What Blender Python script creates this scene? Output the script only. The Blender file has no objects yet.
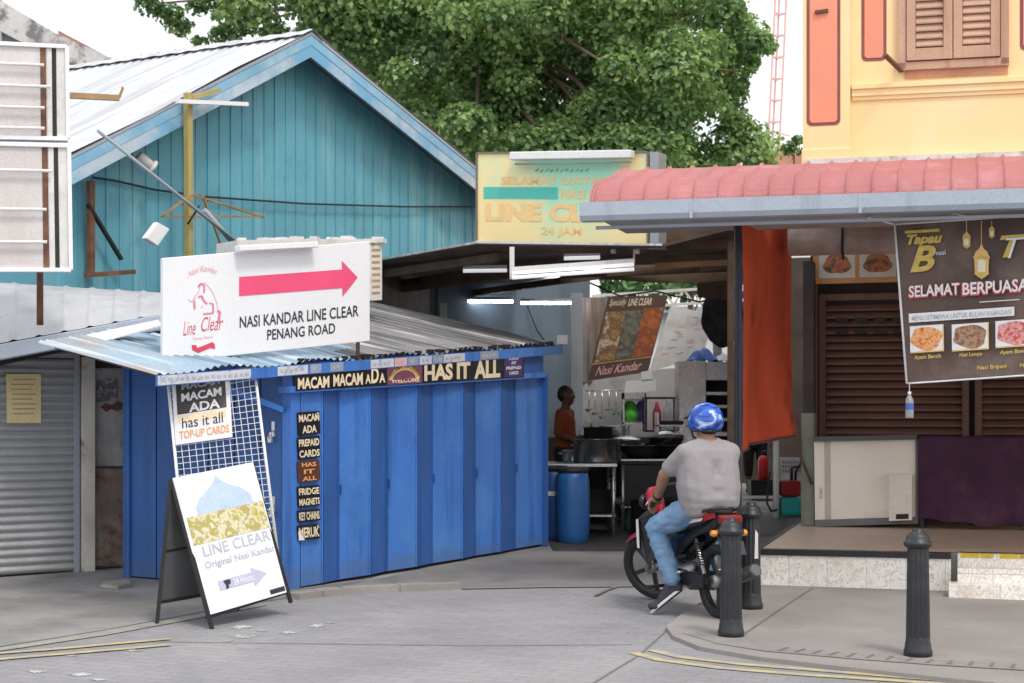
import bpy, bmesh, math, random
from mathutils import Vector, Matrix
V = Vector
rnd = random.Random(11)
SC = bpy.context.scene
COL = SC.collection
F, HZ, CZ = 1700.0, 410.0, 1.5          # focal length in pixels, horizon row, eye height: used to turn measurements into metres
UP = V((0, 0, 1))

def gz(y):                               # the street rises gently towards the lane
    return -0.46 + 45.0 / F * max(10.0, min(30.0, y))
def P(px, py, d):
    return V(((px - 512) / F * d, d, CZ + (HZ - py) / F * d))
def G(px, py, h=0.0):
    d = F * 1.96 / (py - 365.0)
    return V(((px - 512) / F * d, d, gz(d) + h))

class Plane:
    def __init__(s, p, n):
        s.p = V(p); s.n = V(n).normalized()
        if s.n.dot(V((0, 0, CZ)) - s.p) < 0: s.n = -s.n
    def hit(s, px, py, off=0.0):
        o = V((0, 0, CZ)); r = V(((px - 512) / F, 1, (HZ - py) / F))
        t = (s.p - o).dot(s.n) / r.dot(s.n)
        return o + r * t + s.n * off
    def shift(s, off): return Plane(s.p + s.n * off, s.n)
def vplane(xa, da, xb, db):
    a, b = P(xa, HZ, da), P(xb, HZ, db); e = b - a
    return Plane(a, (-e.y, e.x, 0))
def dplane(p, d): return Plane(p, (-d[1], d[0], 0))

def setp(o, label=None, cat=None, group=None, kind=None):
    if label: o['label'] = label
    if cat: o['category'] = cat
    if group: o['group'] = group
    if kind: o['kind'] = kind
    return o
def thing(name, label, cat, loc, rz=0.0, group=None):
    o = bpy.data.objects.new(name, None); COL.objects.link(o)
    o.empty_display_size = .1
    o.location = loc; o.rotation_euler = (0, 0, rz)
    return setp(o, label, cat, group)
def world_matrix(o):
    m = Matrix.Translation(o.location) @ o.rotation_euler.to_matrix().to_4x4()
    return world_matrix(o.parent) @ m if o.parent else m

class MB:
    def __init__(s): s.v = []; s.f = []; s.m = []; s.sm = []
    def add(s, verts, faces, m=0, smooth=False):
        b = len(s.v); s.v += [V(p) for p in verts]
        for f in faces:
            s.f.append([i + b for i in f]); s.m.append(m); s.sm.append(smooth)
        return s
    def face(s, pts, m=0): return s.add(pts, [list(range(len(pts)))], m)
    def prism(s, pts, vec, m=0):
        n = len(pts); pts = [V(p) for p in pts]; vec = V(vec)
        fs = [list(range(n))[::-1], list(range(n, 2 * n))]
        for i in range(n): j = (i + 1) % n; fs.append([i, j, n + j, n + i])
        return s.add(pts + [p + vec for p in pts], fs, m)
    def obox(s, o, a, b, c, m=0):
        o, a, b, c = V(o), V(a), V(b), V(c)
        return s.prism([o, o + a, o + a + b, o + b], c, m)
    def box(s, c, size, rot=None, m=0):
        x, y, z = V((size[0], 0, 0)), V((0, size[1], 0)), V((0, 0, size[2]))
        if rot is not None:
            if isinstance(rot, (int, float)): rot = Matrix.Rotation(rot, 3, 'Z')
            x, y, z = rot @ x, rot @ y, rot @ z
        return s.obox(V(c) - (x + y + z) / 2, x, y, z, m)
    def bar(s, a, b, w, h, m=0, up=UP):
        a, b = V(a), V(b); d = (b - a)
        side = d.cross(up)
        if side.length < 1e-6: side = d.cross(V((1, 0, 0)))
        side.normalize(); u2 = side.cross(d).normalized()
        return s.obox(a - side * w / 2 - u2 * h / 2, d, side * w, u2 * h, m)
    def tube(s, pts, r, n=8, m=0, closed=False):
        pts = [V(p) for p in pts]; k = len(pts)
        rs = r if isinstance(r, (list, tuple)) else [r] * k
        vs = []; fs = []; prev = None
        for i, p in enumerate(pts):
            if closed: t = pts[(i + 1) % k] - pts[i - 1]
            else: t = (pts[min(i + 1, k - 1)] - pts[max(i - 1, 0)])
            t.normalize()
            if prev is None:
                a = t.cross(UP)
                if a.length < 1e-3: a = t.cross(V((1, 0, 0)))
            else: a = prev - t * prev.dot(t)
            a.normalize(); prev = a; b = t.cross(a)
            for j in range(n):
                q = 2 * math.pi * j / n
                vs.append(p + (a * math.cos(q) + b * math.sin(q)) * rs[i])
        for i in range(k if closed else k - 1):
            i2 = (i + 1) % k
            for j in range(n):
                j2 = (j + 1) % n
                fs.append([i * n + j, i * n + j2, i2 * n + j2, i2 * n + j])
        if not closed:
            fs.append(list(range(n))[::-1]); fs.append([(k - 1) * n + j for j in range(n)])
        s.add(vs, fs[:-2] if not closed else fs, m, True)
        if not closed:
            b = len(s.v) - len(vs)
            for f in fs[-2:]: s.f.append([i + b for i in f]); s.m.append(m); s.sm.append(False)
        return s
    def lathe(s, c, prof, n=24, m=0, axis=UP, smooth=True):
        c = V(c); axis = V(axis).normalized()
        a = axis.cross(V((1, 0, 0)))
        if a.length < 1e-3: a = axis.cross(V((0, 1, 0)))
        a.normalize(); b = axis.cross(a); vs = []; fs = []; k = len(prof)
        for r, z in prof:
            for j in range(n):
                q = 2 * math.pi * j / n
                vs.append(c + axis * z + (a * math.cos(q) + b * math.sin(q)) * max(r, 1e-4))
        for i in range(k - 1):
            for j in range(n):
                j2 = (j + 1) % n; fs.append([i * n + j, i * n + j2, (i + 1) * n + j2, (i + 1) * n + j])
        return s.add(vs, fs, m, smooth)
    def grid(s, fn, nu, nv, m=0, smooth=True):
        vs = [fn(i / nu, j / nv) for j in range(nv + 1) for i in range(nu + 1)]
        w = nu + 1
        fs = [[j * w + i, j * w + i + 1, (j + 1) * w + i + 1, (j + 1) * w + i] for j in range(nv) for i in range(nu)]
        return s.add(vs, fs, m, smooth)
    def build(s, name, mats, parent=None, local=False, bevel=0, recalc=True, origin=None):
        mats = mats if isinstance(mats, (list, tuple)) else [mats]
        pts = s.v
        loc = V((0, 0, 0))
        if parent is not None:
            if not local:
                inv = world_matrix(parent).inverted(); pts = [inv @ p for p in pts]
        elif not local:
            if origin is None:
                xs = [p.x for p in pts]; ys = [p.y for p in pts]
                origin = V(((min(xs) + max(xs)) / 2, (min(ys) + max(ys)) / 2, min(p.z for p in pts)))
            loc = V(origin); pts = [p - loc for p in pts]
        me = bpy.data.meshes.new(name)
        me.from_pydata([tuple(p) for p in pts], [], s.f)
        for mt in mats: me.materials.append(mt)
        me.polygons.foreach_set('material_index', s.m)
        me.polygons.foreach_set('use_smooth', s.sm)
        if recalc:
            bm = bmesh.new(); bm.from_mesh(me); bmesh.ops.recalc_face_normals(bm, faces=bm.faces); bm.to_mesh(me); bm.free()
        me.update()
        o = bpy.data.objects.new(name, me); COL.objects.link(o)
        o.location = loc
        if parent is not None: o.parent = parent
        if bevel:
            b = o.modifiers.new('bevel', 'BEVEL'); b.width = bevel; b.segments = 2; b.limit_method = 'ANGLE'; b.angle_limit = math.radians(40)
        return o

_bm = bmesh.new(); bmesh.ops.create_icosphere(_bm, subdivisions=2, radius=1.0); _ball = [q.co.copy() for q in _bm.verts]; _bm.free()
def blob(caps, voxel, it, name, mat, parent, local=True, factor=.5):
    """One continuous surface grown from tapered capsules."""
    bm = bmesh.new()
    for cp in caps:
        p0, r0, p1, r1 = cp
        vs = []
        for p, r in ((p0, r0), (p1, r1)):
            rr = r if isinstance(r, (tuple, list)) else (r, r, r)
            for q in _ball: vs.append(bm.verts.new(V((q.x * rr[0], q.y * rr[1], q.z * rr[2])) + V(p)))
        bmesh.ops.convex_hull(bm, input=vs)
    bmesh.ops.delete(bm, geom=[e for e in bm.edges if not e.link_faces], context='EDGES')
    bmesh.ops.delete(bm, geom=[w for w in bm.verts if not w.link_faces], context='VERTS')
    me = bpy.data.meshes.new('tmp'); bm.to_mesh(me); bm.free()
    o = bpy.data.objects.new('tmp', me); COL.objects.link(o)
    m = o.modifiers.new('r', 'REMESH'); m.mode = 'VOXEL'; m.voxel_size = voxel; m.use_smooth_shade = True
    if it:
        sm = o.modifiers.new('s', 'SMOOTH'); sm.factor = factor; sm.iterations = it
    dg = bpy.context.evaluated_depsgraph_get(); dg.update()
    me2 = bpy.data.meshes.new_from_object(o.evaluated_get(dg))
    bpy.data.objects.remove(o); bpy.data.meshes.remove(me)
    me2.name = name; me2.materials.clear(); me2.materials.append(mat)
    for p in me2.polygons: p.use_smooth = True
    ob = bpy.data.objects.new(name, me2); COL.objects.link(ob); ob.parent = parent
    return ob

# ---------------------------------------------------------------- materials
def lin(r, g, b):
    f = lambda c: c / 12.92 if c <= .04045 else ((c + .055) / 1.055) ** 2.4
    return (f(r / 255), f(g / 255), f(b / 255))
def nodes(name):
    m = bpy.data.materials.new(name); m.use_nodes = True
    nt = m.node_tree; bs = nt.nodes['Principled BSDF']
    return m, nt, bs
def L(nt, a, b): nt.links.new(a, b)
def ramp(nt, fac, stops):
    r = nt.nodes.new('ShaderNodeValToRGB'); e = r.color_ramp.elements
    while len(e) < len(stops): e.new(.5)
    for i, (p, c) in enumerate(stops):
        e[i].position = p; e[i].color = (*c, 1) if len(c) == 3 else c
    L(nt, fac, r.inputs[0]); return r.outputs[0]
def noise(nt, vec, scale, detail=4, rough=.55):
    n = nt.nodes.new('ShaderNodeTexNoise'); n.inputs['Scale'].default_value = scale
    n.inputs['Detail'].default_value = detail; n.inputs['Roughness'].default_value = rough
    if vec is not None: L(nt, vec, n.inputs['Vector'])
    return n.outputs['Fac']
def mapping(nt, vec, scale=(1, 1, 1), rot=(0, 0, 0)):
    mp = nt.nodes.new('ShaderNodeMapping'); mp.inputs['Scale'].default_value = scale; mp.inputs['Rotation'].default_value = rot
    L(nt, vec, mp.inputs['Vector']); return mp.outputs[0]
def mix(nt, fac, a, b, mode='MIX'):
    x = nt.nodes.new('ShaderNodeMix'); x.data_type = 'RGBA'; x.blend_type = mode
    for i, val in ((0, fac), (6, a), (7, b)):
        if hasattr(val, 'is_linked') or hasattr(val, 'links'): L(nt, val, x.inputs[i])
        else: x.inputs[i].default_value = val if i == 0 else ((*val, 1) if len(val) == 3 else val)
    return x.outputs[2]
def mat(name, col, rough=.6, metal=0.0, var=.12, scale=3.0, bump=.0, bscale=40.0, stain=None, streak=None, spec=.4, fine=True, grain=.06, grime=None, lanes=None):
    """Painted / worn surface: broad tone change, fine grain, optional stains (colour, scale, from, to) and vertical streaks."""
    m, nt, bs = nodes(name)
    tc = nt.nodes.new('ShaderNodeTexCoord').outputs['Object']
    a = tuple(c * (1 - var) for c in col); b = tuple(min(1, c * (1 + var)) for c in col)
    c = ramp(nt, noise(nt, tc, scale), [(.3, a), (.7, b)])
    if grain:
        g = ramp(nt, noise(nt, tc, 55, 3), [(.3, (1 - grain * 2,) * 3), (.7, (1 + grain,) * 3)])
        c = mix(nt, 1.0, c, g, 'MULTIPLY')
    if streak:
        sc, sx, lo, hi = streak
        f = noise(nt, mapping(nt, tc, (sx, sx, sx * .08)), 1.0, 5)
        k = ramp(nt, f, [(lo, (0, 0, 0)), (hi, (1, 1, 1))])
        c = mix(nt, k, c, sc)
    if stain:
        sc, sx, lo, hi = stain
        f = noise(nt, tc, sx, 6, .65)
        k = ramp(nt, f, [(lo, (0, 0, 0)), (hi, (1, 1, 1))])
        c = mix(nt, k, c, sc)
    if lanes:                                    # stripes that follow the sheet's corrugation: colour, turn, (along, across), from, to
        for sc, ang, (s1, s2), lo, hi in lanes:
            f = noise(nt, mapping(nt, mapping(nt, tc, (1, 1, 1), (0, 0, -ang)), (s1, s2, .3)), 1.0, 4, .6)
            c = mix(nt, ramp(nt, f, [(lo, (0, 0, 0)), (hi, (.9, .9, .9))]), c, sc)
    if grime:                                     # splashed dirt that thins out with height above the ground
        sc, z1, amt = grime
        sx = nt.nodes.new('ShaderNodeSeparateXYZ'); L(nt, tc, sx.inputs[0])
        ad_ = nt.nodes.new('ShaderNodeMath'); ad_.operation = 'MULTIPLY_ADD'; L(nt, noise(nt, mapping(nt, tc, (7, 7, 2.5)), 1.0, 6, .7), ad_.inputs[0]); ad_.inputs[1].default_value = -z1 * 1.6; L(nt, sx.outputs['Z'], ad_.inputs[2])
        c = mix(nt, ramp(nt, ad_.outputs[0], [(0, (amt,) * 3), (max(.01, min(1, z1 * .25)), (0, 0, 0))]), c, sc)
    L(nt, c, bs.inputs['Base Color'])
    rr = ramp(nt, noise(nt, tc, scale * 4), [(.3, (max(0, rough - .1),) * 3), (.7, (min(1, rough + .1),) * 3)])
    L(nt, rr, bs.inputs['Roughness'])
    bs.inputs['Metallic'].default_value = metal
    bs.inputs['Specular IOR Level'].default_value = spec
    if bump:
        bp = nt.nodes.new('ShaderNodeBump'); bp.inputs['Strength'].default_value = bump; bp.inputs['Distance'].default_value = .01
        L(nt, noise(nt, tc, bscale, 5), bp.inputs['Height']); L(nt, bp.outputs[0], bs.inputs['Normal'])
    return m
def lum(name, col, strength):
    m, nt, bs = nodes(name)
    bs.inputs['Base Color'].default_value = (.8, .8, .8, 1)
    bs.inputs['Emission Color'].default_value = (*col, 1); bs.inputs['Emission Strength'].default_value = strength
    return m
def foodmat(name, cols, scale=18):
    m, nt, bs = nodes(name)
    tc = nt.nodes.new('ShaderNodeTexCoord').outputs['Object']
    n = noise(nt, tc, scale, 4, .6)
    k = len(cols)
    L(nt, ramp(nt, n, [(.28 + .44 * i / (k - 1), c) for i, c in enumerate(cols)]), bs.inputs['Base Color'])
    bs.inputs['Roughness'].default_value = .45
    return m

# ---------------------------------------------------------------- flat boards with lettering
_gl = {}
def glyph(txt, bold=0.0, shear=0.0, space=1.0):
    key = (txt, bold, shear, space)
    if key not in _gl:
        cu = bpy.data.curves.new('t', 'FONT'); cu.body = txt; cu.offset = bold; cu.shear = shear; cu.resolution_u = 3; cu.space_character = space
        o = bpy.data.objects.new('t', cu); me = o.to_mesh()
        vs = [(p.co.x, p.co.y) for p in me.vertices]; fs = [list(f.vertices) for f in me.polygons]
        o.to_mesh_clear(); bpy.data.objects.remove(o); bpy.data.curves.remove(cu)
        xs = [p[0] for p in vs]; ys = [p[1] for p in vs]
        x0, x1, y0, y1 = min(xs), max(xs), min(ys), max(ys)
        _gl[key] = ([((x - x0) / (x1 - x0), 1 - (y - y0) / (y1 - y0)) for x, y in vs], fs)
    return _gl[key]
class Board:
    """A flat board: its plane, and the four corners of its face (top-left, top-right, bottom-right, bottom-left)."""
    def __init__(s, pl, tl, tr, br, bl):
        s.pl = pl
        s.c = [pl.hit(*c) for c in (tl, tr, br, bl)]
        s.n = pl.n
    @classmethod
    def pts(cls, c):
        b = cls.__new__(cls); b.c = [V(p) for p in c]
        n = (b.c[1] - b.c[0]).cross(b.c[3] - b.c[0]).normalized()
        if n.dot(V((0, 0, CZ)) - b.c[0]) < 0: n = -n
        b.n = n; return b
    def pt(s, u, t, off=0.0):
        a = s.c[0].lerp(s.c[1], u); b = s.c[3].lerp(s.c[2], u)
        return a.lerp(b, t) + s.n * off
    def slab(s, mb, th, m=0): return mb.prism(s.c, -s.n * th, m)
    def rect(s, mb, u0, u1, t0, t1, off=.003, m=0):
        return mb.face([s.pt(u0, t0, off), s.pt(u1, t0, off), s.pt(u1, t1, off), s.pt(u0, t1, off)], m)
    def poly(s, mb, pts, off=.003, m=0): return mb.face([s.pt(u, t, off) for u, t in pts], m)
    def text(s, mb, txt, u0, u1, t0, t1, off=.005, bold=0.0, shear=0.0, m=0, arc=0.0, space=1.0):
        vs, fs = glyph(txt, bold, shear, space)
        return mb.add([s.pt(u0 + (u1 - u0) * x, t0 + (t1 - t0) * y + arc * (4 * (x - .5) ** 2), off) for x, y in vs], fs, m)
    def frame(s, mb, w, th, off=.0, m=0):
        c = [s.pt(u, t, off) for u, t in ((0, 0), (1, 0), (1, 1), (0, 1))]
        for i in range(4): mb.bar(c[i], c[(i + 1) % 4], w, th, m, up=s.n)
        return mb
# ================================================================ camera, sky, light
cam = bpy.data.objects.new('camera', bpy.data.cameras.new('camera')); COL.objects.link(cam)
cam.location = (0, 0, CZ); cam.rotation_euler = (math.pi / 2, 0, 0)
cam.data.sensor_width = 36; cam.data.lens = F / 1024 * 36
cam.data.shift_y = (HZ - 341.5) / 1024
cam.data.clip_start = .1; cam.data.clip_end = 2000
cam.data.dof.use_dof = True; cam.data.dof.focus_distance = 14.2; cam.data.dof.aperture_fstop = 3.2
SC.camera = cam
SC.view_settings.view_transform = 'Standard'; SC.view_settings.look = 'None'; SC.view_settings.exposure = 0; SC.view_settings.gamma = 1
SC.cycles.use_denoising = True
SC.cycles.max_bounces = 7; SC.cycles.transparent_max_bounces = 8
w = bpy.data.worlds.new('World'); SC.world = w; w.use_nodes = True
nt = w.node_tree; bg = nt.nodes['Background']
SUN_EL, SUN_AZ = math.radians(58), math.radians(150)      # azimuth clockwise from +Y: behind and right of the viewer
sky = nt.nodes.new('ShaderNodeTexSky'); sky.sky_type = 'NISHITA'; sky.sun_disc = False
sky.sun_elevation = SUN_EL; sky.sun_rotation = SUN_AZ; sky.air_density = 1.5; sky.dust_density = 4.0
L(nt, sky.outputs[0], bg.inputs[0]); bg.inputs[1].default_value = .06
cloud = nt.nodes.new('ShaderNodeBackground')             # bright veil of thin cloud over the blue
ctc = nt.nodes.new('ShaderNodeTexCoord').outputs['Generated']
L(nt, ramp(nt, noise(nt, ctc, 1.6, 5), [(.3, (.93, .95, .99)), (.7, (1.0, .995, .98))]), cloud.inputs[0])
cloud.inputs[1].default_value = 1.14
ad = nt.nodes.new('ShaderNodeAddShader'); L(nt, bg.outputs[0], ad.inputs[0]); L(nt, cloud.outputs[0], ad.inputs[1])
L(nt, ad.outputs[0], nt.nodes['World Output'].inputs['Surface'])
sun = bpy.data.objects.new('sun', bpy.data.lights.new('sun', 'SUN')); COL.objects.link(sun)
sun.data.energy = 1.7; sun.data.angle = math.radians(11); sun.data.color = (1, .95, .88)
sd = V((math.sin(SUN_AZ) * math.cos(SUN_EL), math.cos(SUN_AZ) * math.cos(SUN_EL), math.sin(SUN_EL)))
sun.rotation_euler = sd.to_track_quat('Z', 'Y').to_euler(); sun.location = (0, 0, 40)

# ================================================================ materials
def paver_mat():
    m, nt, bs = nodes('street_pavers')
    tc = nt.nodes.new('ShaderNodeTexCoord').outputs['Object']
    mp = mapping(nt, tc, (1, 1, 1), (0, 0, math.radians(24)))
    br = nt.nodes.new('ShaderNodeTexBrick'); L(nt, mp, br.inputs['Vector'])
    br.inputs['Color1'].default_value = (.275, .27, .28, 1); br.inputs['Color2'].default_value = (.243, .238, .248, 1); br.inputs['Mortar'].default_value = (.225, .221, .23, 1)
    br.inputs['Scale'].default_value = 1.0; br.inputs['Brick Width'].default_value = .22; br.inputs['Row Height'].default_value = .11
    br.inputs['Mortar Size'].default_value = .008; br.inputs['Mortar Smooth'].default_value = 1.0; br.inputs['Bias'].default_value = -.2
    c = br.outputs['Color']
    c = mix(nt, .8, c, ramp(nt, noise(nt, tc, .7, 6), [(.3, (.78, .78, .79)), (.7, (1.12, 1.11, 1.1))]), 'MULTIPLY')
    c = mix(nt, .8, c, ramp(nt, noise(nt, tc, 60, 3), [(.3, (.85,) * 3), (.7, (1.12,) * 3)]), 'MULTIPLY')
    c = mix(nt, ramp(nt, noise(nt, tc, 2.2, 7, .7), [(.56, (0, 0, 0)), (.75, (.6,) * 3)]), c, (.175, .17, .172))
    L(nt, c, bs.inputs['Base Color']); bs.inputs['Roughness'].default_value = .8
    bp = nt.nodes.new('ShaderNodeBump'); bp.inputs['Strength'].default_value = .5; bp.inputs['Distance'].default_value = .01
    h = mix(nt, .5, br.outputs['Fac'], noise(nt, tc, 70, 3), 'SUBTRACT')
    bp.invert = True
    L(nt, h, bp.inputs['Height']); L(nt, bp.outputs[0], bs.inputs['Normal'])
    return m
M = {}
UA = math.atan2(.852, .524)
M['street'] = paver_mat()
M['apron'] = mat('apron_concrete', (.255, .248, .243), .85, var=.22, scale=1.2, bump=.35, bscale=30, stain=((.14, .133, .127), .8, .47, .70))
M['lane'] = mat('lane_concrete', (.225, .212, .20), .8, var=.22, scale=1.1, bump=.3, bscale=30, stain=((.13, .12, .11), 1.2, .5, .75))
M['pavement'] = mat('pavement_concrete', (.275, .256, .242), .85, var=.15, scale=.9, bump=.3, bscale=25, stain=((.225, .205, .19), 1.1, .48, .72))
M['kerb'] = mat('kerb_stone', (.33, .31, .27), .85, var=.2, scale=3, bump=.4, stain=((.16, .15, .14), 3, .5, .7))
M['joint'] = mat('joint_dark', (.17, .165, .16), .9)
M['yellow_line'] = mat('road_paint_yellow', (.50, .41, .21), .7, var=.15, scale=6, stain=((.33, .31, .28), 7, .45, .6))
M['white_mark'] = mat('road_paint_white', (.46, .46, .465), .8, var=.1, stain=((.3, .3, .3), 9, .45, .55))
M['drain'] = mat('drain_slab', (.25, .236, .225), .85, var=.15, scale=5, bump=.3)
M['dark'] = mat('dark_gap', (.03, .028, .027), .8)
M['hall'] = mat('hall_board_paint', (.125, .375, .475), .6, var=.10, scale=.9, streak=((.25, .48, .53), 3.5, .52, .72), stain=((.08, .24, .31), 1.4, .55, .8), bump=.12)
M['barge'] = mat('barge_board_paint', (.45, .55, .64), .6, var=.12, scale=2, stain=((.16, .38, .58), 1.1, .45, .62), streak=((.3, .3, .3), 3, .58, .75))
M['zinc'] = mat('zinc_sheet', (.56, .575, .59), .5, metal=.25, var=.10, scale=1.2, stain=((.46, .44, .43), 1.1, .56, .75), streak=((.44, .45, .47), 3, .6, .8), lanes=[((.42, .43, .45), UA, (.2, 6), .50, .58), ((.72, .74, .76), UA, (.2, 8), .55, .62)])
M['kroof_blue'] = mat('kiosk_roof_sheet', (.30, .42, .52), .5, metal=.15, var=.14, scale=1.3, stain=((.34, .31, .29), 1.2, .47, .62), streak=((.62, .64, .66), 2.0, .65, .8), lanes=[((.15, .24, .32), UA, (9, .25), .52, .58), ((.60, .64, .68), UA, (6, .3), .56, .64)])
M['kroof_grey'] = mat('kiosk_roof_sheet_grey', (.22, .215, .22), .5, metal=.15, var=.18, scale=1.3, stain=((.15, .14, .135), 1.4, .47, .62), streak=((.50, .50, .51), 2.6, .70, .85), lanes=[((.075, .07, .07), UA, (9, .25), .50, .56), ((.52, .52, .53), UA, (5, .35), .58, .66)])
M['rust'] = mat('rusty_iron', (.16, .08, .05), .85, var=.35, scale=7, bump=.4)
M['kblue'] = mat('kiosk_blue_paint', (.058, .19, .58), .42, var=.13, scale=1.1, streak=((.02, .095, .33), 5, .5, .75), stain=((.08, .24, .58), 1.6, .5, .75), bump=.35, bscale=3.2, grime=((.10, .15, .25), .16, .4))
M['kblue_b'] = mat('kiosk_blue_paint_shaded', (.034, .11, .36), .5, var=.15, scale=1.1, streak=((.017, .08, .28), 5, .5, .75), bump=.1, bscale=9)  # same kiosk blue with shade painted in, for the leaves turned from the light
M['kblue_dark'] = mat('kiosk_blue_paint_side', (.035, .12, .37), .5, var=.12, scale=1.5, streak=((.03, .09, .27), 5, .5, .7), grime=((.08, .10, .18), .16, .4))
M['white'] = mat('white_paint', (.80, .80, .81), .5, var=.03, scale=2)
M['offwhite'] = mat('aged_white', (.66, .65, .63), .6, var=.08, scale=3, stain=((.45, .42, .38), 4, .55, .75))
M['sign_white'] = mat('sign_sheet_white', (.76, .77, .80), .35, var=.03, scale=1.5, stain=((.70, .71, .74), 2.2, .55, .8), grain=.02)
M['pink'] = mat('arrow_pink', (.80, .085, .20), .5, var=.06, scale=2, grain=.03)
M['red_ink'] = mat('ink_red', (.62, .06, .10), .5, grain=.02)
M['pale_red_ink'] = mat('ink_pale_red', (.78, .38, .42), .5, grain=.02)
M['black_ink'] = mat('ink_black', (.035, .035, .045), .5, grain=.02)
M['grey_ink'] = mat('ink_grey', (.42, .44, .50), .5, grain=.02)
M['cream_ink'] = mat('ink_cream', (.78, .68, .48), .5, grain=.02)
M['black_board'] = mat('black_board', (.012, .011, .014), .45, var=.2)
M['orange_ink'] = mat('ink_orange', (.78, .36, .12), .5, grain=.02)
M['chrome'] = mat('chrome', (.75, .75, .76), .18, metal=1.0, var=.03)
M['steel'] = mat('stainless_steel', (.60, .60, .61), .3, metal=.8, var=.06, scale=3, grain=0)
M['alu'] = mat('aluminium_pot', (.60, .60, .60), .27, metal=.85, var=.02, scale=3, grain=0)
M['black_metal'] = mat('black_metal', (.022, .022, .024), .45, var=.2)
M['soot'] = mat('sooty_iron', (.02, .018, .017), .55, var=.3, bump=.2)
M['rubber'] = mat('tyre_rubber', (.022, .022, .022), .8, var=.2)
M['yellow_post'] = mat('yellow_timber', (.40, .33, .12), .7, var=.15, scale=3, streak=((.32, .26, .09), 5, .5, .7))
M['timber'] = mat('bare_timber', (.40, .26, .13), .75, var=.2, scale=4)
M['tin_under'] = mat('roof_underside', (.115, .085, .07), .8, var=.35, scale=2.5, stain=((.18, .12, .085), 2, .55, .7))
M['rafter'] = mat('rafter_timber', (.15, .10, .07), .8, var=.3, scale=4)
M['barge_blue'] = mat('barge_blue_paint', (.20, .42, .60), .6, var=.12, scale=2, stain=((.42, .54, .64), 1.3, .5, .7))
M['grey_steel'] = mat('grey_steel', (.34, .37, .42), .45, var=.06, scale=2)
M['gutter'] = mat('gutter_paint', (.40, .45, .53), .4, var=.05, scale=1.5, streak=((.30, .33, .38), 4, .56, .75))

# ================================================================ the ground
def strip_mesh():
    mb = MB()
    xs = [-150, -60, -25, -12, -6, -3, 0, 3, 6, 12, 25, 60, 150]
    ys = [-60, -10, 4, 10, 14, 18, 22, 26, 30, 45, 90, 200]
    mb.grid(lambda i, j: V((xs[round(i * 12)], ys[round(j * 11)], gz(ys[round(j * 11)]))), 12, 11, 0, False)
    return mb
setp(strip_mesh().build('street', M['street'], origin=(0, 0, 0)), kind='structure')
def sheet(name, pts, m, h, th=0.0):
    mb = MB(); ps = [G(x, y, h) for x, y in pts]
    mb.prism([p - UP * th for p in ps], UP * th) if th else mb.face(ps)
    return setp(mb.build(name, m, origin=(0, 0, 0)), kind='structure')
sheet('apron', [(-300, 665), (-80, 656), (0, 647), (100, 631), (160, 620), (215, 610), (262, 602), (300, 597), (548, 545), (548, 520), (-300, 500)], M['apron'], .004)
sheet('lane', [(296, 598), (345, 593), (450, 588.5), (560, 586.5), (640, 586), (700, 588), (757, 588), (840, 480), (560, 470), (535, 545)], M['lane'], .008)
sheet('kitchen_floor', [(553, 552), (700, 552), (735, 510), (735, 480), (545, 480), (540, 530)], mat('dark_floor', (.06, .055, .05), .6, var=.3, scale=2), .012)  # dark sheet laid over the kitchen floor
sheet('path', [(742, 586), (727, 592), (705, 603), (684, 616), (666, 630), (673, 640), (700, 651), (760, 661.5), (850, 672), (940, 682), (1060, 694), (1300, 697), (1300, 600), (1024, 585)], M['pavement'], .03, .034)
def ribbon(mb, line, w, h, m=0):
    """a flat strip of width w metres along a measured line on the ground"""
    ps = [G(x, y, h) for x, y in line]; out = []
    for i, p in enumerate(ps):
        t = ps[min(i + 1, len(ps) - 1)] - ps[max(i - 1, 0)]
        nrm = V((-t.y, t.x, 0)).normalized() * w / 2
        out.append((p + nrm, p - nrm))
    for (a, b), (c, d) in zip(out, out[1:]): mb.face([a, b, d, c], m)
mb = MB(); ribbon(mb, [(-300, 668), (-80, 659), (0, 650), (100, 635), (160, 624), (215, 614), (262, 605)], .13, .0055)
setp(mb.build('kerb_stones', M['kerb'], origin=(0, 0, 0)), kind='structure')
mb = MB()
el = [G(x, y, .0) for x, y in [(298, 600), (322, 596.5), (345, 594), (372, 592.5), (400, 591.3), (430, 590), (462, 589)]]
for a, b in zip(el, el[1:]):
    t = (b - a).normalized(); nrm = V((-t.y, t.x, 0)); k = 1
    for i in range(k):
        p, q = a.lerp(b, i / k), a.lerp(b, (i + 1.0) / k); j1, j2 = rnd.uniform(-.02, .015), rnd.uniform(-.006, .006)
        mb.prism([p + nrm * .16, q + nrm * .16, q - nrm * (.02 + j1), p - nrm * (.02 + j1 * .5)], UP * (.05 + j2))
ribbon(mb, [(462, 589.3), (560, 587.5), (640, 587)], .07, .012)
setp(mb.build('kerb_edge', M['pavement'], origin=(0, 0, 0)), kind='structure')
mb = MB(); ribbon(mb, [(152, 642), (300, 644), (470, 646), (632, 645)], .015, .005); ribbon(mb, [(580, 692), (612, 672), (640, 655), (664, 633), (690, 614), (720, 596)], .016, .0045)
ribbon(mb, [(595, 597), (607, 591), (616, 588)], .035, .013)
ribbon(mb, [(742, 640), (775, 617), (800, 600), (812, 592)], .018, .034)
setp(mb.build('road_joint', M['joint'], origin=(0, 0, 0)), kind='structure')
mb = MB()
ribbon(mb, [(-200, 670), (-60, 660), (0, 654), (60, 649.5), (120, 644), (170, 639.5)], .085, .0075)
ribbon(mb, [(-200, 678), (-60, 667.5), (0, 660), (60, 655), (120, 650), (170, 645.5)], .085, .0075)
ribbon(mb, [(633, 653), (660, 660.5), (720, 668.5), (800, 675), (900, 681.5), (1000, 689), (1080, 695)], .09, .005)
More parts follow.
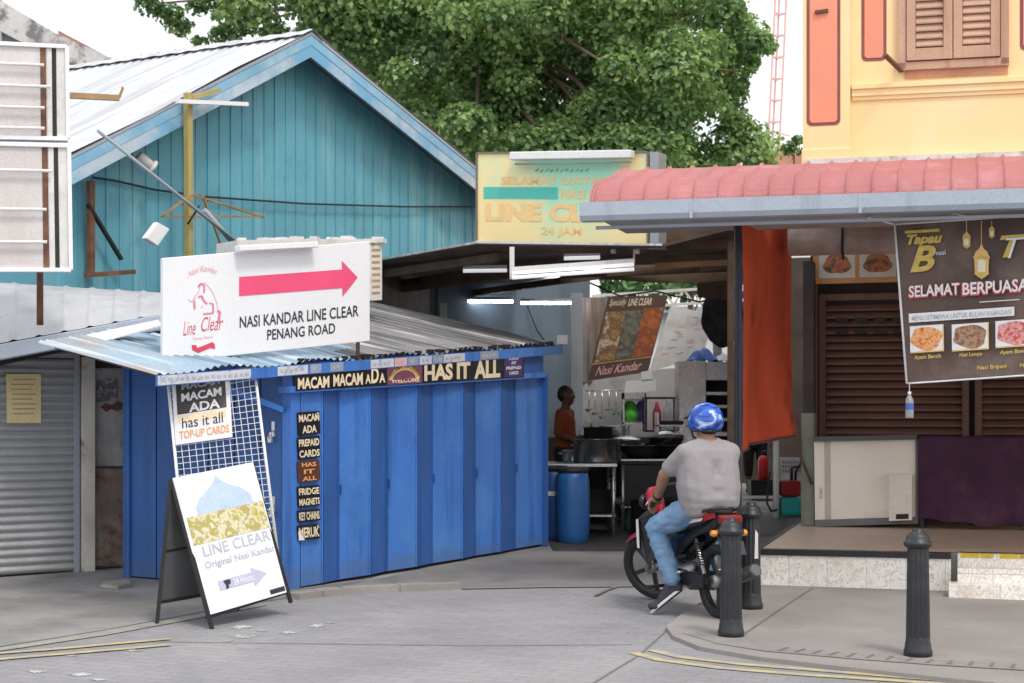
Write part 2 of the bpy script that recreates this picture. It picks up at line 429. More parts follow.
ribbon(mb, [(652, 650.5), (680, 657.5), (740, 664.5), (820, 671), (900, 677.5), (1000, 685), (1100, 692)], .09, .005)
setp(mb.build('road_marking', M['yellow_line'], origin=(0, 0, 0)), kind='structure')
mb = MB()
for (x, y, w) in [(241, 627, 18), (262, 631, 9), (318, 626, 14), (288, 633, 14), (243, 637, 17), (228, 641, 8), (58, 649, 14), (72, 656, 9), (132, 651, 12), (35, 672, 13), (80, 675, 16), (98, 680, 12), (330, 623, 7), (192, 642, 3)]:
    n = 15; pts = []
    for k in range(n):
        q = 2 * math.pi * k / n; r = w * (rnd.uniform(.3, .5) if k % 2 else rnd.uniform(.6, 1.0))
        pts.append(G(x + r * math.cos(q), y + r * .17 * math.sin(q), .0085 if y < 640 and x < 215 else .0035))
    mb.face(pts)
setp(mb.build('paint_splash', M['white_mark'], origin=(0, 0, 0)), kind='structure')
# slotted drain covers let into the pavement along its edge
mb = MB()
dl = [(700, 636), (735, 646.5), (775, 653), (860, 660.5), (940, 666.5), (1024, 671.5), (1200, 682)]
ps = [G(x, y, .034) for x, y in dl]
ribbon(mb, dl, .30, .0315, 0)
for a, b in zip(ps, ps[1:]):
    d = b - a; k = int(d.length / .105); t = d.normalized(); nrm = V((-t.y, t.x, 0))
    for i in range(k):
        if a.x < 1.75: continue
        c = a + d * ((i + .5) / k)
        mb.face([c + t * s1 * .012 + nrm * s2 * .085 + UP * .0005 for s1, s2 in ((-1, -1), (1, -1), (1, 1), (-1, 1))], 1)
setp(mb.build('drain_path', [M['drain'], M['joint']], origin=(0, 0, 0)), kind='structure')

# ================================================================ axes of the buildings
u = V((.524, .852, 0)); v = V((-.852, .524, 0))       # kiosk and hall: along the lane / away from it
K0 = G(290, 592); K0.z = 0
RD = V((.966, -.258, 0)); RN = V((.258, .966, 0))     # right-hand shophouse: along its front / into it
RP = G(757, 588); RP.z = 0
RF = Plane(RP, RN)
# ================================================================ the teal hall
HP0 = K0 + v * 4.2; HPL = dplane(HP0, u)
hall = thing('timber_hall', 'weathered teal timber hall with a gable front and zinc roof, behind the blue kiosk', 'hall', HP0 + u * 3 + UP * gz(18))
def ha(px): p = HPL.hit(px, 300); return (p - HP0).dot(u)
BPL = HPL.shift(.41)                                      # plane of the barge boards, out under the roof overhang
apex = BPL.hit(311.5, 57); aA = (apex - HP0).dot(u); zA = apex.z + .02
lf = BPL.hit(76, 181); slL = (zA - lf.z) / (aA - (lf - HP0).dot(u))
rf = BPL.hit(474, 186); slR = (zA - rf.z) / ((rf - HP0).dot(u) - aA)
a0, a1 = ha(64), (rf - HP0).dot(u) + .9
zt = lambda a: zA + .2 - (slL * (aA - a) if a < aA else slR * (a - aA))
mb = MB(); bw = .205; a = a0; k = 0
cuts = []
while a < a1 - .02: cuts.append(a); a += bw
cuts.append(a1); cuts = sorted(cuts + [aA])
for a, b in zip(cuts, cuts[1:]):
    if b - a < .02: continue
    off = .004 * (k % 2) + rnd.uniform(0, .005); k += 1
    q = lambda a_, z: HP0 + u * a_ + UP * z - v * off
    zb = gz(16) - .1
    mb.prism([q(a + .004, zb), q(b - .004, zb), q(b - .004, zt(b)), q(a + .004, zt(a))], v * .04)
    mb.obox(HP0 + u * (b - .014) + UP * zb - v * .018, u * .016, v * .05, UP * (zt(b) - zb - .02))      # cover batten
mb.build('board_wall', M['hall'], hall)
mb = MB(); mb.obox(HP0 + u * a0 + UP * 0 + v * .03, u * .1, v * 13, UP * (zt(a0)));
mb.obox(HP0 + u * (a1 - .1) + v * .03, u * .1, v * 13, UP * zt(a1)); mb.build('side_wall', M['hall'], hall)
def roof_plane(aE, sl, sgn, name):
    """corrugated sheet from the ridge down to the eave; corrugations run down the slope"""
    mb = MB(); ln = 13.5; A = abs(aE - aA)
    n = 190
    def fn(i, j):
        y = -.42 + ln * i; s = j
        w = .014 * math.sin(2 * math.pi * y / .15)
        a_ = aA + sgn * A * s
        return HP0 + v * y + u * a_ + UP * (zA + .30 - sl * A * s + w + .02 * math.sin(9 * s + sgn))
    mb.grid(fn, n * 4, 3); return mb.build(name, M['zinc'], hall)
roof_plane(a0 - .5, slL, -1, 'roof'); roof_plane(a1 + .35, slR, 1, 'roof')
mb = MB(); mb.grid(lambda i, j: HP0 + v * (-.44 + 13.5 * i) + u * (aA - .22 + .44 * j) + UP * (zA + .325 - .5 * abs(.44 * j - .22) + .006 * math.sin(2 * math.pi * 13.5 * i / .3)), 260, 2)
mb.build('ridge_cap', M['zinc'], hall)
for sgn, aE, sl in ((-1, a0 - .6, slL), (1, a1 + .3, slR)):
    e = u * (aE - aA) + UP * (-sl * abs(aE - aA)); o = HP0 + u * aA + UP * (zA - .02) - v * .40
    mb = MB(); mb.prism([o, o + e, o + e + UP * .27, o + UP * .27], v * .03); bgb = mb.build('barge_board', M['barge'], hall)
    mb = MB(); o3 = o + UP * .15 - v * .006; mb.prism([o3, o3 + e, o3 + e + UP * .118, o3 + UP * .118], v * .0055); mb.build('upper_strip', M['barge_blue'], bgb)
    mb = MB(); o2 = o + UP * .275 - v * .012; mb.prism([o2, o2 + e, o2 + e + UP * .035, o2 + UP * .035], v * .06); mb.build('roof_edge', M['grey_steel'], hall)
# old building with a mouldy gable far left
M['mould'] = mat('mouldy_plaster', (.20, .195, .195), .9, var=.2, scale=1.2, stain=((.60, .58, .56), 2.2, .50, .62), bump=.3)
M['redroof'] = mat('faded_red_tiles', (.42, .20, .17), .8, var=.2, scale=2)
ob = thing('old_shophouse', 'grey mould-stained gable with a faded red tiled edge, behind the billboard', 'building', P(20, 400, 32))
pl = dplane(P(0, HZ, 30), (1, .25, 0))
mb = MB(); mb.prism([pl.hit(x, y) for x, y in [(-90, -30), (0, 6), (62, 42), (110, 66), (130, 78), (130, 420), (-90, 420)]], V((0, .3, 0))); mb.build('gable_wall', M['mould'], ob)
mb = MB(); mb.prism([pl.hit(x, y, .1) for x, y in [(-90, -34), (0, 1), (55, 34), (118, 62), (108, 72), (58, 62), (0, 32), (-90, -8)]], V((0, .4, 0))); mb.build('coping', mat('coping', (.50, .48, .47), .9, var=.2, stain=((.16, .16, .16), 2.2, .47, .56)), ob)
mb = MB(); pl2 = dplane(P(60, HZ, 31), (1, .25, 0)); mb.prism([pl2.hit(x, y) for x, y in [(58, 30), (118, 62), (120, 70), (60, 70)]], V((0, 6, 0))); mb.build('roof', M['redroof'], ob)
mb = MB(); mb.obox(pl.hit(-1, 60, .02), V((.06, 0, 0)), V((0, -.06, 0)), UP * 2); mb.build('drain_pipe', M['grey_steel'], ob)

# ================================================================ shop on the left with the roller shutter
LD = V((.80, .60, 0)); LP = G(127, 568); LP.z = 0; LPL = dplane(LP, LD)
LN = LPL.n
shop = thing('shuttered_shop', 'narrow shop front with a grubby grey roller shutter under the zinc awning', 'shop', LP - LD * 1 + UP * gz(16))
def lpoly(pts, off=0.0): return [LPL.hit(x, y, off) for x, y in pts]
zg = gz(16.2)
M['cream'] = mat('grimy_cream_wall', (.68, .64, .57), .85, var=.2, scale=2, stain=((.16, .10, .06), 2.6, .54, .68), streak=((.2, .17, .15), 3, .55, .75), bump=.2)
M['dirty'] = mat('dirty_panel', (.46, .42, .38), .85, var=.35, scale=2.5, stain=((.20, .10, .055), 2.4, .52, .62), streak=((.62, .60, .56), 3, .5, .7), bump=.3)
M['shutter'] = mat('shutter_steel', (.41, .415, .43), .45, metal=.3, var=.12, scale=2, stain=((.30, .22, .17), 2.5, .6, .75), streak=((.33, .33, .34), 3, .5, .75))
mb = MB()
xs0 = (LPL.hit(-160, 400) - LP).dot(LD); xs1 = (LPL.hit(74, 400) - LP).dot(LD)
zs1 = 2.05; nsl = 27; hsl = (zs1 - zg) / nsl
def shut(i, j):
    z = zg + .01 + (zs1 - zg) * j; ph = (j * nsl) % 1.0
    return LP + LD * (xs0 + (xs1 - xs0) * i) + UP * z + LN * (.034 * math.sin(math.pi * ph) ** .7 if ph > .0 else 0)
mb.grid(shut, 1, nsl * 8, 0, True); mb.build('roller_shutter', M['shutter'], shop)
mb = MB(); mb.prism(lpoly([(-170, 300), (130, 300), (130, 580), (-170, 580)], -.12), -LN * .2); mb.build('back_wall', M['dirty'], shop)
mb = MB(); mb.prism([p for p in [LPL.hit(73, 330, .04), LPL.hit(78, 330, .04)]] + [LP + LD * ((LPL.hit(78, 400) - LP).dot(LD)) + UP * zg + LN * .04, LP + LD * ((LPL.hit(73, 400) - LP).dot(LD)) + UP * zg + LN * .04], -LN * .1); mb.build('shutter_rail', M['grey_steel'], shop)
mb = MB(); c0 = LPL.hit(88, 400, .02); mb.obox(LPL.hit(80, 400, .06) * V((1, 1, 0)) + UP * zg if False else V((LPL.hit(80, 400, .06).x, LPL.hit(80, 400, .06).y, zg)), LD * .125, -LN * .12, UP * (2.0 - zg)); mb.build('cream_post', M['cream'], shop)
mb = MB()
for x0_, x1_, y0_, y1_ in [(93, 127, 368, 466), (93, 127, 469, 566)]:
    mb = MB(); mb.prism(lpoly([(x0_, y0_), (x1_, y0_), (x1_, y1_), (x0_, y1_)], -.02), -LN * .06)
    rpn = mb.build('rusty_panel', M['dirty'] if y0_ < 400 else mat('brown_rusty_panel', (.30, .23, .18), .85, var=.3, scale=3, stain=((.13, .06, .035), 3.2, .46, .6), streak=((.5, .46, .4), 4, .52, .7), bump=.3), shop)
for pts in ([(101, 407), (106, 403), (113, 405), (118, 401), (124, 403), (123, 409), (117, 411), (112, 409), (107, 412)],):
    mb = MB(); mb.face(lpoly(pts, -.017)); mb.build('rust_patch', M['rust'], rpn)
mb = MB(); mb.prism(lpoly([(97, 380), (117, 378), (117, 400), (97, 402)], .0), -LN * .01); mb.build('notice_stencil', mat('grey_notice', (.16, .15, .15), .8, stain=((.4, .38, .36), 20, .5, .6)), shop)
mb = MB(); mb.prism(lpoly([(-170, 318), (130, 318), (130, 366), (-170, 366)], .01), -LN * .3); mb.build('lintel', M['dark'], shop)
M['paper'] = mat('yellowed_paper', (.80, .66, .36), .8, var=.06, scale=4)
b = Board(LPL.shift(.045), (6, 374), (41, 374), (41, 423), (7, 423))
mb = MB(); b.slab(mb, .004); nt_ = mb.build('paper_notice', M['paper'], origin=b.c[3]); setp(nt_, 'yellowed paper notice with faint handwriting taped to the roller shutter', 'notice')
mb = MB()
for i in range(8):
    t = .1 + .1 * i; b.rect(mb, .12 + rnd.uniform(0, .08), rnd.uniform(.7, .92), t, t + .022, .003)
mb.build('handwriting', mat('faded_pencil', (.45, .34, .16), .8), nt_)
# barrel-shaped zinc awning and its gutter
aw = thing('zinc_awning', 'rounded pale zinc awning with a grey gutter over the roller shutter', 'awning', P(80, 345, 15))
ga, gb = P(-90, 365, 14.95), P(166, 319, 15.1); ta, tb = P(-90, 277, 16.6), P(170, 294, 16.8)
def awf(i, j):
    a_ = ga.lerp(gb, i); b_ = ta.lerp(tb, i)
    q = j * math.pi / 2
    p = V((a_.x + (b_.x - a_.x) * j ** 1.15, a_.y + (b_.y - a_.y) * j ** 1.15, a_.z + .05 + (b_.z - a_.z - .05) * (1 - (1 - j) ** 1.7)))
    rib = max(0, math.cos(2 * math.pi * i * 2.4 / .24)) ** 4 * .012
    return p + UP * rib + V((0, -rib * .7, 0))
M['awn_zinc'] = mat('awning_zinc', (.47, .475, .49), .45, metal=.2, var=.1, scale=2, streak=((.36, .35, .35), 4, .55, .75))
mb = MB(); mb.grid(awf, 220, 14); mb.build('curved_sheet', M['awn_zinc'], aw)
mb = MB(); mb.bar(ga - UP * .035, gb - UP * .025, .12, .135); mb.build('gutter', M['gutter'], aw, bevel=.012)
mb = MB(); mb.bar(P(-90, 382, 15.3), P(150, 330, 15.4), .06, .05); mb.build('awning_bearer', M['dark'], aw)
lo = MB(); lo.prism([P(78, 338, 14.55), P(158, 321, 14.75), P(163, 326, 14.6), P(92, 345, 14.4)], UP * .012)
setp(lo.build('loose_sheet', M['offwhite']), 'loose brownish board lying between zinc awning and kiosk roof', 'board')
# billboard seen from behind/edge at the top left
bb = thing('light_billboard', 'tall faded double light box in a white metal frame above the zinc awning', 'billboard', P(20, 272, 14.6))
M['faded'] = mat('faded_panel', (.60, .565, .555), .5, var=.08, scale=1.5, streak=((.50, .42, .38), 1.6, .5, .75), stain=((.74, .68, .69), 1.2, .5, .7))
for tl, tr, br, bl in [((-120, 38), (67, 47), (68, 139), (-120, 135)), ((-120, 141), (69, 146), (71, 270), (-120, 270))]:
    b = Board(vplane(0, 14.5, 70, 14.65), tl, tr, br, bl)
    mb = MB(); b.slab(mb, .22); box_ = mb.build('light_box', M['faded'], bb)
    mb = MB(); b.frame(mb, .035, .05); mb.build('frame', M['white'], box_, bevel=.004)
    mb = MB(); fx = lambda x: (x + 120) / 190
    b.rect(mb, fx(42), fx(48), .0, 1, .004, 0); mb.build('rust_strip', M['rust'], box_)
    mb = MB(); b.rect(mb, fx(54), fx(58.5), .0, 1, .004, 0); mb.build('dark_strip', M['dark'], box_)
    mb = MB(); b.rect(mb, fx(49), fx(54), 0, 1, .003); b.rect(mb, fx(59), fx(69), 0, 1, .003); mb.build('side_trim', M['offwhite'], box_)
    for t in ((.22, .45, .68, .90) if tl[1] < 100 else (.21, .52, .78)):
        mb = MB(); mb.tube([b.pt(.02, t, .05), b.pt(fx(46 + 6 * (int(t * 100) % 2)), t, .05)], .014, 8); mb.build('tube_lamp', M['white'], box_)
mb = MB(); mb.tube([P(40, 268, 14.9), P(40, 268, 14.9) - UP * .5], .03); mb.build('support', M['rust'], bb)
mb = MB(); mb.tube([P(-50, 268, 14.9), P(-50, 268, 14.9) - UP * .5], .03); mb.build('support', M['rust'], bb)

# ---------------------------------------------------------------- odds and ends fixed in front of the hall wall
WP = HPL.shift(.5)
yp = thing('yellow_post', 'upright yellow timber post in front of the teal wall with crossbars at its head', 'post', WP.hit(188, 300))
mb = MB(); pa, pb = WP.hit(188, 93), WP.hit(189, 345); mb.bar(pb, pa, .075, .075, up=v); mb.build('post', M['yellow_post'], yp, bevel=.004)
mb = MB(); mb.bar(WP.hit(171, 102, .09), WP.hit(241, 105, .09), .05, .045); mb.build('white_crossbar', M['white'], yp)
mb = MB(); mb.bar(WP.hit(190, 98, .02), WP.hit(218, 90, .02), .05, .05); mb.build('short_arm', M['yellow_post'], yp)
mb = MB()
for a, b_ in [((155, 217), (185, 195)), ((185, 195), (258, 218)), ((155, 217), (258, 217)), ((196, 196), (215, 247))]:
    mb.bar(WP.hit(*a, .1), WP.hit(*b_, .1), .025, .02)
mb.build('bracket_stay', mat('brass_rust', (.33, .20, .08), .7, var=.3), yp)
tb_ = MB(); tb_.bar(P(69, 95.5, 15.2), P(119, 98, 15.4), .05, .05); tb_.bar(P(119, 98, 15.4), P(123, 87, 15.4), .02, .02)
setp(tb_.build('timber_rail', M['timber']), 'bare timber rail jutting sideways from the billboard over the zinc roof', 'timber')
fl = thing('flood_lamp', 'small white floodlight hanging from a long slanting grey pole', 'floodlight', WP.hit(158, 234, .3))
mb = MB(); a_, b_ = WP.hit(68, 134, .42), WP.hit(216, 250, .42); mb.tube([a_, b_], .018, 8); mb.tube([WP.hit(180, 212, .36), WP.hit(213, 250, .36)], .028, 6); mb.build('pole', M['grey_steel'], fl)
b = Board(WP.shift(.36), (158, 222), (170, 229), (158, 246), (146, 238))
mb = MB(); b.slab(mb, .07); mb.build('lamp_head', M['white'], fl, bevel=.008)
mb = MB(); mb.tube([WP.hit(163, 226, .36), WP.hit(172, 208, .4)], .012, 6); mb.build('hanger', M['black_metal'], fl)
mb = MB(); pts = [HPL.hit(88, 178, .08)] + [HPL.hit(x, y, .07) for x, y in [(110, 181), (150, 190), (200, 197), (300, 204), (400, 207), (474, 207)]]
mb.tube(pts, .013, 6); setp(mb.build('power_cable', M['black_metal']), 'black cable strung across the teal board wall', 'cable')
rp = thing('rusty_bracket', 'rusty iron upright with a shelf arm where teal wall meets zinc awning', 'bracket', HPL.hit(88, 275, .1))
mb = MB(); mb.bar(HPL.hit(84, 276, .1), HPL.hit(84, 182, .1), .07, .06, up=v); mb.build('upright', M['rust'], rp)
mb = MB(); mb.bar(HPL.hit(72, 276, .2), HPL.hit(114, 273, .3), .06, .05); mb.build('shelf_arm', M['rust'], rp)
mb = MB(); mb.bar(HPL.hit(80, 205, .12), HPL.hit(112, 260, .14), .05, .03); mb.build('brace', M['black_metal'], rp)
st = MB(); st.tube([HPL.hit(125, 157, .2), HPL.hit(134, 168, .25)], .06, 10); st.lathe(HPL.hit(134, 168, .25), [(.0, 0), (.09, .0), (.09, .03), (0, .03)], 12, axis=HPL.hit(134, 168, .25) - HPL.hit(125, 157, .2))
setp(st.build('spot_lamp', M['offwhite']), 'stubby pale spotlight tucked under the barge board of the teal hall', 'spotlight')

slb = MB(); c = [G(x, y, .004) for x, y in [(100, 589), (104, 585.5), (128, 583), (131, 587), (118, 590)]]; slb.prism(c, UP * .035)
setp(slb.build('stone_slab', M['kerb'], bevel=.008), 'thin pale stone slab lying at the rear corner of the kiosk', 'stone')
# ================================================================ blue kiosk
KL = 4.22; KD = 1.92
KP = dplane(K0, u); no = -v                              # front face looks along -v
kz = lambda a, w=0: gz((K0 + u * a + v * w).y)
ztop = lambda a: 1.655 + (1.857 - 1.655) * a / KL        # head of the shutters
RZ = lambda a, w: 1.925 + .0696 * a + .215 * w           # roof sheet height at (along front, back from front)
kp = lambda a, w, z: K0 + u * a + v * w + UP * z
kiosk = thing('blue_kiosk', 'closed bright blue kiosk with folding metal shutters and a low corrugated roof', 'kiosk', kp(KL / 2, KD / 2, kz(2, 1)))
ka = lambda px: (KP.hit(px, 450) - K0).dot(u)
# folding shutters: wide leaves and narrow leaves zigzag
folds = [297, 320, 338, 367, 386, 413, 431, 459, 474, 497, 514, 541]
offs = [.03, .03, .005, .04, .01, .045, .01, .045, .01, .04, .01, .03]
for i in range(len(folds) - 1):
    a, b_ = ka(folds[i]), ka(folds[i + 1]); oa, ob_ = offs[i], offs[i + 1]
    mb = MB()
    pa, pb = kp(a + .006, -oa, 0), kp(b_ - .006, -ob_, 0)
    za, zb = kz(a) + .035, kz(b_) + .035; ta_, tb2 = ztop(a) - .01, ztop(b_) - .01
    e = (pb - pa).normalized(); nn = V((e.y, -e.x, 0))
    if nn.dot(no) < 0: nn = -nn
    mb.prism([pa + UP * za, pb + UP * zb, pb + UP * tb2, pa + UP * ta_], -nn * .022)
    # pressed edges and hinge rib
    mb.prism([pa + UP * za, pa + e * .02 + UP * za, pa + e * .02 + UP * ta_, pa + UP * ta_], nn * .008)
    mb.prism([pb - e * .02 + UP * zb, pb + UP * zb, pb + UP * tb2, pb - e * .02 + UP * tb2], nn * .008)
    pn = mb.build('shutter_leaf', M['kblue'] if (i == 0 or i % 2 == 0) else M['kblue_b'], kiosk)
    if i % 2 == 0 and i > 1:
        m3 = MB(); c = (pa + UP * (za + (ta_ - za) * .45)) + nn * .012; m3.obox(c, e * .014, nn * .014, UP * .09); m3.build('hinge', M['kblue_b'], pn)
mb = MB(); mb.obox(kp(ka(541), -.09, kz(KL)), u * (KL - ka(541)), v * .14, UP * (ztop(KL) - kz(KL) + .02)); mb.build('end_post', M['kblue_dark'], kiosk)
mb = MB(); mb.obox(kp(-.04, -.045, kz(0)), u * (ka(297) + .025), v * .1, UP * (RZ(0, 0) - kz(0) - .03)); mb.build('corner_post', M['kblue'], kiosk, bevel=.004)
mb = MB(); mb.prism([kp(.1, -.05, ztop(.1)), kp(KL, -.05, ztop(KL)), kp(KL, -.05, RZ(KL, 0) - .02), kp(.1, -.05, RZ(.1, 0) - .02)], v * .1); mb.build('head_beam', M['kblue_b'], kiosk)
mb = MB(); mb.prism([kp(-.1, -.085, ztop(-.1) - .005), kp(KL + .05, -.085, ztop(KL) - .005), kp(KL + .05, -.085, ztop(KL) + .05), kp(-.1, -.085, ztop(-.1) + .05)], v * .13); mb.build('shutter_track', M['kblue'], kiosk)
mb = MB(); mb.prism([kp(.1, .05, kz(0)), kp(KL - .05, .05, kz(KL)), kp(KL - .05, .05, 1.86), kp(.1, .05, 1.70)], v * .02); mb.build('inner_panel', M['dark'], kiosk)
# side face and back
sidex = [287, 262, 236, 210, 184, 158, 129]
SP = dplane(K0, v)
sw = [(SP.hit(x, 450) - K0).dot(v) for x in sidex]
for i in range(len(sw) - 1):
    a, b_ = sw[i], sw[i + 1]
    mb = MB(); mb.prism([kp(-.02, a + .008, kz(0, a) + .02), kp(-.02, b_ - .008, kz(0, b_) + .02), kp(-.02, b_ - .008, RZ(0, b_) - .12), kp(-.02, a + .008, RZ(0, a) - .12)], u * .03)
    if i == 5:
        mb.prism([kp(-.021, b_ - .05, kz(0, b_)), kp(-.021, b_ - .008, kz(0, b_)), kp(-.021, b_ - .008, RZ(0, b_) - .1), kp(-.021, b_ - .05, RZ(0, b_) - .1)], -u * .03)
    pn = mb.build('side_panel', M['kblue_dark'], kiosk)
    if i in (0,):
        for z in (.62, 1.27):
            m3 = MB(); c = kp(-.021, a + .11, z)
            m3.obox(c, -u * .012, v * .035, UP * .13); m3.tube([c - u * .03 + UP * .05 + v * .02, c - u * .05 + UP * .03 + v * .02, c - u * .05 - UP * .02 + v * .02], .012, 6)
            m3.obox(c - u * .06 - UP * .05, u * .025, v * .04, UP * .05); m3.build('hasp', M['steel'], pn)
mb = MB(); mb.prism([kp(-.02, KD, kz(0, KD)), kp(KL, KD, kz(KL, KD)), kp(KL, KD, RZ(KL, KD) - .05), kp(-.02, KD, RZ(0, KD) - .05)], v * .03)
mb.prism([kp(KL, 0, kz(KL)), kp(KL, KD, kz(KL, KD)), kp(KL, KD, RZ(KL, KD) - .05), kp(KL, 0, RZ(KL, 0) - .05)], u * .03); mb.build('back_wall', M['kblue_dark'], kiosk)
mb = MB(); mb.prism([kp(-.02, .05, RZ(0, 0) - .16), kp(-.02, KD, RZ(0, KD) - .16), kp(-.02, KD, RZ(0, KD) - .03), kp(-.02, .05, RZ(0, 0) - .03)], u * .04); mb.build('side_beam', M['kblue_dark'], kiosk)
mb = MB(); mb.obox(kp(-.05, -.05, kz(0) - .02), u * (KL + .1), v * .1, UP * .045); mb.build('sill', M['apron'], kiosk)
# awning stay at the corner
mb = MB(); mb.bar(kp(-.05, .05, 1.50), kp(-.85, .15, 1.73), .05, .05); mb.build('awning_stay', M['kblue'], kiosk)
# roof: corrugations run back from the front edge
A0, A1, W0, W1 = -1.73, 4.56, -.08, 2.45
mb = MB(); nA = 84
wend = lambda a: 1.22 + .3 * (a - A0) if a < .3 else min(2.45, 1.83 + .36 * (a - .3))
def krf(i, j):
    a = A0 + (A1 - A0) * i; w_ = W0 + (wend(a) - W0) * j
    ph = math.sin(2 * math.pi * a / .09)
    return kp(a, w_, RZ(a, w_) + .010 * ph + .018 * math.sin(a * 2.1 + 1) * j + .02 * math.sin(a * 5.3) * (1 - j) ** 3)
mb.grid(krf, nA * 8, 6)
mb.m = [1 if (mb.v[f[0]] - K0).dot(u) > 1.0 + .35 * math.sin(3 * (mb.v[f[0]] - K0).dot(v)) else 0 for f in mb.f]
mb.build('roof', [M['kroof_blue'], M['kroof_grey']], kiosk)
for a in (-1.5, -.3, 1.0, 2.3, 3.6, 4.5):
    mb = MB(); mb.bar(kp(a, W0, RZ(a, W0) - .05), kp(a, wend(a) - .05, RZ(a, wend(a) - .05) - .05), .05, .06); mb.build('rafter', M['rafter'], kiosk)
mb = MB(); mb.prism([kp(A0, W0 - .015, RZ(A0, W0) - .105), kp(A1, W0 - .015, RZ(A1, W0) - .115), kp(A1, W0 - .015, RZ(A1, W0) - .02), kp(A0, W0 - .015, RZ(A0, W0) - .018)], v * .02)
fas = mb.build('fascia_board', M['kblue'], kiosk)
fb = Board.pts([kp(A0, W0 - .015, RZ(A0, W0) - .018), kp(A1, W0 - .015, RZ(A1, W0) - .02), kp(A1, W0 - .015, RZ(A1, W0) - .115), kp(A0, W0 - .015, RZ(A0, W0) - .105)])
M['sticker'] = mat('faded_sticker', (.60, .62, .68), .6, var=.08, stain=((.30, .38, .55), 14, .54, .64))
M['sticker_pink'] = mat('pink_sticker', (.72, .40, .42), .6)
M['slate'] = mat('slate_sticker', (.30, .36, .44), .6)
for a, b_, mi in [(.0, .175, 'sticker'), (.23, .295, 'sticker'), (.30, .325, 'slate'), (.345, .375, 'slate'), (.44, .498, 'sticker'), (.50, .532, 'sticker_pink'), (.535, .562, 'slate'), (.565, .597, 'sticker'), (.60, .628, 'slate'), (.63, .69, 'sticker'), (.735, .79, 'slate')]:
    mb = MB(); fb.rect(mb, a, b_, .06, .92, .002)
    x = a + .006
    while x < b_ - .01:
        t = .3 + .12 * rnd.random(); wd = rnd.uniform(.004, .009); fb.rect(mb, x, x + wd, t, t + .3, .0035, 1); x += wd + .004
    mb.build('sticker', [M[mi], M['grey_ink']], fas)
# dark ragged lap of the sheets above the fascia
mb = MB()
for k in range(64):
    a = 0.1 + 4.35 * k / 64
    if rnd.random() < .35: continue
    mb.box(kp(a, W0 + .03, RZ(a, W0) + .012), (.05 * rnd.uniform(.5, 1.3), .05, .03 * rnd.uniform(.5, 1.5)), math.atan2(u.y, u.x) + rnd.uniform(-.3, .3))
mb.build('edge_seal', M['soot'], kiosk)['kind'] = 'stuff'
mb = MB(); mb.box(kp(A1 - .02, W0 - .02, RZ(A1, W0) + .04), (.10, .06, .1), .5); mb.build('end_cap', M['offwhite'], kiosk)
dl_ = MB(); dl_.obox(kp(-.9, .45, RZ(-.9, .45) + .02), u * .45, v * .1, UP * .03)
setp(dl_.build('rusty_bar', M['rust']), 'short rusty bar lying on the pale blue end of the kiosk roof', 'metal bar')
rb = MB()
for k in range(5): rb.box(kp(1.9 + .12 * k, 2.25 - .03 * k, RZ(2, 2.25) + .05 + .01 * (k % 2)), (.12, .1, .08), .3 * k)
setp(rb.build('roof_debris', M['offwhite']), 'small pale heap of debris on the upper edge of the kiosk roof', 'debris', kind='stuff')

# ---------------------------------------------------------------- name board on the front
SP2 = KP.shift(.09)
nb = Board(SP2, (296, 371), (524, 352.5), (524, 377), (296, 391))
mb = MB(); nb.slab(mb, .02); sgn = mb.build('name_board', M['black_board'], origin=nb.c[3])
setp(sgn, 'long black board reading MACAM MACAM ADA HAS IT ALL across the kiosk front', 'sign')
kf = (nb.c[1].y - nb.c[0].y) / 1.0
dL, dR = nb.c[0].y, nb.c[1].y
uf = lambda px: ((px - 296) / 228) * dL / (dR - ((px - 296) / 228) * (dR - dL))
def ntext(t, x0, x1, t0, t1, m='cream_ink', bold=.035, arc=0, nm='lettering'):
    mb = MB(); nb.text(mb, t, uf(x0), uf(x1), t0, t1, .004, bold, 0, 0, arc); return mb.build(nm, M[m], sgn)
ntext('MACAM', 297.5, 329, .36, .93); ntext('MACAM', 333, 362.5, .32, .9); ntext('A', 365, 370.5, .42, .86); ntext('D', 371, 378.5, .12, .86); ntext('A', 379, 385, .42, .86)
ntext('HAS', 424, 452.5, .2, .92, bold=.045); ntext('IT', 456.5, 470, .2, .92, bold=.045); ntext('ALL', 474, 500, .2, .95, bold=.045)
M['maroon'] = mat('maroon', (.20, .06, .12), .6); M['gold_ink'] = mat('ink_gold', (.62, .42, .13), .5)
mb = MB(); nb.rect(mb, uf(387), uf(422), .03, .98, .002, 0)
pts = [(uf(404 + 15.5 * math.cos(q)), .78 - .62 * math.sin(q)) for q in [math.pi * k / 14 for k in range(15)]]
pin = [(uf(404 + 11.5 * math.cos(q)), .78 - .42 * math.sin(q)) for q in [math.pi * k / 14 for k in range(15)]]
nb.poly(mb, pts, .003, 1); nb.poly(mb, pin, .004, 0); mb.build('emblem', [M['maroon'], M['gold_ink']], sgn)
ntext('SELAMAT DATANG', 389.5, 418.5, .08, .28, 'black_ink', .02, .38); ntext('WELCOME', 391, 419, .70, .92, 'cream_ink', .03)
M['violet'] = mat('violet_card', (.06, .035, .16), .5)
mb = MB(); nb.rect(mb, uf(504), uf(522.5), .06, .97, .003); ca = mb.build('violet_card', M['violet'], sgn)
for t0, tx, a, b_ in [(.14, 'TOPUP', 508, 519), (.32, 'ANY', 511, 516), (.53, 'PREPAID', 506, 521), (.74, 'CARDS', 509, 518)]:
    ntext(tx, a, b_, t0, t0 + .13, 'white', .03)
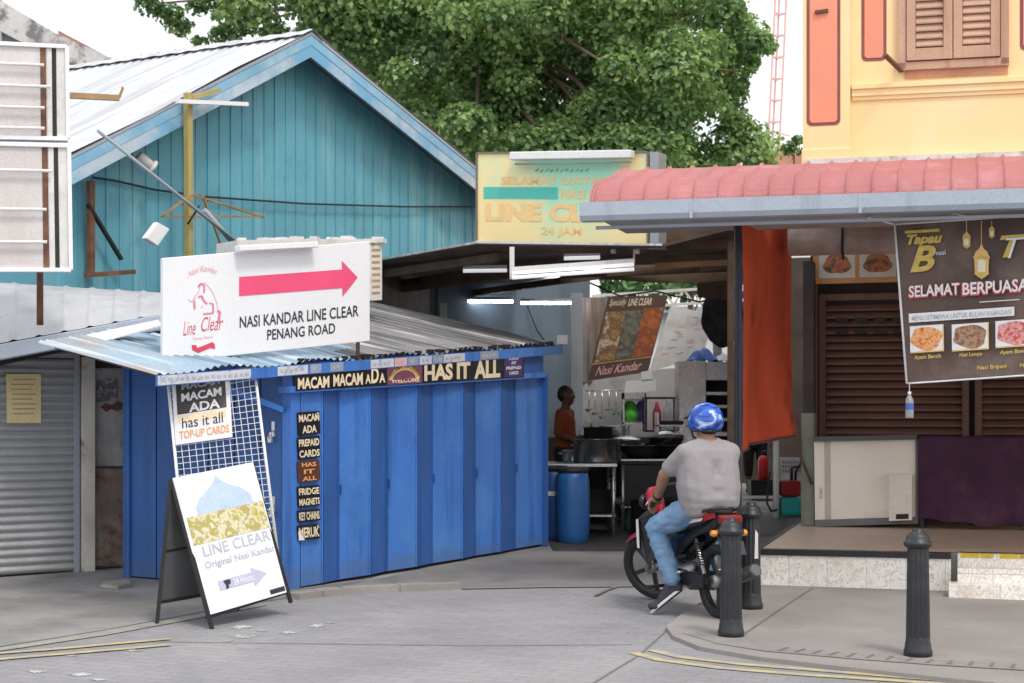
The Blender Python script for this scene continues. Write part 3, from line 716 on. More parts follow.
# small plates down the corner leaf
SP3 = KP.shift(.062)
plates = [(412, 435, ['MACAM', 'ADA'], 'black', 'black plate reading MACAM ADA, topmost in the column on the kiosk corner'),
          (437, 459, ['PREPAID', 'CARDS'], 'black', 'black plate reading PREPAID CARDS, second from top on the kiosk corner'),
          (461, 482, ['HAS', 'IT', 'ALL'], 'brown', 'brown plate with orange letters HAS IT ALL on the kiosk corner'),
          (486, 507, ['FRIDGE', 'MAGNETS'], 'black', 'black plate reading FRIDGE MAGNETS below the brown plate on the kiosk'),
          (510, 522, ['KEY CHAINS'], 'black', 'narrow black plate reading KEY CHAINS on the kiosk corner'),
          (525, 540, ['MERUK'], 'black', 'lowest black plate reading MERUK, with a torn white corner, on the kiosk')]
M['brown_board'] = mat('brown_board', (.10, .035, .025), .5)
for y0, y1, ls, col, lab in plates:
    b = Board(SP3, (297.5, y0 + .6), (319.5, y0 - 1.2), (320.5, y1 - 1.8), (298.5, y1 + .6))
    mb = MB(); b.slab(mb, .008); pl_ = mb.build('name_plate', M['black_board' if col == 'black' else 'brown_board'], origin=b.c[3]); setp(pl_, lab, 'sign', 'plates on the kiosk corner')
    h = 1.0 / len(ls)
    for i, t in enumerate(ls):
        wd = min(.92, .15 * len(t) + .2); mb = MB()
        b.text(mb, t, .5 - wd / 2, .5 + wd / 2, h * i + .14 * h + .03, h * (i + 1) - .14 * h, .003, .03); mb.build('lettering', M['cream_ink' if col == 'black' else 'orange_ink'], pl_)
    if y0 == 525:
        mb = MB(); b.poly(mb, [(.0, .35), (.28, 1.0), (.0, 1.0)], .005); mb.build('torn_corner', M['white'], pl_)
    if y0 in (412, 525):
        mb = MB(); b.text(mb, '2', .86, .97, .06, .26, .003, .02); mb.build('lettering', M['cream_ink'], pl_)

# ---------------------------------------------------------------- white arrow sign standing on the kiosk roof
RS_ = vplane(163, 14.0, 370, 15.4)
rs = Board(RS_, (163, 258), (370, 241), (370, 341), (163, 363))
sg = thing('arrow_sign', 'big white sign with pink arrow reading NASI KANDAR LINE CLEAR PENANG ROAD', 'sign', rs.c[3])
mb = MB(); rs.slab(mb, .045); body = mb.build('sign_box', M['sign_white'], sg, bevel=.006)
rL, rR = 14.0, 15.4
su = lambda px: ((px - 163) / 207) * rL / (rR - ((px - 163) / 207) * (rR - rL))
# letters are placed by (column, fraction between the board's top and bottom edge)
def tf(px, py):
    f = (px - 163) / 207; return (py - (258 - 17 * f)) / ((363 - 22 * f) - (258 - 17 * f))
def sp(px, py): return (su(px), tf(px, py))
mb = MB(); rs.poly(mb, [sp(239, 277), sp(342, 269.5), sp(341.5, 260.5), sp(357.5, 277.5), sp(342.5, 296.5), sp(342, 288), sp(239, 296)], .004)
mb.build('arrow', M['pink'], body)
def stext(t, x0, x1, ym, h, m, bold=.0, shear=0, arc=0, space=1.0, nm='lettering'):
    c = (x0 + x1) / 2; t0, t1 = tf(c, ym - h / 2), tf(c, ym + h / 2)
    d = 0
    mb = MB(); vs, fs = glyph(t, bold, shear, space)
    mb.add([rs.pt(su(x0 + (x1 - x0) * x), t0 + (t1 - t0) * y + arc * 4 * (x - .5) ** 2, .004) for x, y in vs], fs); return mb.build(nm, M[m], body)
stext('NASI KANDAR LINE CLEAR', 239.5, 358.5, 316.5, 11.5, 'black_ink', .012)
stext('PENANG ROAD', 267, 335, 331.5, 10.5, 'black_ink', .012)
stext('Nasi Kandar', 188, 217, 268.5, 6.0, 'pale_red_ink', .0, .25, .05)
stext('Line', 183, 195.5, 328, 14, 'red_ink', -.008, .35); stext('Clear', 201, 223, 323.5, 14, 'red_ink', -.008, .35)
stext('Penang, Malaysia', 193, 213, 338, 3.2, 'pale_red_ink')
mb = MB()                                                     # waiter-and-pole mark drawn as loose strokes
for pts, w_ in [([(198, 287), (200, 284), (204, 285), (204, 293)], 1.6), ([(198, 297), (202, 296), (203, 300), (207, 304)], 1.8), ([(194, 301), (194.5, 309)], 2.0), ([(203, 314), (213, 313), (213, 304), (209, 303)], 1.5), ([(217, 311), (220, 312), (219, 317), (218.5, 323)], 2.4)]:
    for (xa, ya), (xb, yb) in zip(pts, pts[1:]):
        l = math.hypot(xb - xa, yb - ya); nx, ny = -(yb - ya) / l * w_ / 2, (xb - xa) / l * w_ / 2
        rs.poly(mb, [sp(xa + nx, ya + ny), sp(xb + nx, yb + ny), sp(xb - nx, yb - ny), sp(xa - nx, ya - ny)], .004)
mb.build('emblem', mat('ink_soft_red', (.74, .22, .29), .5), body)
mb = MB()
for pts, w_ in [([(193, 299), (199, 291), (200, 283), (205, 283), (212, 291), (217, 304), (217, 310)], .6), ([(188, 299), (191, 302), (196, 298)], .6), ([(201, 308), (203, 305)], .7)]:
    for (xa, ya), (xb, yb) in zip(pts, pts[1:]):
        l = math.hypot(xb - xa, yb - ya); nx, ny = -(yb - ya) / l * w_ / 2, (xb - xa) / l * w_ / 2
        rs.poly(mb, [sp(xa + nx, ya + ny), sp(xb + nx, yb + ny), sp(xb - nx, yb - ny), sp(xa - nx, ya - ny)], .004)
mb.build('emblem_line', M['pale_red_ink'], body)
mb = MB(); rs.poly(mb, [sp(191.5, 345), sp(196, 345), sp(197, 348), sp(205, 345), (su(212), tf(212, 342)), sp(214.5, 344), sp(215, 349), sp(210, 348), sp(203, 351), sp(198, 353), sp(192, 350)], .004); mb.build('ribbon_mark', M['red_ink'], body)
mb = MB(); a, b_ = rs.pt(.32, -.03, .06), rs.pt(.70, -.005, .06); mb.bar(a, b_, .09, .05); mb.build('lamp_fixture', M['white'], sg, bevel=.008)
mb = MB()
for t in (.26, .96):
    mb.tube([rs.pt(t, .4, -.07), rs.pt(t, 1.0, -.07), rs.pt(t, 1.0, -.07) - UP * .18], .02, 6)
    mb.bar(rs.pt(t, .1, -.07), rs.pt(t, 1.05, -.7), .03, .03)
mb.build('back_stay', M['rust'], sg)
# louvred condenser box behind it
acb = Board(vplane(238, 17.2, 384, 18.2), (238, 240), (382, 239), (382, 300), (238, 306))
ac = thing('condenser_unit', 'dusty white louvred condenser box peeping above the arrow sign', 'air conditioner', acb.c[3])
mb = MB(); acb.slab(mb, .5); mb.build('casing', M['offwhite'], ac)
mb = MB()
for k in range(9): acb.rect(mb, .925, .985, .06 + .1 * k, .10 + .1 * k, .003)
mb.build('louvre', M['timber'], ac)
mb = MB()
for k in range(30):
    t = rnd.random(); mb.box(acb.pt(t, .03, -.1 + rnd.uniform(-.1, .1)), (.12, .08, .08 * rnd.uniform(.5, 1.5)), rnd.random() * 3)
mb.build('dust_crust', M['offwhite'], ac)['kind'] = 'stuff'
for sx, zl in ((.06, 0), (.94, 0)):
    mb = MB(); p = acb.pt(sx, 1, -.25); mb.obox(p - V((.03, .03, 0)), V((.06, 0, 0)), V((0, .06, 0)), -UP * (p.z - gz(17))); mb.build('leg', M['rust'], ac)

# ---------------------------------------------------------------- white wire grid and its hanging sign
def pt_at(px, py, d): return P(px, py, d)
g0, g1 = G(189, 603), G(284, 600); g0, g1 = P(187, 577, 13.38), P(280, 572, 14.02)
g3 = P(168, 382, 13.62); g2 = P(254, 367, 14.25)
wg = Board.pts([g3, g2, g1, g0])
gr = thing('wire_grid', 'white wire display grid leaning under the kiosk awning', 'display grid', g0)
mb = MB()
for a, b_ in ((g3, g0), (g2, g1), (g3, g2), (g0, g1)): mb.tube([a, b_], .013, 8)
mb.build('frame', M['white'], gr)
mb = MB()
for k in range(1, 13): mb.bar(wg.pt(k / 13, 0), wg.pt(k / 13, 1), .0045, .0045)
for k in range(1, 33): mb.bar(wg.pt(0, k / 33), wg.pt(1, k / 33), .0045, .0045)
mb.build('wire_mesh', M['white'], gr)
tsb = Board(Plane(wg.pt(.3, .2, .03), wg.n), (172.5, 381), (229, 371), (232.5, 437), (176, 445))
ts = MB(); tsb.slab(ts, .012); tso = ts.build('hanging_sign', M['sign_white'], origin=tsb.c[3]); setp(tso, 'white and black sign reading MACAM MACAM ADA has it all, hung on the wire grid', 'sign')
mb = MB(); tsb.rect(mb, .05, .92, .01, .54, .002); mb.build('black_panel', mat('weathered_black', (.055, .052, .05), .6, stain=((.12, .11, .1), 6, .5, .7)), tso)
mb = MB(); tsb.rect(mb, .06, .9, .56, .68, .002); mb.build('peach_band', mat('peach_band', (.80, .66, .48), .6), tso)
for t, a, b_, t0, t1, m, bo in [('MACAM', .14, .82, .06, .17, 'grey_ink', .03), ('MACAM', .13, .84, .22, .35, 'sign_white', .03), ('ADA', .25, .80, .39, .53, 'sign_white', .03), ('has it all', .12, .84, .60, .76, 'black_ink', .0), ('TOP-UP CARDS', .06, .94, .80, .92, 'orange_ink', .015)]:
    mb = MB(); tsb.text(mb, t, a, b_, t0, t1, .004, bo); mb.build('lettering', M[m], tso)

# ---------------------------------------------------------------- A-board on the pavement edge
fL, fR = G(212, 629), V((-1.729, 13.3, 0)); fL.z = gz(fL.y)
tL, tR = P(173, 478, 12.87), P(253, 462, 13.55)
fR = tR + (fL - tL) * .985
bk = G(157, 624); bk.z = gz(bk.y); bR = bk + (fR - fL); bR.z = gz(bR.y)
ab = thing('sandwich_board', 'white A-board with arrow reading LINE CLEAR Original Nasi Kandar on the pavement edge', 'A-board', (fL + bR) / 2)
w_ = (fL - tL)
brd = Board.pts([tL, tR, tR + (fL - tL) * .91, tL + (fL - tL) * .91])
mb = MB(); brd.slab(mb, .015); face = mb.build('front_panel', M['sign_white'], ab)
mb = MB()
mb.bar(tL - brd.n * .02, fL, .03, .02); mb.bar(tR - brd.n * .02, fR, .03, .02); mb.bar(tL.lerp(fL, .92) - brd.n * .03, tR.lerp(fR, .92) - brd.n * .03, .025, .02)
mb.build('front_frame', M['black_metal'], ab)
bt, btR = tL - brd.n * .03, tR - brd.n * .03
mb = MB(); mb.bar(bt, bk, .03, .03); mb.bar(btR, bR, .03, .03); mb.bar(bt.lerp(bk, .85), btR.lerp(bR, .85), .025, .025); mb.bar(bt.lerp(bk, .5), btR.lerp(bR, .5), .02, .02); mb.build('back_frame', M['black_metal'], ab)
bb2 = Board.pts([bt, btR, btR.lerp(bR, .84), bt.lerp(bk, .84)])
mb = MB(); mb.prism([p for p in bb2.c], (bb2.n) * .008); mb.build('back_panel', mat('board_back', (.10, .105, .11), .6, var=.25, scale=3), ab)
M['dome_blue'] = mat('print_pale_blue', (.47, .58, .72), .5, var=.06, scale=6)
M['rice'] = foodmat('print_rice', [(.40, .34, .06), (.52, .42, .09), (.68, .66, .52), (.38, .34, .12), (.46, .38, .08), (.74, .73, .68)], 13)
M['pale_grey_ink'] = mat('ink_pale_grey', (.46, .48, .55), .5)
M['pale_arrow'] = mat('print_arrow', (.47, .49, .62), .5, var=.1)
mb = MB(); dome = [(.20, .325)] + [(.20 + .12 * k, .325 - .10 * k - .06 * math.sin(k * math.pi / 2)) for k in (.5, 1)] + [(.42, .12), (.47, .06), (.53, .12), (.68, .16), (.80, .22), (.88, .285)]
brd.poly(mb, [(.18, .30), (.17, .245), (.24, .185), (.36, .135), (.45, .085), (.50, .035), (.54, .085), (.64, .13), (.78, .175), (.86, .23), (.87, .30)], .002); mb.build('dome_print', M['dome_blue'], face)
mb = MB(); brd.rect(mb, .035, .985, .30, .505, .003); mb.build('rice_photo', M['rice'], face)
for t, a, b_, t0, t1, m in [('LINE CLEAR', .12, .96, .52, .60, 'pale_grey_ink'), ('Original Nasi Kandar', .10, .98, .635, .70, 'pale_grey_ink')]:
    mb = MB(); brd.text(mb, t, a, b_, t0, t1, .003, .01); mb.build('lettering', M[m], face)
mb = MB(); brd.poly(mb, [(.20, .79), (.62, .79), (.62, .755), (.80, .825), (.62, .895), (.62, .86), (.20, .86)], .003); mb.build('arrow', M['pale_arrow'], face)
mb = MB(); brd.text(mb, '24 Hours', .38, .62, .80, .85, .005, .01); mb.build('lettering', M['sign_white'], face)
mb = MB(); brd.poly(mb, [(.26, .80), (.30, .795), (.35, .80), (.34, .83), (.315, .83), (.31, .855), (.275, .86), (.28, .83)], .005); mb.build('black_mark', M['black_ink'], face)
mb = MB(); brd.rect(mb, .78, .97, .95, .985, .003); mb.build('maker_strip', M['black_ink'], face)
# ================================================================ yellow shophouse on the right
rq = lambda s, d, z: RP + RD * s + RN * d + UP * z           # along the front, into the building, height
def rs_(pl, px): return (pl.hit(px, 400) - RP).dot(RD)
M['ywall'] = mat('yellow_wall', (.88, .655, .345), .8, var=.04, scale=.8, bump=.08, bscale=20, streak=((.78, .57, .28), 1.6, .58, .85), stain=((.88, .71, .43), 1.3, .5, .75), grain=.015)
M['coral'] = mat('coral_panel', (.80, .30, .19), .7, var=.06, scale=1.2, streak=((.72, .26, .17), 3, .55, .8), bump=.05, grain=.02)
M['coral_edge'] = mat('coral_border', (.26, .09, .08), .7)
M['ybrown'] = mat('louvre_brown', (.54, .33, .23), .65, var=.10, scale=3, streak=((.27, .14, .09), 4, .55, .75))
M['whitewash'] = mat('whitewashed_edge', (.66, .64, .62), .85, var=.12, scale=4, stain=((.40, .34, .33), 5, .5, .65))
RU = Plane(RP, RN).shift(-.12)
house = thing('yellow_shophouse', 'yellow upper floor of a shophouse with coral panels and brown louvred window', 'building', rq(3, 1, 0))
s0 = rs_(RU, 804); ZB, ZT = 3.50, 7.2
def ur(x, y, off=0): return RU.hit(x, y, off)
mb = MB(); mb.obox(rq(s0, .12, ZB), RD * 9, RN * 9, UP * (ZT - ZB)); mb.build('wall', M['ywall'], house)
mb = MB(); mb.obox(rq(s0 - .003, .04, ZB), RD * (rs_(RU, 851) - s0), RN * .08, UP * (ZT - ZB)); mb.obox(rq(s0 - .012, .028, ZB), RD * (rs_(RU, 853) - s0), RN * .02, UP * .28)
pil = mb.build('pilaster', M['ywall'], house, bevel=.006)
zL = lambda y, x=900: RU.hit(x, y).z
mb = MB(); s1 = rs_(RU, 852)
for z0, z1, d in ((zL(99), zL(95), .018), (zL(95), zL(88), .032), (zL(88), zL(83), .05)):
    mb.obox(rq(s1, .12 - d, z0), RD * 7.5, RN * d, UP * (z1 - z0 + .001))
mb.build('ledge', M['ywall'], house, bevel=.004)
def rounded(s_a, s_b, z0, z1, r, d, k=5):
    pts = []
    for cx, cz, q0 in ((s_b - r, z1 - r, 0), (s_a + r, z1 - r, 90), (s_a + r, z0 + r, 180), (s_b - r, z0 + r, 270)):
        for i in range(k + 1):
            q = math.radians(q0 + 90 * i / k); pts.append(rq(cx + r * math.cos(q), d, cz + r * math.sin(q)))
    return pts
for xa, xb, yb, pl_d, owner in ((807.5, 841, 127, .04, pil), (861.5, 886.5, 61, .12, house), (1020, 1046, 50, .12, house)):
    sa, sb = rs_(RU, xa), rs_(RU, xb); z0 = zL(yb, (xa + xb) / 2)
    mb = MB(); mb.prism(rounded(sa, sb, z0, 6.9, .045, pl_d - .004), RN * .004 + V((0, 0, 0))); pb_ = mb.build('coral_panel', M['coral_edge'], owner)
    mb = MB(); mb.prism(rounded(sa + .026, sb - .026, z0 + .026, 6.87, .032, pl_d - .008), RN * .003); mb.build('panel_field', M['coral'], pb_)
sa, sb = rs_(RU, 898), rs_(RU, 1009); z0 = zL(68, 950)
win = MB()
for a, b_, c, d in ((sa, sa + .07, z0, 6.6), (sb - .07, sb, z0, 6.6), (sa, sb, z0 - .01, z0 + .06)):
    win.obox(rq(a, .12 - .05, c), RD * (b_ - a), RN * .06, UP * (d - c))
wf = win.build('window', M['ybrown'], house, bevel=.004)
mid = (sa + sb) / 2
for a, b_ in ((sa + .075, mid - .004), (mid + .004, sb - .075)):
    mb = MB(); zb2 = z0 + .07
    for x0, x1, c, d in ((a, a + .075, zb2, 6.4), (b_ - .075, b_, zb2, 6.4), (a + .0755, b_ - .0755, zb2, zb2 + .10)):
        mb.obox(rq(x0, .055, c), RD * (x1 - x0), RN * .04, UP * (d - c))
    z = zb2 + .115
    while z < 6.2:
        o = rq(a + .078, .062, z); mb.obox(o, RD * (b_ - a - .156), RN * .03 + UP * .064, UP * .012 - RN * .002)
        mb.obox(o + UP * .0, RD * (b_ - a - .156), RN * .006, UP * .02); z += .0655
    mb.build('louvred_shutter', M['ybrown'], wf, bevel=.002)
mb = MB(); mb.prism([ur(*p, .02) for p in [(905, 69), (1008, 65), (1008, 74), (905, 79)]], RN * .02); mb.build('sill_patch', mat('bare_render', (.62, .30, .18), .9, var=.2, stain=((.34, .25, .2), 6, .5, .65)), house)
mb = MB(); mb.bar(ur(886, 60, .22), ur(902, 72, .03), .045, .02); mb.build('shutter_stay', M['rust'], house)
mb = MB(); mb.tube([ur(823, 14, -.08 + .08), ur(823, 14, .12)], .012); mb.bar(ur(816, 15, .1), ur(829, 13, .1), .02, .03); mb.build('wall_hook', M['rust'], house)
mb = MB(); mb.obox(rq(s0 + .02, .012, ZB), RD * 8, RN * .1, UP * .19); mb.build('flashing', M['whitewash'], house)
# ---------------------------------------------------------------- pink tiled awning
awn = thing('pink_awning', 'long faded pink ribbed awning with a grey gutter over the shop front', 'awning', rq(1, -.5, 3.1))
GA = Plane(RP, RN).shift(1.25)
sL = rs_(GA, 584); zg0 = GA.hit(584, 223).z; zg1 = GA.hit(584, 205).z
M['pink_tile'] = mat('faded_pink_tile', (.42, .165, .165), .75, var=.08, scale=1.5, streak=((.54, .27, .285), 3, .55, .85), stain=((.36, .155, .135), 1.1, .55, .8), grain=.03)
AWL = 8.2
def pink(i, j):
    s = sL + .05 + AWL * i
    # cross-section: a quarter round rising from the gutter, then a flatter slope back to the wall
    k = j
    if k < .6: q = k / .6 * math.pi / 2 * .95; d, z = -1.22 + .48 * (1 - math.cos(q)), zg1 - .02 + .27 * math.sin(q)
    else: t = (k - .6) / .4; d, z = -.77 + .80 * t, zg1 + .247 + .21 * t
    rib = max(0.0, math.cos(2 * math.pi * (s - sL - .1) / .2035))
    h = .034 * rib ** 18 + .004 * abs(math.sin(2 * math.pi * (s - sL) / .2035 * .5))
    stp = .010 * math.sin(2 * math.pi * k * 13)
    return rq(s, d - h * .7 * (1 - k), z + h * .8 + stp)
mb = MB(); mb.grid(pink, 41 * 18, 40); mb.build('ribbed_sheet', M['pink_tile'], awn)
mb = MB(); mb.prism([pink(0, j / 12) for j in range(13)] + [rq(sL + .05, .03, zg1 - .02)], -RD * .012); mb.build('end_cheek', M['pink_tile'], awn)
mb = MB()
o = rq(sL, -1.40, zg0); wd = RD * (AWL + .1)
mb.prism([o, o + RN * .12, o + RN * .13 + UP * (zg1 - zg0), o + RN * .10 + UP * (zg1 - zg0), o + RN * .10 + UP * .02, o + RN * .02 + UP * .02, o - RN * .0 + UP * (zg1 - zg0), o - RN * .03 + UP * (zg1 - zg0 + .0), o - RN * .025 + UP * .04], wd)
gt = mb.build('gutter', M['gutter'], awn)
for px in (693, 860):
    mb = MB(); s = rs_(GA, px); mb.obox(rq(s, -1.432, zg0 - .004), RD * .025, RN * .01, UP * (zg1 - zg0)); mb.build('gutter_strap', M['gutter'], gt)
mb = MB(); mb.obox(rq(sL + .1, -1.2, zg0 + .04), RD * AWL, RN * 1.25, UP * .03); mb.build('soffit', mat('awning_soffit', (.35, .34, .34), .8, var=.2), awn)
mb = MB(); mb.obox(rq(sL + .1, -1.26, zg0 - .055), RD * AWL, RN * .04, UP * .025); mb.build('bearer', M['grey_steel'], awn)
# ---------------------------------------------------------------- five-foot way: platform, steps, shutters
PZ = RF.hit(757, 549).z
plat = thing('tiled_platform', 'raised tiled shop platform faced with pale marble-pattern tiles and edged in black', 'platform', rq(2, 1, gz(15)))
M['beige_tile'] = mat('beige_floor_tile', (.58, .44, .34), .45, var=.10, scale=2, stain=((.50, .37, .28), 2, .5, .75))
def marble(name):
    m, nt, bs = nodes(name); tc = nt.nodes.new('ShaderNodeTexCoord').outputs['Object']
    mp = mapping(nt, tc, (1, 1, 1), (0, 0, math.radians(15)))
    br = nt.nodes.new('ShaderNodeTexBrick'); L(nt, mapping(nt, tc, (1, 1, 1), (math.radians(90), 0, math.radians(0))), br.inputs['Vector'])
    br.inputs['Brick Width'].default_value = .32; br.inputs['Row Height'].default_value = .35; br.offset = 0
    br.inputs['Scale'].default_value = 1; br.inputs['Mortar Size'].default_value = .004
    br.inputs['Color1'].default_value = (.90, .87, .83, 1); br.inputs['Color2'].default_value = (.84, .80, .76, 1); br.inputs['Mortar'].default_value = (.6, .55, .5, 1)
    vn = nt.nodes.new('ShaderNodeTexNoise'); vn.inputs['Scale'].default_value = 11; vn.inputs['Detail'].default_value = 7; vn.inputs['Distortion'].default_value = 2.2
    L(nt, mapping(nt, tc, (1, 1, .8), (0, .6, .4)), vn.inputs['Vector'])
    k = ramp(nt, vn.outputs['Fac'], [(.46, (0, 0, 0)), (.50, (.85, .85, .85)), (.54, (0, 0, 0))])
    c = mix(nt, k, br.outputs['Color'], (.50, .40, .30))
    k2 = ramp(nt, noise(nt, tc, 3, 6, .7), [(.52, (0, 0, 0)), (.66, (.7, .7, .7))])
    c = mix(nt, k2, c, (.62, .54, .46))
    L(nt, c, bs.inputs['Base Color']); bs.inputs['Roughness'].default_value = .3
    return m
M['marble'] = marble('marble_tile'); M['black_edge'] = mat('black_edge_tile', (.02, .02, .022), .4)
M['hazard_yellow'] = mat('hazard_yellow', (.60, .43, .04), .6, stain=((.3, .25, .1), 9, .5, .6))
SX = rs_(RF, 951); zgr = gz(14.6) - .15
mb = MB(); mb.obox(rq(.0, .0, zgr), RD * SX, RN * .06, UP * (PZ - .05 - zgr)); mb.build('riser', M['marble'], plat)
mb = MB(); mb.obox(rq(0, .06, zgr), RD * 9, RN * 4.6, UP * (PZ - zgr - .004)); mb.build('base', M['apron'], plat)
mb = MB(); mb.obox(rq(-.02, -.02, PZ - .05), RD * (SX + .02), RN * .1, UP * .052); mb.obox(rq(-.02, .08, PZ - .05), RD * .06, RN * 3.6, UP * .052); mb.build('nosing', M['black_edge'], plat, bevel=.004)
mb = MB(); mb.face([rq(.04, .08, PZ), rq(9, .08, PZ), rq(9, 4.6, PZ), rq(.04, 4.6, PZ)]); mb.build('tile_floor', M['beige_tile'], plat)
mb = MB(); mb.obox(rq(-.015, .08, zgr), RD * .015, RN * 3.7, UP * (PZ - zgr - .05)); mb.build('side_riser', M['dark'], plat)  # near-black colour paints the shadow on this side of the platform
stp_ = thing('entrance_steps', 'three low pale tiled steps with a worn yellow edge beside the platform', 'steps', rq(SX + 1, -.2, zgr))
h3 = (PZ - gz(14.3) - .03) / 3
for k in range(3):
    mb = MB(); d0 = -.42 + .2 * k; zt_ = gz(14.3) + .03 + h3 * (k + 1)
    mb.obox(rq(SX + .004 + (.05 if k else -.02), d0, zgr), RD * 5, RN * .2, UP * (zt_ - zgr)); s_ = mb.build('step', M['marble'], stp_, bevel=.006)
    if k == 2:
        mb = MB()
        for j in range(30):
            mb.obox(rq(SX + .08 + .16 * j, d0 - .003, zt_ - .035), RD * (.11 if j % 2 else .15), RN * .06, UP * .0375)
        mb.build('yellow_edge', M['hazard_yellow'], s_)
RSP = Plane(RP, RN).shift(-3.62)
gs0 = rs_(RSP, 819); front = thing('louvred_shopfront', 'dark brown louvred metal shutters closing the shop behind the platform', 'shop front', rq(3, 3.6, PZ))
M['shopbrown'] = mat('shutter_brown', (.15, .070, .052), .5, var=.12, scale=2, streak=((.10, .05, .042), 4, .5, .7))
sm_ = rs_(RSP, 972)
mb = MB(); mb.obox(rq(gs0 - .1, 3.72, PZ), RD * 8, RN * .1, UP * 2.9); mb.build('shop_wall', mat('dim_wall', (.06, .045, .04), .8), front)
for a, b_ in ((gs0, sm_ - .03), (sm_ + .03, sm_ + 1.55), (sm_ + 1.61, sm_ + 3.2)):
    mb = MB()
    for x0, x1, c, d in ((a, a + .07, PZ, 2.75), (b_ - .07, b_, PZ, 2.75), (a + .07, b_ - .07, 2.68, 2.75), (a + .07, b_ - .07, PZ, PZ + .1)):
        mb.obox(rq(x0, 3.60, c), RD * (x1 - x0), RN * .08, UP * (d - c))
    z = PZ + .13
    while z < 2.62:
        mb.obox(rq(a + .072, 3.625, z), RD * (b_ - a - .144), RN * .045 + UP * .05, UP * .018); z += .083
    mb.build('louvred_leaf', M['shopbrown'], front)
mb = MB(); mb.obox(rq(gs0 - .12, 3.52, PZ), RD * .11, RN * .14, UP * 2.7); mb.build('jamb_post', M['shopbrown'], front)
mb = MB()
for k in range(4):
    for r_ in range(2): mb.obox(rq(gs0 + .18 + .2 * k, 3.585, 2.44 - .12 * r_), RD * .13, RN * .012, UP * .05)
mb.build('vent_grille', M['dark'], front)['kind'] = 'stuff'
# food picture board above the shutters
fp = thing('food_picture_board', 'orange-edged board with pictures of dishes above the brown shutters', 'sign', rq(gs0, 3.5, 2.5))
fbd = Board(RSP.shift(.12), (813, 250), (935, 247), (935, 281), (813, 284))
mb = MB(); fbd.slab(mb, .04); mb.build('board', mat('orange_board', (.55, .27, .10), .5, var=.1), fp)
M['curry'] = foodmat('print_curry', [(.14, .03, .015), (.35, .08, .03), (.45, .16, .06), (.12, .06, .03), (.05, .05, .02)], 11)
M['plate_white'] = mat('print_white_plate', (.62, .58, .54), .4)
for a in (.05, .385, .72):
    mb = MB(); fbd.rect(mb, a, a + .30, .08, .84, .003); ph = mb.build('photo', M['plate_white'], fp)
    mb = MB(); fbd.poly(mb, [(a + .15 + (.115 + .012 * math.sin(5 * q)) * math.cos(q), .44 + (.30 + .05 * math.sin(3 * q)) * math.sin(q)) for q in [2 * math.pi * k / 22 for k in range(22)]], .005); mb.build('dish', M['curry'], ph)
# rolled bamboo blind
bl_ = thing('rolled_blind', 'grey-brown rolled bamboo blind hanging under the awning', 'blind', rq(1, 1, 2.9))
BP = Plane(RP, RN).shift(-1.0); bs0, bs1 = rs_(BP, 789), rs_(BP, 789) + 6
zb0, zb1 = BP.hit(800, 258).z, BP.hit(800, 222).z
mb = MB()
def bfn(i, j):
    q = j
    if q < .45: d, z = .0, zb1 - (zb1 - zb0 - .16) * q / .45
    else: a = (q - .45) / .55 * math.pi * 1.4; d, z = .085 - .085 * math.cos(a) - 0.0, zb0 + .16 - .02 - .12 * math.sin(a * .72)
    return rq(bs0 + (bs1 - bs0) * i, 1.0 - .06 + d * .8 - .09 * math.sin(q * math.pi), z + .004 * math.sin(q * 120))
mb.grid(bfn, 60, 44); M['bamboo'] = mat('bamboo_slats', (.40, .32, .30), .75, var=.2, scale=6); mb.build('roll', M['bamboo'], bl_)
mb = MB()
for s in (bs0 + .5, bs0 + 1.6): mb.tube([rq(s, .86, zb1), rq(s, .84, zb0 + .05), rq(s, .95, zb0 - .02)], .012, 6)
mb.build('pull_cord', M['black_metal'], bl_)
mb = MB(); mb.bar(rq(bs0 - .1, .98, zb1 + .04), rq(bs1, .98, zb1 + .04), .03, .05); mb.build('head_rail', M['offwhite'], bl_)
# ---------------------------------------------------------------- counters on the platform
CP = Plane(RP, RN).shift(-3.05)
cb = Board(CP, (814, 441), (917, 439), (917, 523), (815, 526))
ct = thing('white_counter', 'pale cream sales counter with a dark frame standing on the platform', 'counter', cb.c[3])
mb = MB(); cb.slab(mb, .5); mb.build('body', mat('cream_laminate', (.86, .77, .67), .45, var=.05, scale=2, stain=((.60, .54, .48), 2.3, .6, .8), grain=.02), ct, bevel=.005)
mb = MB(); cb.rect(mb, .10, .16, .0, 1, .003, 0); mb.build('panel_seam', mat('seam', (.52, .47, .41), .5), ct)
mb = MB(); c = cb.c; mb.bar(c[0] + UP * .02, c[1] + UP * .02, .1, .05); mb.bar(c[0] + UP * .02 - cb.n * .25, c[1] + UP * .02 - cb.n * .25, .5, .045); mb.build('counter_top', mat('dark_top', (.09, .085, .085), .4), ct)
mb = MB(); mb.bar(c[3] + UP * .03 + cb.n * .01, c[2] + UP * .03 + cb.n * .01, .03, .07); mb.bar(c[1] + cb.n * .005, c[2] + cb.n * .005, .03, .03, up=cb.n); mb.build('frame', mat('counter_frame', (.15, .15, .16), .5), ct)
sbx = Board(CP.shift(.14), (889, 474), (912, 474), (912, 520), (889, 521))
mb = MB(); sbx.slab(mb, .135); so = mb.build('carton', mat('cream_box', (.82, .75, .68), .5), origin=sbx.c[3]); setp(so, 'small cream box with a dark slot standing against the pale counter', 'box')
mb = MB(); sbx.rect(mb, .3, .85, .86, .97, .002); mb.build('slot', M['dark'], so)
mb = MB(); cb.rect(mb, .05, .075, .55, .68, .004); mb.build('handle', M['steel'], ct)
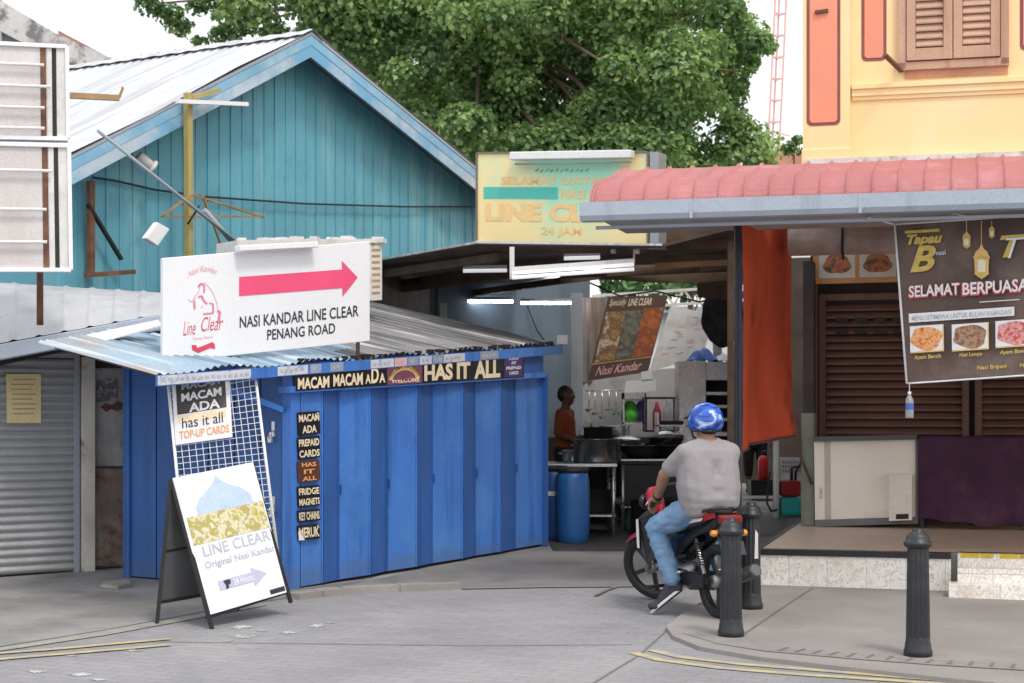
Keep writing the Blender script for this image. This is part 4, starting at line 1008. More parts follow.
# purple cloth over a rack
pt_ = thing('steel_rack', 'dark steel rack under the purple cloth beside the pale counter', 'rack', CP.hit(970, 528))
ra = rs_(CP, 920); rb_ = rs_(CP, 1022)
for a in (ra, rb_):
    for d in (3.06, 3.5):
        mb = MB(); mb.obox(rq(a, d, PZ), RD * .04, RN * .04, UP * .92); mb.build('leg', M['black_metal'], pt_)
mb = MB(); mb.obox(rq(ra, 3.06, PZ + .90), RD * (rb_ - ra + .04), RN * .48, UP * .04); mb.build('top', M['black_metal'], pt_)
mb = MB()
def cl(i, j):
    s = ra - .02 + (rb_ - ra + .08) * i
    fold = .012 * math.sin(i * 17) + .022 * math.sin(i * 7.3 + 1.3 * j) + .012 * math.sin(i * 31 + 2)
    if j < .25: return rq(s, 3.52 - .49 * j / .25, PZ + .948 + .004 * math.sin(i * 14))
    t = (j - .25) / .75; hem = .03 + .025 * math.sin(i * 6 + .8) + .012 * math.sin(i * 19)
    return rq(s + .015 * t * math.sin(i * 4), 3.03 - (.012 + .035 * t) + fold * t * 1.2, PZ + .945 - (.905 - hem) * t)
mb.grid(cl, 70, 26); M['purple'] = mat('purple_cloth', (.065, .022, .052), .85, var=.25, scale=2.5, bump=.3, bscale=60, stain=((.12, .045, .085), 2, .52, .75))
setp(mb.build('purple_cloth', M['purple'], origin=rq(ra, 3.03, PZ)), 'dark purple cloth draped over the rack beside the pale counter', 'cloth')
# ---------------------------------------------------------------- festive banner
NP = vplane(895, 13.9, 1024, 13.5)
X1 = 1120
bn = Board(NP, (895, 224.5), (X1, 209.5), (X1, 369), (907, 383.5))
def wavy(mb, n=36, m=14):
    return mb.grid(lambda i, j: bn.pt(i, j, .012 * math.sin(9 * i + 3 * j) * (.3 + j) + .012 * math.sin(23 * i * (j + .2)) * j * .6 - .0), n, m)
M['banner'] = mat('banner_print', (.12, .075, .06), .5, var=.22, scale=2.2, stain=((.20, .15, .125), 2.2, .5, .75), streak=((.08, .05, .045), 2, .5, .7))
mb = MB(); wavy(mb); bno = mb.build('festive_banner', M['banner'], origin=bn.pt(0, 1)); setp(bno, 'brown printed banner with gold lanterns reading SELAMAT BERPUASA under the awning', 'banner')
mb = MB(); mb.tube([bn.pt(0, 0, .01), bn.pt(0, .5, .014), bn.pt(0, 1, .01)], .010, 6); mb.tube([bn.pt(i / 20, 1, .012 * math.sin(9 * i / 20 + 3) * 1.3 + .0072 * math.sin(23 * i / 20 * 1.2)) for i in range(21)], .008, 6); mb.tube([bn.pt(0, 0, .005), bn.pt(1, 0, .005)], .008, 6); mb.build('white_hem', M['white'], bno)
bu = lambda x: (x - 895) / (X1 - 895)
OB = .032
def bpt(x, y):
    f = bu(x); yt = 224.5 - 15 * f; yb = 384.5 - 15.5 * f
    return (f - .05 * (1 - f) * (y - yt) / (yb - yt) * .96, (y - yt) / (yb - yt))
def btext(t, x0, x1, yc, h, m, bold=.0, shear=0, nm='lettering', off=OB, slope=-.068):
    vs, fs = glyph(t, bold, shear); mb = MB(); out = []
    for x, y in vs:
        X = x0 + (x1 - x0) * x; Y = yc - h / 2 + h * y + slope * (X - (x0 + x1) / 2); out.append(bn.pt(*bpt(X, Y), off))
    mb.add(out, fs); return mb.build(nm, M[m], bno)
def brect(mb, x0, x1, yc, h, m=0, off=OB, slope=-.068):
    xc = (x0 + x1) / 2
    return mb.face([bn.pt(*bpt(x, yc + dy + slope * (x - xc)), off) for x, dy in ((x0, -h / 2), (x1, -h / 2), (x1, h / 2), (x0, h / 2))], m)
M['gold'] = mat('print_gold', (.62, .45, .10), .45, var=.15, scale=20); M['gold2'] = mat('print_amber', (.80, .50, .17), .45, var=.1); M['glowp'] = mat('print_glow', (.86, .80, .62), .5)
btext('SELAMAT', 908.5, 962.5, 291, 13.5, 'red_ink', .055, off=OB - .004); btext('BERPUASA', 963.5, 1032, 288, 13.5, 'red_ink', .055, off=OB - .004)
btext('SELAMAT', 909.5, 961.5, 290.5, 11.5, 'white', .02); btext('BERPUASA', 965, 1031, 287, 12.5, 'white', .02)
btext('Tapau', 908, 945, 240.5, 13, 'gold', .05, .3); btext('B', 911, 938, 259, 26, 'gold', .03, .3); btext('T', 1003, 1032, 246, 22, 'gold', .03, .3); btext('T', 1009, 1028, 248, 20, 'white', -.01, .3, off=OB + .003)
mb = MB(); brect(mb, 906, 942, 231.5, 3); mb.build('gold_bar', M['gold'], bno)
btext('nasi', 938, 948, 253, 4.5, 'dome_blue', .02)
def lantern(x, y, w, h):
    mb = MB()
    def pg(pts, m, o): mb.face([bn.pt(*bpt(x + a * w, y + b * h), o) for a, b in pts], m)
    pg([(0, -.5), (.06, -.40), (.14, -.33), (.36, -.24), (.44, -.12), (-.44, -.12), (-.36, -.24), (-.14, -.33), (-.06, -.40)], 0, OB)
    pg([(-.5, -.12), (.5, -.12), (.5, -.06), (-.5, -.06)], 1, OB + .002)
    pg([(-.44, -.06), (.44, -.06), (.40, .34), (-.40, .34)], 0, OB)
    pg([(-.24, 0), (.0, -.04), (.24, 0), (.22, .30), (-.22, .30)], 2, OB + .003)
    pg([(-.48, .34), (.48, .34), (.2, .44), (0, .5), (-.2, .44)], 1, OB + .002)
    mb.face([bn.pt(*bpt(x + a, yy), OB - .002) for a, yy in ((-.4, 221), (.4, 221), (.4, y - .48 * h), (-.4, y - .48 * h))], 0)
    mb.build('lantern_print', [M['gold2'], M['gold'], M['glowp']], bno)
lantern(984.5, 261, 17, 37); lantern(969.5, 239.5, 9, 19); lantern(995, 231.5, 6.5, 14)
mb = MB(); brect(mb, 909, 1017, 315, 9); mb.build('white_band', M['white'], bno)
btext('MENU ISTIMEWA UNTUK BULAN RAMADAN', 912, 1014, 315.5, 5, 'grey_ink', .01, .1, off=OB + .003)
mb = MB(); brect(mb, 982, 1022, 301, .8); mb.build('thin_rule', M['white'], bno)
M['f1'] = foodmat('print_red_curry', [(.45, .05, .02), (.74, .22, .05), (.78, .46, .20), (.58, .07, .03)], 32)
M['f2'] = foodmat('print_brown_meat', [(.10, .04, .02), (.26, .12, .06), (.46, .28, .18), (.12, .05, .03)], 32)
M['f3'] = foodmat('print_red_chicken', [(.40, .02, .03), (.58, .07, .07), (.76, .42, .38), (.40, .02, .02)], 32)
for x0, x1, yc, fm in ((910, 944, 338.5, 'f1'), (953.5, 990, 336.5, 'f2'), (998, 1034, 333, 'f3')):
    mb = MB(); brect(mb, x0, x1 + 1.2, yc + .6, 27); brect(mb, x0, x1, yc, 25.6, 1, OB + .002); ph = mb.build('dish_photo', [M['gold2'], M['white']], bno)
    mb = MB(); xc = (x0 + x1) / 2
    mb.face([bn.pt(*bpt(xc + (x1 - x0) * (.49 + .05 * math.sin(4 * q + xc)) * math.cos(q) * .98, yc + 25 * (.47 + .04 * math.sin(3 * q + xc)) * math.sin(q)), OB + .004) for q in [2 * math.pi * k / 26 for k in range(26)]]); mb.build('dish', M[fm], ph)
for t, x0, x1, y in (('Ayam Bersih', 914, 942, 357.5), ('Hati Lempa', 961, 984, 355), ('Ayam Bawang', 1002, 1034, 352)): btext(t, x0, x1, y, 5.2, 'gold', .02, .1)
btext('Nasi Briyani', 979, 1009, 367.5, 5.2, 'gold', .02, .1)
btext('Nasi Ayam', 1022, 1046, 365, 5.2, 'gold', .02, .1)
hk = MB(); hk.tube([bn.pt(0, 0), NP.hit(886, 222), NP.hit(868, 217), rq(rs_(GA, 868), -1.2, zg0 - .02)], .009, 6); hk.tube([bn.pt(.27, 0), bn.pt(.27, -.05), rq(rs_(GA, 965), -1.2, zg0 - .03)], .007, 6)
hk.build('hanging_cord', M['white'], bno)
bt_ = thing('water_bottle', 'clear plastic water bottle with blue label hung as a weight under the banner', 'bottle', NP.hit(909, 418))
def clear(name, col, a):
    m, nt, bs = nodes(name); bs.inputs['Base Color'].default_value = (*col, 1); bs.inputs['Roughness'].default_value = .1
    bs.inputs['Transmission Weight'].default_value = a; bs.inputs['IOR'].default_value = 1.33; return m
cx = NP.hit(909.5, 418); M['clear'] = clear('clear_plastic', (.86, .90, .95), .75)
mb = MB(); mb.lathe(cx, [(.0, 0), (.030, .0), (.034, .012), (.033, .05), (.034, .11), (.033, .145), (.022, .172), (.013, .185), (.013, .2)], 16); mb.build('bottle_body', M['clear'], bt_)
mb = MB(); mb.lathe(cx, [(.0350, .07), (.0352, .12)], 16); mb.build('blue_label', mat('label_blue', (.08, .14, .50), .4), bt_)
mb = MB(); mb.lathe(cx, [(.015, .195), (.015, .215), (0, .215)], 12); mb.build('cap', M['white'], bt_)
mb = MB(); mb.tube([cx + UP * .21, cx + UP * .25, bn.pt(.012, 1, .0)], .004, 5); mb.build('string', M['white'], bt_)
# ---------------------------------------------------------------- orange curtain, its post, and the column behind
TP = vplane(741, 14.55, 797, 16.6)
cu_ = thing('orange_curtain', 'tall faded orange-red tarpaulin curtain hanging at the lane side of the platform', 'curtain', TP.hit(770, 445))
M['tarp'] = mat('orange_tarpaulin', (.56, .078, .026), .65, var=.12, scale=1.2, streak=((.38, .042, .016), 2.6, .5, .72), stain=((.14, .022, .010), 1.7, .55, .74), bump=.15, bscale=12)
tc_ = Board(TP, (741, 214), (797, 226), (798, 431), (742, 452))
mb = MB()
def tf_(i, j):
    e = .075 * math.sin(9 * i + 2 * j) * (.3 + .7 * j) + .03 * math.sin(19 * i + 1.7 * math.sin(3 * j)) + .05 * math.sin(3 * i + 5 * j)
    e *= math.sin(math.pi * min(1, max(0, i * .94 + .03))) ** .7
    if i > .86: e -= (i - .86) * .4
    return tc_.pt(i, j, e)
mb.grid(tf_, 44, 40); mb.build('tarpaulin', M['tarp'], cu_)
mb = MB(); mb.tube([tf_(i / 20, 1) + UP * .01 for i in range(21)], .014, 6); mb.build('hem', mat('dark_hem', (.12, .05, .05), .7), cu_)
mb = MB(); mb.bar(TP.hit(741, 216, .0), TP.hit(800, 226, 0), .04, .04); mb.build('curtain_rail', M['black_metal'], cu_)
po = thing('blue_edged_post', 'dark steel post with a navy edge beside the orange curtain', 'post', V((0, 0, 0)))
pb_ = P(738.5, 470, 14.6); po.location = (pb_.x, pb_.y, gz(14.6))
mb = MB(); zt_ = 3.1
mb.obox(V((pb_.x - .028, 14.6, gz(14.6) + .034)), V((.05, 0, 0)), V((0, .08, 0)), UP * (zt_ - gz(14.6) - .034)); mb.build('post', M['black_metal'], po)
mb = MB(); mb.obox(V((pb_.x + .0, 14.585, 1.2)), V((.03, 0, 0)), V((0, .013, 0)), UP * (zt_ - 1.2)); mb.build('navy_strip', mat('navy_strip', (.025, .03, .075), .5), po)
cl_ = thing('pale_column', 'pale grey-green column base at the inner corner of the platform', 'column', rq(rs_(CP, 807), 3.3, PZ))
M['greygreen'] = mat('grey_green_paint', (.22, .225, .18), .75, var=.12, scale=3, streak=((.14, .13, .11), 3, .5, .7))
sa = rs_(CP, 800.5); sb = rs_(CP, 814)
mb = MB(); mb.obox(rq(sa, 3.1, PZ), RD * (sb - sa), RN * .28, UP * (CP.hit(806, 413).z - PZ)); mb.build('base', M['greygreen'], cl_, bevel=.01)
mb = MB(); mb.obox(rq(sa + .02, 3.12, CP.hit(806, 413).z), RD * (sb - sa - .03), RN * .24, UP * 1.6); mb.build('shaft', mat('dark_column', (.05, .04, .04), .8, var=.3), cl_)
mb = MB(); mb.tube([rq(sa - .04, 3.1, 1.45), rq(sa + .0, 3.06, 1.0), rq(sa + .12, 3.05, .72)], .014, 6); mb.build('cable', mat('old_red_cable', (.12, .05, .04), .7), cl_)
# raised floor carrying on past the platform, behind the curtain
mb = MB(); mb.obox(rq(-.55, 4.62, zgr), RD * 1.6, RN * 9, UP * (PZ - zgr - .008)); mb.build('rear_floor', M['lane'], plat)
# ================================================================ covered lane beside the kiosk
lr = thing('lane_roof', 'low dark makeshift roof covering the lane, with timber rafters under tin sheets', 'roof', V((1, 20, gz(20))))
A_, B_, C_ = P(366, 264, 20.2), P(478, 244.5, 17.9), P(662, 247, 17.5)
D_ = P(760, 222, 17.2); E_ = V((4.9, 21.1, 3.6)); F_ = V((1.25, 21.3, 3.33)); H_ = V((-1.2, 28.5, 3.35)); I_ = V((-3.2, 27.5, 3.4))
mb = MB(); pts = [A_, B_, C_, D_, E_, F_, H_, I_]
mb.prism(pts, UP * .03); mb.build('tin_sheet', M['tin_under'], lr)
mb = MB(); mb.bar(A_ - V((0, .03, -.02)), B_ - V((0, .03, -.02)), .03, .022); mb.bar(B_ - V((0, .03, -.02)), C_ - V((0, .03, -.02)), .03, .022); mb.build('edge_flashing', M['zinc'], lr)
for a, b_ in ((A_ + V((.1, .5, -.09)), B_ + V((.2, .5, -.09))), (A_ + V((.3, 1.8, -.10)), P(560, 258, 19.6)), (P(380, 292, 22), P(600, 262, 20.5)), (P(430, 299, 25), P(640, 270, 22)), (P(560, 247, 18.1), P(735, 244, 17.9)), (P(600, 262, 19.5), P(738, 258, 19.3)), (P(560, 275, 21.5), P(730, 268, 21.3))):
    mb = MB(); mb.bar(a, b_, .07, .09); mb.build('rafter', M['rafter'], lr)
mb = MB()
mb.bar(P(512, 247, 17.8), P(512, 279, 17.8), .05, .05); mb.bar(P(634, 247, 17.8), P(634, 264, 17.8), .02, .02)
mb.build('hanger_post', M['offwhite'], lr)
M['timber_b'] = mat('dusty_board', (.20, .15, .12), .8, var=.2)
mb = MB(); mb.bar(P(655, 266, 18.6), P(738, 262, 18.6), .05, .06); mb.build('pale_beam', M['timber'], lr)
mb = MB(); mb.prism([P(x, y, 19.4) for x, y in [(702, 254), (738, 250), (738, 266), (700, 272)]], V((0, .05, 0))); mb.build('hanging_board', M['timber_b'], lr)
for x, d in ((728, 17.6), (434, 23.6)):
    mb = MB(); p = P(x, 400, d); mb.obox(V((p.x, d, gz(d))), V((.06, 0, 0)), V((0, .06, 0)), UP * (3.25 - gz(d))); mb.build('post', M['rafter'], lr)
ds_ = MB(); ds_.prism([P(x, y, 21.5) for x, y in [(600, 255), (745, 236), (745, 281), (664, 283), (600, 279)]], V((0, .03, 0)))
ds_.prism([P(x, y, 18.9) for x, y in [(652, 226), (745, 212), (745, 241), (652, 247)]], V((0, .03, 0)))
ds_.build('dark_screen', M['rafter'], lr)['kind'] = 'stuff'  # dark sheets added to cover the bright sky gaps under the roof
# lamps: two lit tubes at the back, unlit white battens near the front with a faint glow painted in
M['unlit_glow'] = lum('unlit_tube_glow', (.95, .97, 1.0), .55)
M['lit'] = lum('tube_light', (.84, .92, 1.0), 22.0)
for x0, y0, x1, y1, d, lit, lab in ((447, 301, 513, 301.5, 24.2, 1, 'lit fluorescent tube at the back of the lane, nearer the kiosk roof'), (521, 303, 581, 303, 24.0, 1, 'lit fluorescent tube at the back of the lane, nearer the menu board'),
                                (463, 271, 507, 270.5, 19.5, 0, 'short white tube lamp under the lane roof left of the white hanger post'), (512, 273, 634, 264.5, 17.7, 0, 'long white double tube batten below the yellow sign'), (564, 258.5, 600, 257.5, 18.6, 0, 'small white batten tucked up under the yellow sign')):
    a, b_ = P(x0, y0, d), P(x1, y1, d)
    t = thing('tube_lamp', lab, 'tube light', (a + b_) / 2)
    mb = MB(); mb.bar(a + UP * .04, b_ + UP * .04, .06, .04); mb.build('batten', M['white'] if not lit else M['grey_steel'], t)
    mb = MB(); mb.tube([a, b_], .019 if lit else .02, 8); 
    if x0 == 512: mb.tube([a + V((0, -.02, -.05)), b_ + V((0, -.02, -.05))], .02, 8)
    mb.build('tube', M['lit'] if lit else M['unlit_glow'], t)
    if d > 20:
        pass
# back walls
M['bluewall'] = mat('blue_grey_wall', (.115, .15, .19), .7, var=.1, scale=1, streak=((.08, .10, .12), 2, .5, .75))
M['whitetile'] = mat('white_tile_wall', (.60, .58, .58), .4, var=.06, scale=2, stain=((.36, .34, .32), 2.5, .55, .75))
dw = thing('lane_shade_wall', 'dark wall added for the shade under the lane roof beside the kiosk', 'wall', V((-1.5, 23, gz(23))))
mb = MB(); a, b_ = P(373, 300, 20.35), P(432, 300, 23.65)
mb.prism([V((a.x, a.y, 0)), V((b_.x, b_.y, 0)), V((b_.x, b_.y, 3.36)), V((a.x, a.y, 3.2))], V((-.05, 0, 0))); mb.build('shade_panel', M['tin_under'], dw)  # dark sheet standing in for shade on the wall under the roof
bp_ = thing('lane_partition', 'partition added to darken the back of the lane behind the orange curtain', 'wall', V((4.2, 28, gz(28))))
mb = MB(); a, b_ = P(737, 300, 28.2), P(900, 300, 27.4)
mb.prism([V((a.x, a.y, gz(28))), V((b_.x, b_.y, gz(28))), V((b_.x, b_.y, 4.0)), V((a.x, a.y, 4.0))], V((0, .05, 0))); mb.build('panel', mat('brown_partition', (.075, .055, .045), .8, var=.3), bp_)  # added so that the lane behind the curtain looks dark
bw_ = thing('lane_end_wall', 'blue-grey sheet wall lit by the tubes at the end of the lane', 'wall', V((-.3, 26.5, gz(26.5))))
mb = MB(); 
x0, x1 = P(437, 300, 23.85), P(590, 300, 25.6)
mb.prism([V((x0.x, x0.y, 0)), V((x1.x, x1.y, 0)), V((x1.x, x1.y, 3.5)), V((x0.x, x0.y, 3.3))], V((0, .06, 0))); mb.build('sheet', M['bluewall'], bw_)
mb = MB(); mb.prism([P(440, 303, 23.78), P(447, 303, 23.82), P(447, 326, 23.82), P(440, 322, 23.78)], V((0, .02, 0))); mb.build('gap_patch', mat('pale_gap', (.55, .66, .66), .3), bw_)  # pale patch painted for the bright daylight gap by the wall
mb = MB(); mb.tube([P(527, 305, 24.8), P(537, 330, 24.8), P(552, 352, 24.8)], .012, 5); mb.build('hanging_wire', M['black_metal'], bw_)
mb = MB(); p = P(577, 330, 23.2); mb.obox(V((p.x - .08, 23.2, gz(23))), V((.16, 0, 0)), V((0, .1, 0)), UP * 2.95); mb.build('post', M['grey_steel'], bw_)
kw = thing('kitchen_wall', 'white tiled kitchen wall behind the pots with a corrugated panel above', 'wall', V((2, 24, gz(24))))
mb = MB(); a, b_ = P(580, 400, 24.2), P(742, 400, 23.6)
mb.prism([V((a.x, a.y, gz(24))), V((b_.x, b_.y, gz(24))), V((b_.x, b_.y, 2.15)), V((a.x, a.y, 2.0))], V((0, .1, 0))); mb.build('tiled_wall', M['whitetile'], kw)
mb = MB(); mb.grid(lambda i, j: V((P(577, 400, 24).x + .9 * i, 24.15 + .02 * math.sin(i * 50), 1.9 + 1.2 * j)), 120, 1); mb.build('corrugated_panel', mat('old_tin', (.22, .17, .14), .6, var=.2, streak=((.3, .28, .26), 4, .5, .7)), kw)
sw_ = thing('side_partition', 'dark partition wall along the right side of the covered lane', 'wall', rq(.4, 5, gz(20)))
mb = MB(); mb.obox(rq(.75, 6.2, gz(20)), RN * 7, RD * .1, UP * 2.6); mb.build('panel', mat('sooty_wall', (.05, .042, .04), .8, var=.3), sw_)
# lattice girder with daylight and greenery behind it
lt = thing('lattice_girder', 'white lattice girder against the daylight above the menu boards', 'girder', P(680, 300, 24.6))
mb = MB(); p0, p1, p2, p3 = P(592, 296, 24.8), P(745, 286, 24.8), P(745, 300, 24.8), P(592, 310, 24.8)
mb.bar(p0, p1, .04, .04); mb.bar(p3, p2, .04, .04)
for k in range(15):
    a, b_ = p0.lerp(p1, k / 15), p0.lerp(p1, (k + 1) / 15); c, d = p3.lerp(p2, k / 15), p3.lerp(p2, (k + 1) / 15)
    mb.bar(a if k % 2 else c, d if k % 2 else b_, .03, .03)
mb.build('girder', M['offwhite'], lt)
gbld = thing('pale_neighbour_building', 'pale neighbouring wall glimpsed beyond the girder at the end of the lane', 'building', V((4, 34, gz(30))))
mb = MB(); mb.obox(V((0.3, 34, gz(30))), V((8.5, 0, 0)), V((0, 3, 0)), UP * 3.1); mb.build('wall', M['offwhite'], gbld)
mb = MB(); mb.obox(V((0.1, 33.7, gz(30) + 3.1)), V((8.9, 0, 0)), V((0, 3.6, 0)), UP * .12); mb.build('roof_edge', M['grey_steel'], gbld)
# ---------------------------------------------------------------- yellow light-box sign over the lane
yb_ = Board(vplane(477, 18.6, 654, 17.6), (477, 153), (648, 152), (648, 248), (477, 245))
ys = thing('yellow_sign', 'faded yellow and mint light box reading LINE CLEAR 24 JAM over the lane', 'sign', yb_.c[3])
def mint():
    m, nt, bs = nodes('faded_yellow_print'); tc = nt.nodes.new('ShaderNodeTexCoord').outputs['Generated']
    sx = nt.nodes.new('ShaderNodeSeparateXYZ'); L(nt, tc, sx.inputs[0])
    n = noise(nt, mapping(nt, tc, (5, 1, 1.6)), 1.5, 4)
    add = nt.nodes.new('ShaderNodeMath'); add.operation = 'MULTIPLY_ADD'; L(nt, n, add.inputs[0]); add.inputs[1].default_value = .9
    bell = ramp(nt, sx.outputs['X'], [(.15, (0, 0, 0)), (.45, (.42,) * 3), (.75, (.42,) * 3), (.93, (0, 0, 0))])
    L(nt, bell, add.inputs[2])
    mul = nt.nodes.new('ShaderNodeMath'); mul.operation = 'MULTIPLY'
    L(nt, add.outputs[0], mul.inputs[0]); L(nt, ramp(nt, sx.outputs['Z'], [(.0, (.55,) * 3), (.5, (.8,) * 3), (.95, (1.15,) * 3)]), mul.inputs[1])
    f = ramp(nt, mul.outputs[0], [(.42, (0, 0, 0)), (.85, (1, 1, 1))])
    c = mix(nt, f, (.86, .71, .36), (.36, .74, .54))
    L(nt, c, bs.inputs['Base Color']); bs.inputs['Roughness'].default_value = .35
    return m
mb = MB(); yb_.slab(mb, .004); ysf = mb.build('sign_face', mint(), ys)
mb = MB(); yb_.c = [p - yb_.n * .006 for p in yb_.c]; yb_.slab(mb, .16); mb.build('sign_box', M['offwhite'], ys); yb_.c = [p + yb_.n * .006 for p in yb_.c]
mb = MB(); yb_.frame(mb, .02, .03); mb.build('frame', mat('old_frame', (.20, .16, .13), .7), ys)
mb = MB(); c = yb_.c; e = (c[1] - c[0]).normalized(); mb.prism([c[1] + e * .02, c[1] + e * .12 + V((0, .0, 0)), c[2] + e * .12, c[2] + e * .02], -yb_.n * .2); mb.build('side_panel', M['grey_steel'], ys)
M['y_orange'] = mat('print_faded_orange', (.88, .60, .27), .5, var=.06, scale=5); M['turq'] = mat('print_turquoise', (.09, .52, .44), .5, var=.03)
M['y_green'] = mat('print_soft_green', (.20, .46, .32), .5)
yu = lambda x: (x - 477) / 171
yt_ = lambda y: (y - 152.5) / 93.5
def ytext(t, x0, x1, y0, y1, m='y_orange', bold=.02): mb = MB(); yb_.text(mb, t, yu(x0), yu(x1), yt_(y0), yt_(y1), .004, bold); mb.build('lettering', M[m], ysf)
mb = MB(); yb_.rect(mb, yu(484), yu(560), yt_(187), yt_(199), .003); mb.build('turquoise_band', M['turq'], ysf)
ytext('SELAMAT DATANG', 502, 622, 176.5, 184.5); ytext('NASI KANDAR', 563.5, 640, 189.5, 198.5)
ytext('LINE CLEAR', 486, 640, 203.5, 221.5, bold=.045); ytext('24 JAM', 543.5, 584, 226.5, 236.5, bold=.015)
mb = MB()
for k in range(11):                                             # faint cursive line along the top
    x = 537 + 5 * k; yb_.poly(mb, [(yu(x), yt_(170 + (k % 3))), (yu(x + 3.6), yt_(168 + (k % 2))), (yu(x + 4.2), yt_(170)), (yu(x + 1), yt_(172 + (k % 2)))], .003)
mb.build('script_line', M['y_green'], ysf)
mb = MB(); a, b_ = yb_.pt(yu(517), .05, .09), yb_.pt(yu(637), .035, .09); mb.bar(a, b_, .10, .085); mb.build('lamp_hood', M['white'], ys, bevel=.01)
mb = MB(); mb.tube([yb_.pt(yu(521), .135, .1), yb_.pt(yu(636), .115, .1)], .012, 6); mb.build('lamp_tube', M['grey_steel'], ys)
mb = MB()
for x in (486, 520, 613, 636): mb.tube([yb_.pt(yu(x), 1.0, -.05), yb_.pt(yu(x), 1.06, -.05)], .03, 6)
mb.tube([yb_.pt(yu(479), 1.02, .03), yb_.pt(yu(481), .97, .04)], .035, 8)
mb.build('foot', M['offwhite'], ys)
# ---------------------------------------------------------------- kitchen
def qpx(d, *c): return Board(Plane(V((0, d, 0)), V((0, -1, 0))), *c)
mn = qpx(23.2, (608, 297), (668, 295), (648, 372), (588, 381))
mo = thing('menu_board', 'dark menu board with food pictures leaning above the white tiles', 'menu board', mn.c[3])
mb = MB(); mn.slab(mb, .05); mbd = mb.build('board', mat('menu_brown', (.10, .06, .045), .5, var=.2), mo)
M['mfood'] = foodmat('menu_photo', [(.06, .03, .015), (.40, .24, .10), (.16, .08, .04), (.62, .50, .36), (.10, .06, .04)], 5)
M['mfood2'] = foodmat('menu_photo_red', [(.10, .03, .015), (.46, .14, .04), (.22, .06, .03), (.50, .26, .12)], 5.5)
M['green_leaf'] = foodmat('menu_photo_green', [(.03, .03, .02), (.20, .19, .15), (.07, .06, .05), (.38, .35, .30)], 6)
mb = MB(); mn.rect(mb, .03, .36, .18, .78, .003); mb.build('dish_photo', M['mfood'], mbd)
mb = MB(); mn.rect(mb, .36, .66, .18, .78, .003); mb.build('dish_photo', M['green_leaf'], mbd)
mb = MB(); mn.rect(mb, .66, .98, .16, .78, .003); mb.build('dish_photo', M['mfood2'], mbd)
mb = MB(); mn.text(mb, 'Specially', .05, .33, .03, .13, .004, .0, .3); mb.build('lettering', M['cream_ink'], mbd); mb = MB(); mn.text(mb, 'LINE CLEAR', .37, .76, .03, .12, .004, .02); mb.build('lettering', M['cream_ink'], mbd)
mb = MB(); mn.text(mb, 'Nasi Kandar', .10, .86, .84, .95, .004, .01, .3); mb.build('lettering', M['sticker_pink'], mbd)
mb = MB(); mn.rect(mb, .0, 1, .79, .81, .004); mb.build('pale_rule', M['timber'], mbd)
wbd = qpx(23.0, (671, 306), (714, 314), (703, 356), (649, 372))
wo = thing('price_board', 'pale smudged price board hung beside the dark menu board', 'board', wbd.c[3])
mb = MB(); wbd.slab(mb, .04); wb2 = mb.build('board', mat('smudged_white', (.74, .74, .73), .5, var=.12, scale=2.5, stain=((.55, .50, .50), 4, .5, .7)), wo)
mb = MB()
for k in range(16):
    uu, t = rnd.uniform(.12, .7), .12 + .045 * k; wbd.rect(mb, uu, uu + rnd.uniform(.08, .2), t, t + .018, .003, k % 3)
mb.build('price_lines', [M['grey_ink'], M['sticker_pink'], M['pale_red_ink']], wb2)['kind'] = 'stuff'
pn_ = MB(); b = qpx(22.8, (641, 372), (652, 370), (653, 380), (642, 381)); b.slab(pn_, .01); b = qpx(22.8, (626, 381), (656, 379), (656, 391), (624, 393)); b.slab(pn_, .01); setp(pn_.build('paper_notice', M['sign_white']), 'pale pinkish paper notice on the white kitchen tiles', 'notice')
def table(name, label, x0, x1, y0, y1, zt, shelf, topm):
    t = thing(name, label, 'table', V(((x0 + x1) / 2, (y0 + y1) / 2, gz(y0))))
    mb = MB(); mb.obox(V((x0, y0, zt - .035)), V((x1 - x0, 0, 0)), V((0, y1 - y0, 0)), UP * .035); mb.build('top', topm, t, bevel=.004)
    for x in (x0 + .02, x1 - .06):
        for y in (y0 + .02, y1 - .06):
            mb = MB(); mb.tube([V((x + .02, y + .02, gz(y))), V((x + .02, y + .02, zt - .035))], .02, 10); mb.build('leg', M['steel'], t)
    if shelf:
        mb = MB(); mb.obox(V((x0 + .02, y0 + .03, shelf)), V((x1 - x0 - .04, 0, 0)), V((0, y1 - y0 - .06, 0)), UP * .02); mb.build('shelf', M['steel'], t)
    return t
table('steel_table', 'stainless steel work table beside the blue drums, carrying the big pot', .40, 1.20, 19.4, 20.4, .885, .28, M['steel'])
table('stove_table', 'dark sooty stove table behind the rider, carrying black woks', 1.26, 2.25, 19.9, 21.6, .90, .35, M['soot'])
table('pan_table', 'steel table under the white tiles with stacked pans', .60, 2.5, 22.3, 23.2, .95, 0, M['steel'])
def pot(name, label, c, r, h, m, lip=True, lid=False, ears=True):
    t = thing(name, label, 'pot', c)
    prof = [(0, 0), (r * .93, 0), (r, .03), (r, h), (r + .012, h + .004), (r + .012, h + .012), (r - .008, h + .012), (r - .01, .03), (0, .02)]
    mb = MB(); mb.lathe(c, prof, 32); mb.build('body', m, t)
    if lid:
        mb = MB(); mb.lathe(V(c) + UP * (h + .014), [(0, .05), (r * .3, .045), (r, .012), (r + .014, .0)], 32); mb.build('lid', m, t)
    if ears:
        for sg in (-1, 1):
            mb = MB(); b = V(c) + V((sg * r, 0, h * .75)); mb.tube([b + V((0, -.05, 0)), b + V((sg * .04, -.04, .01)), b + V((sg * .04, .04, .01)), b + V((0, .05, 0))], .009, 6); mb.build('handle', m, t)
    return t
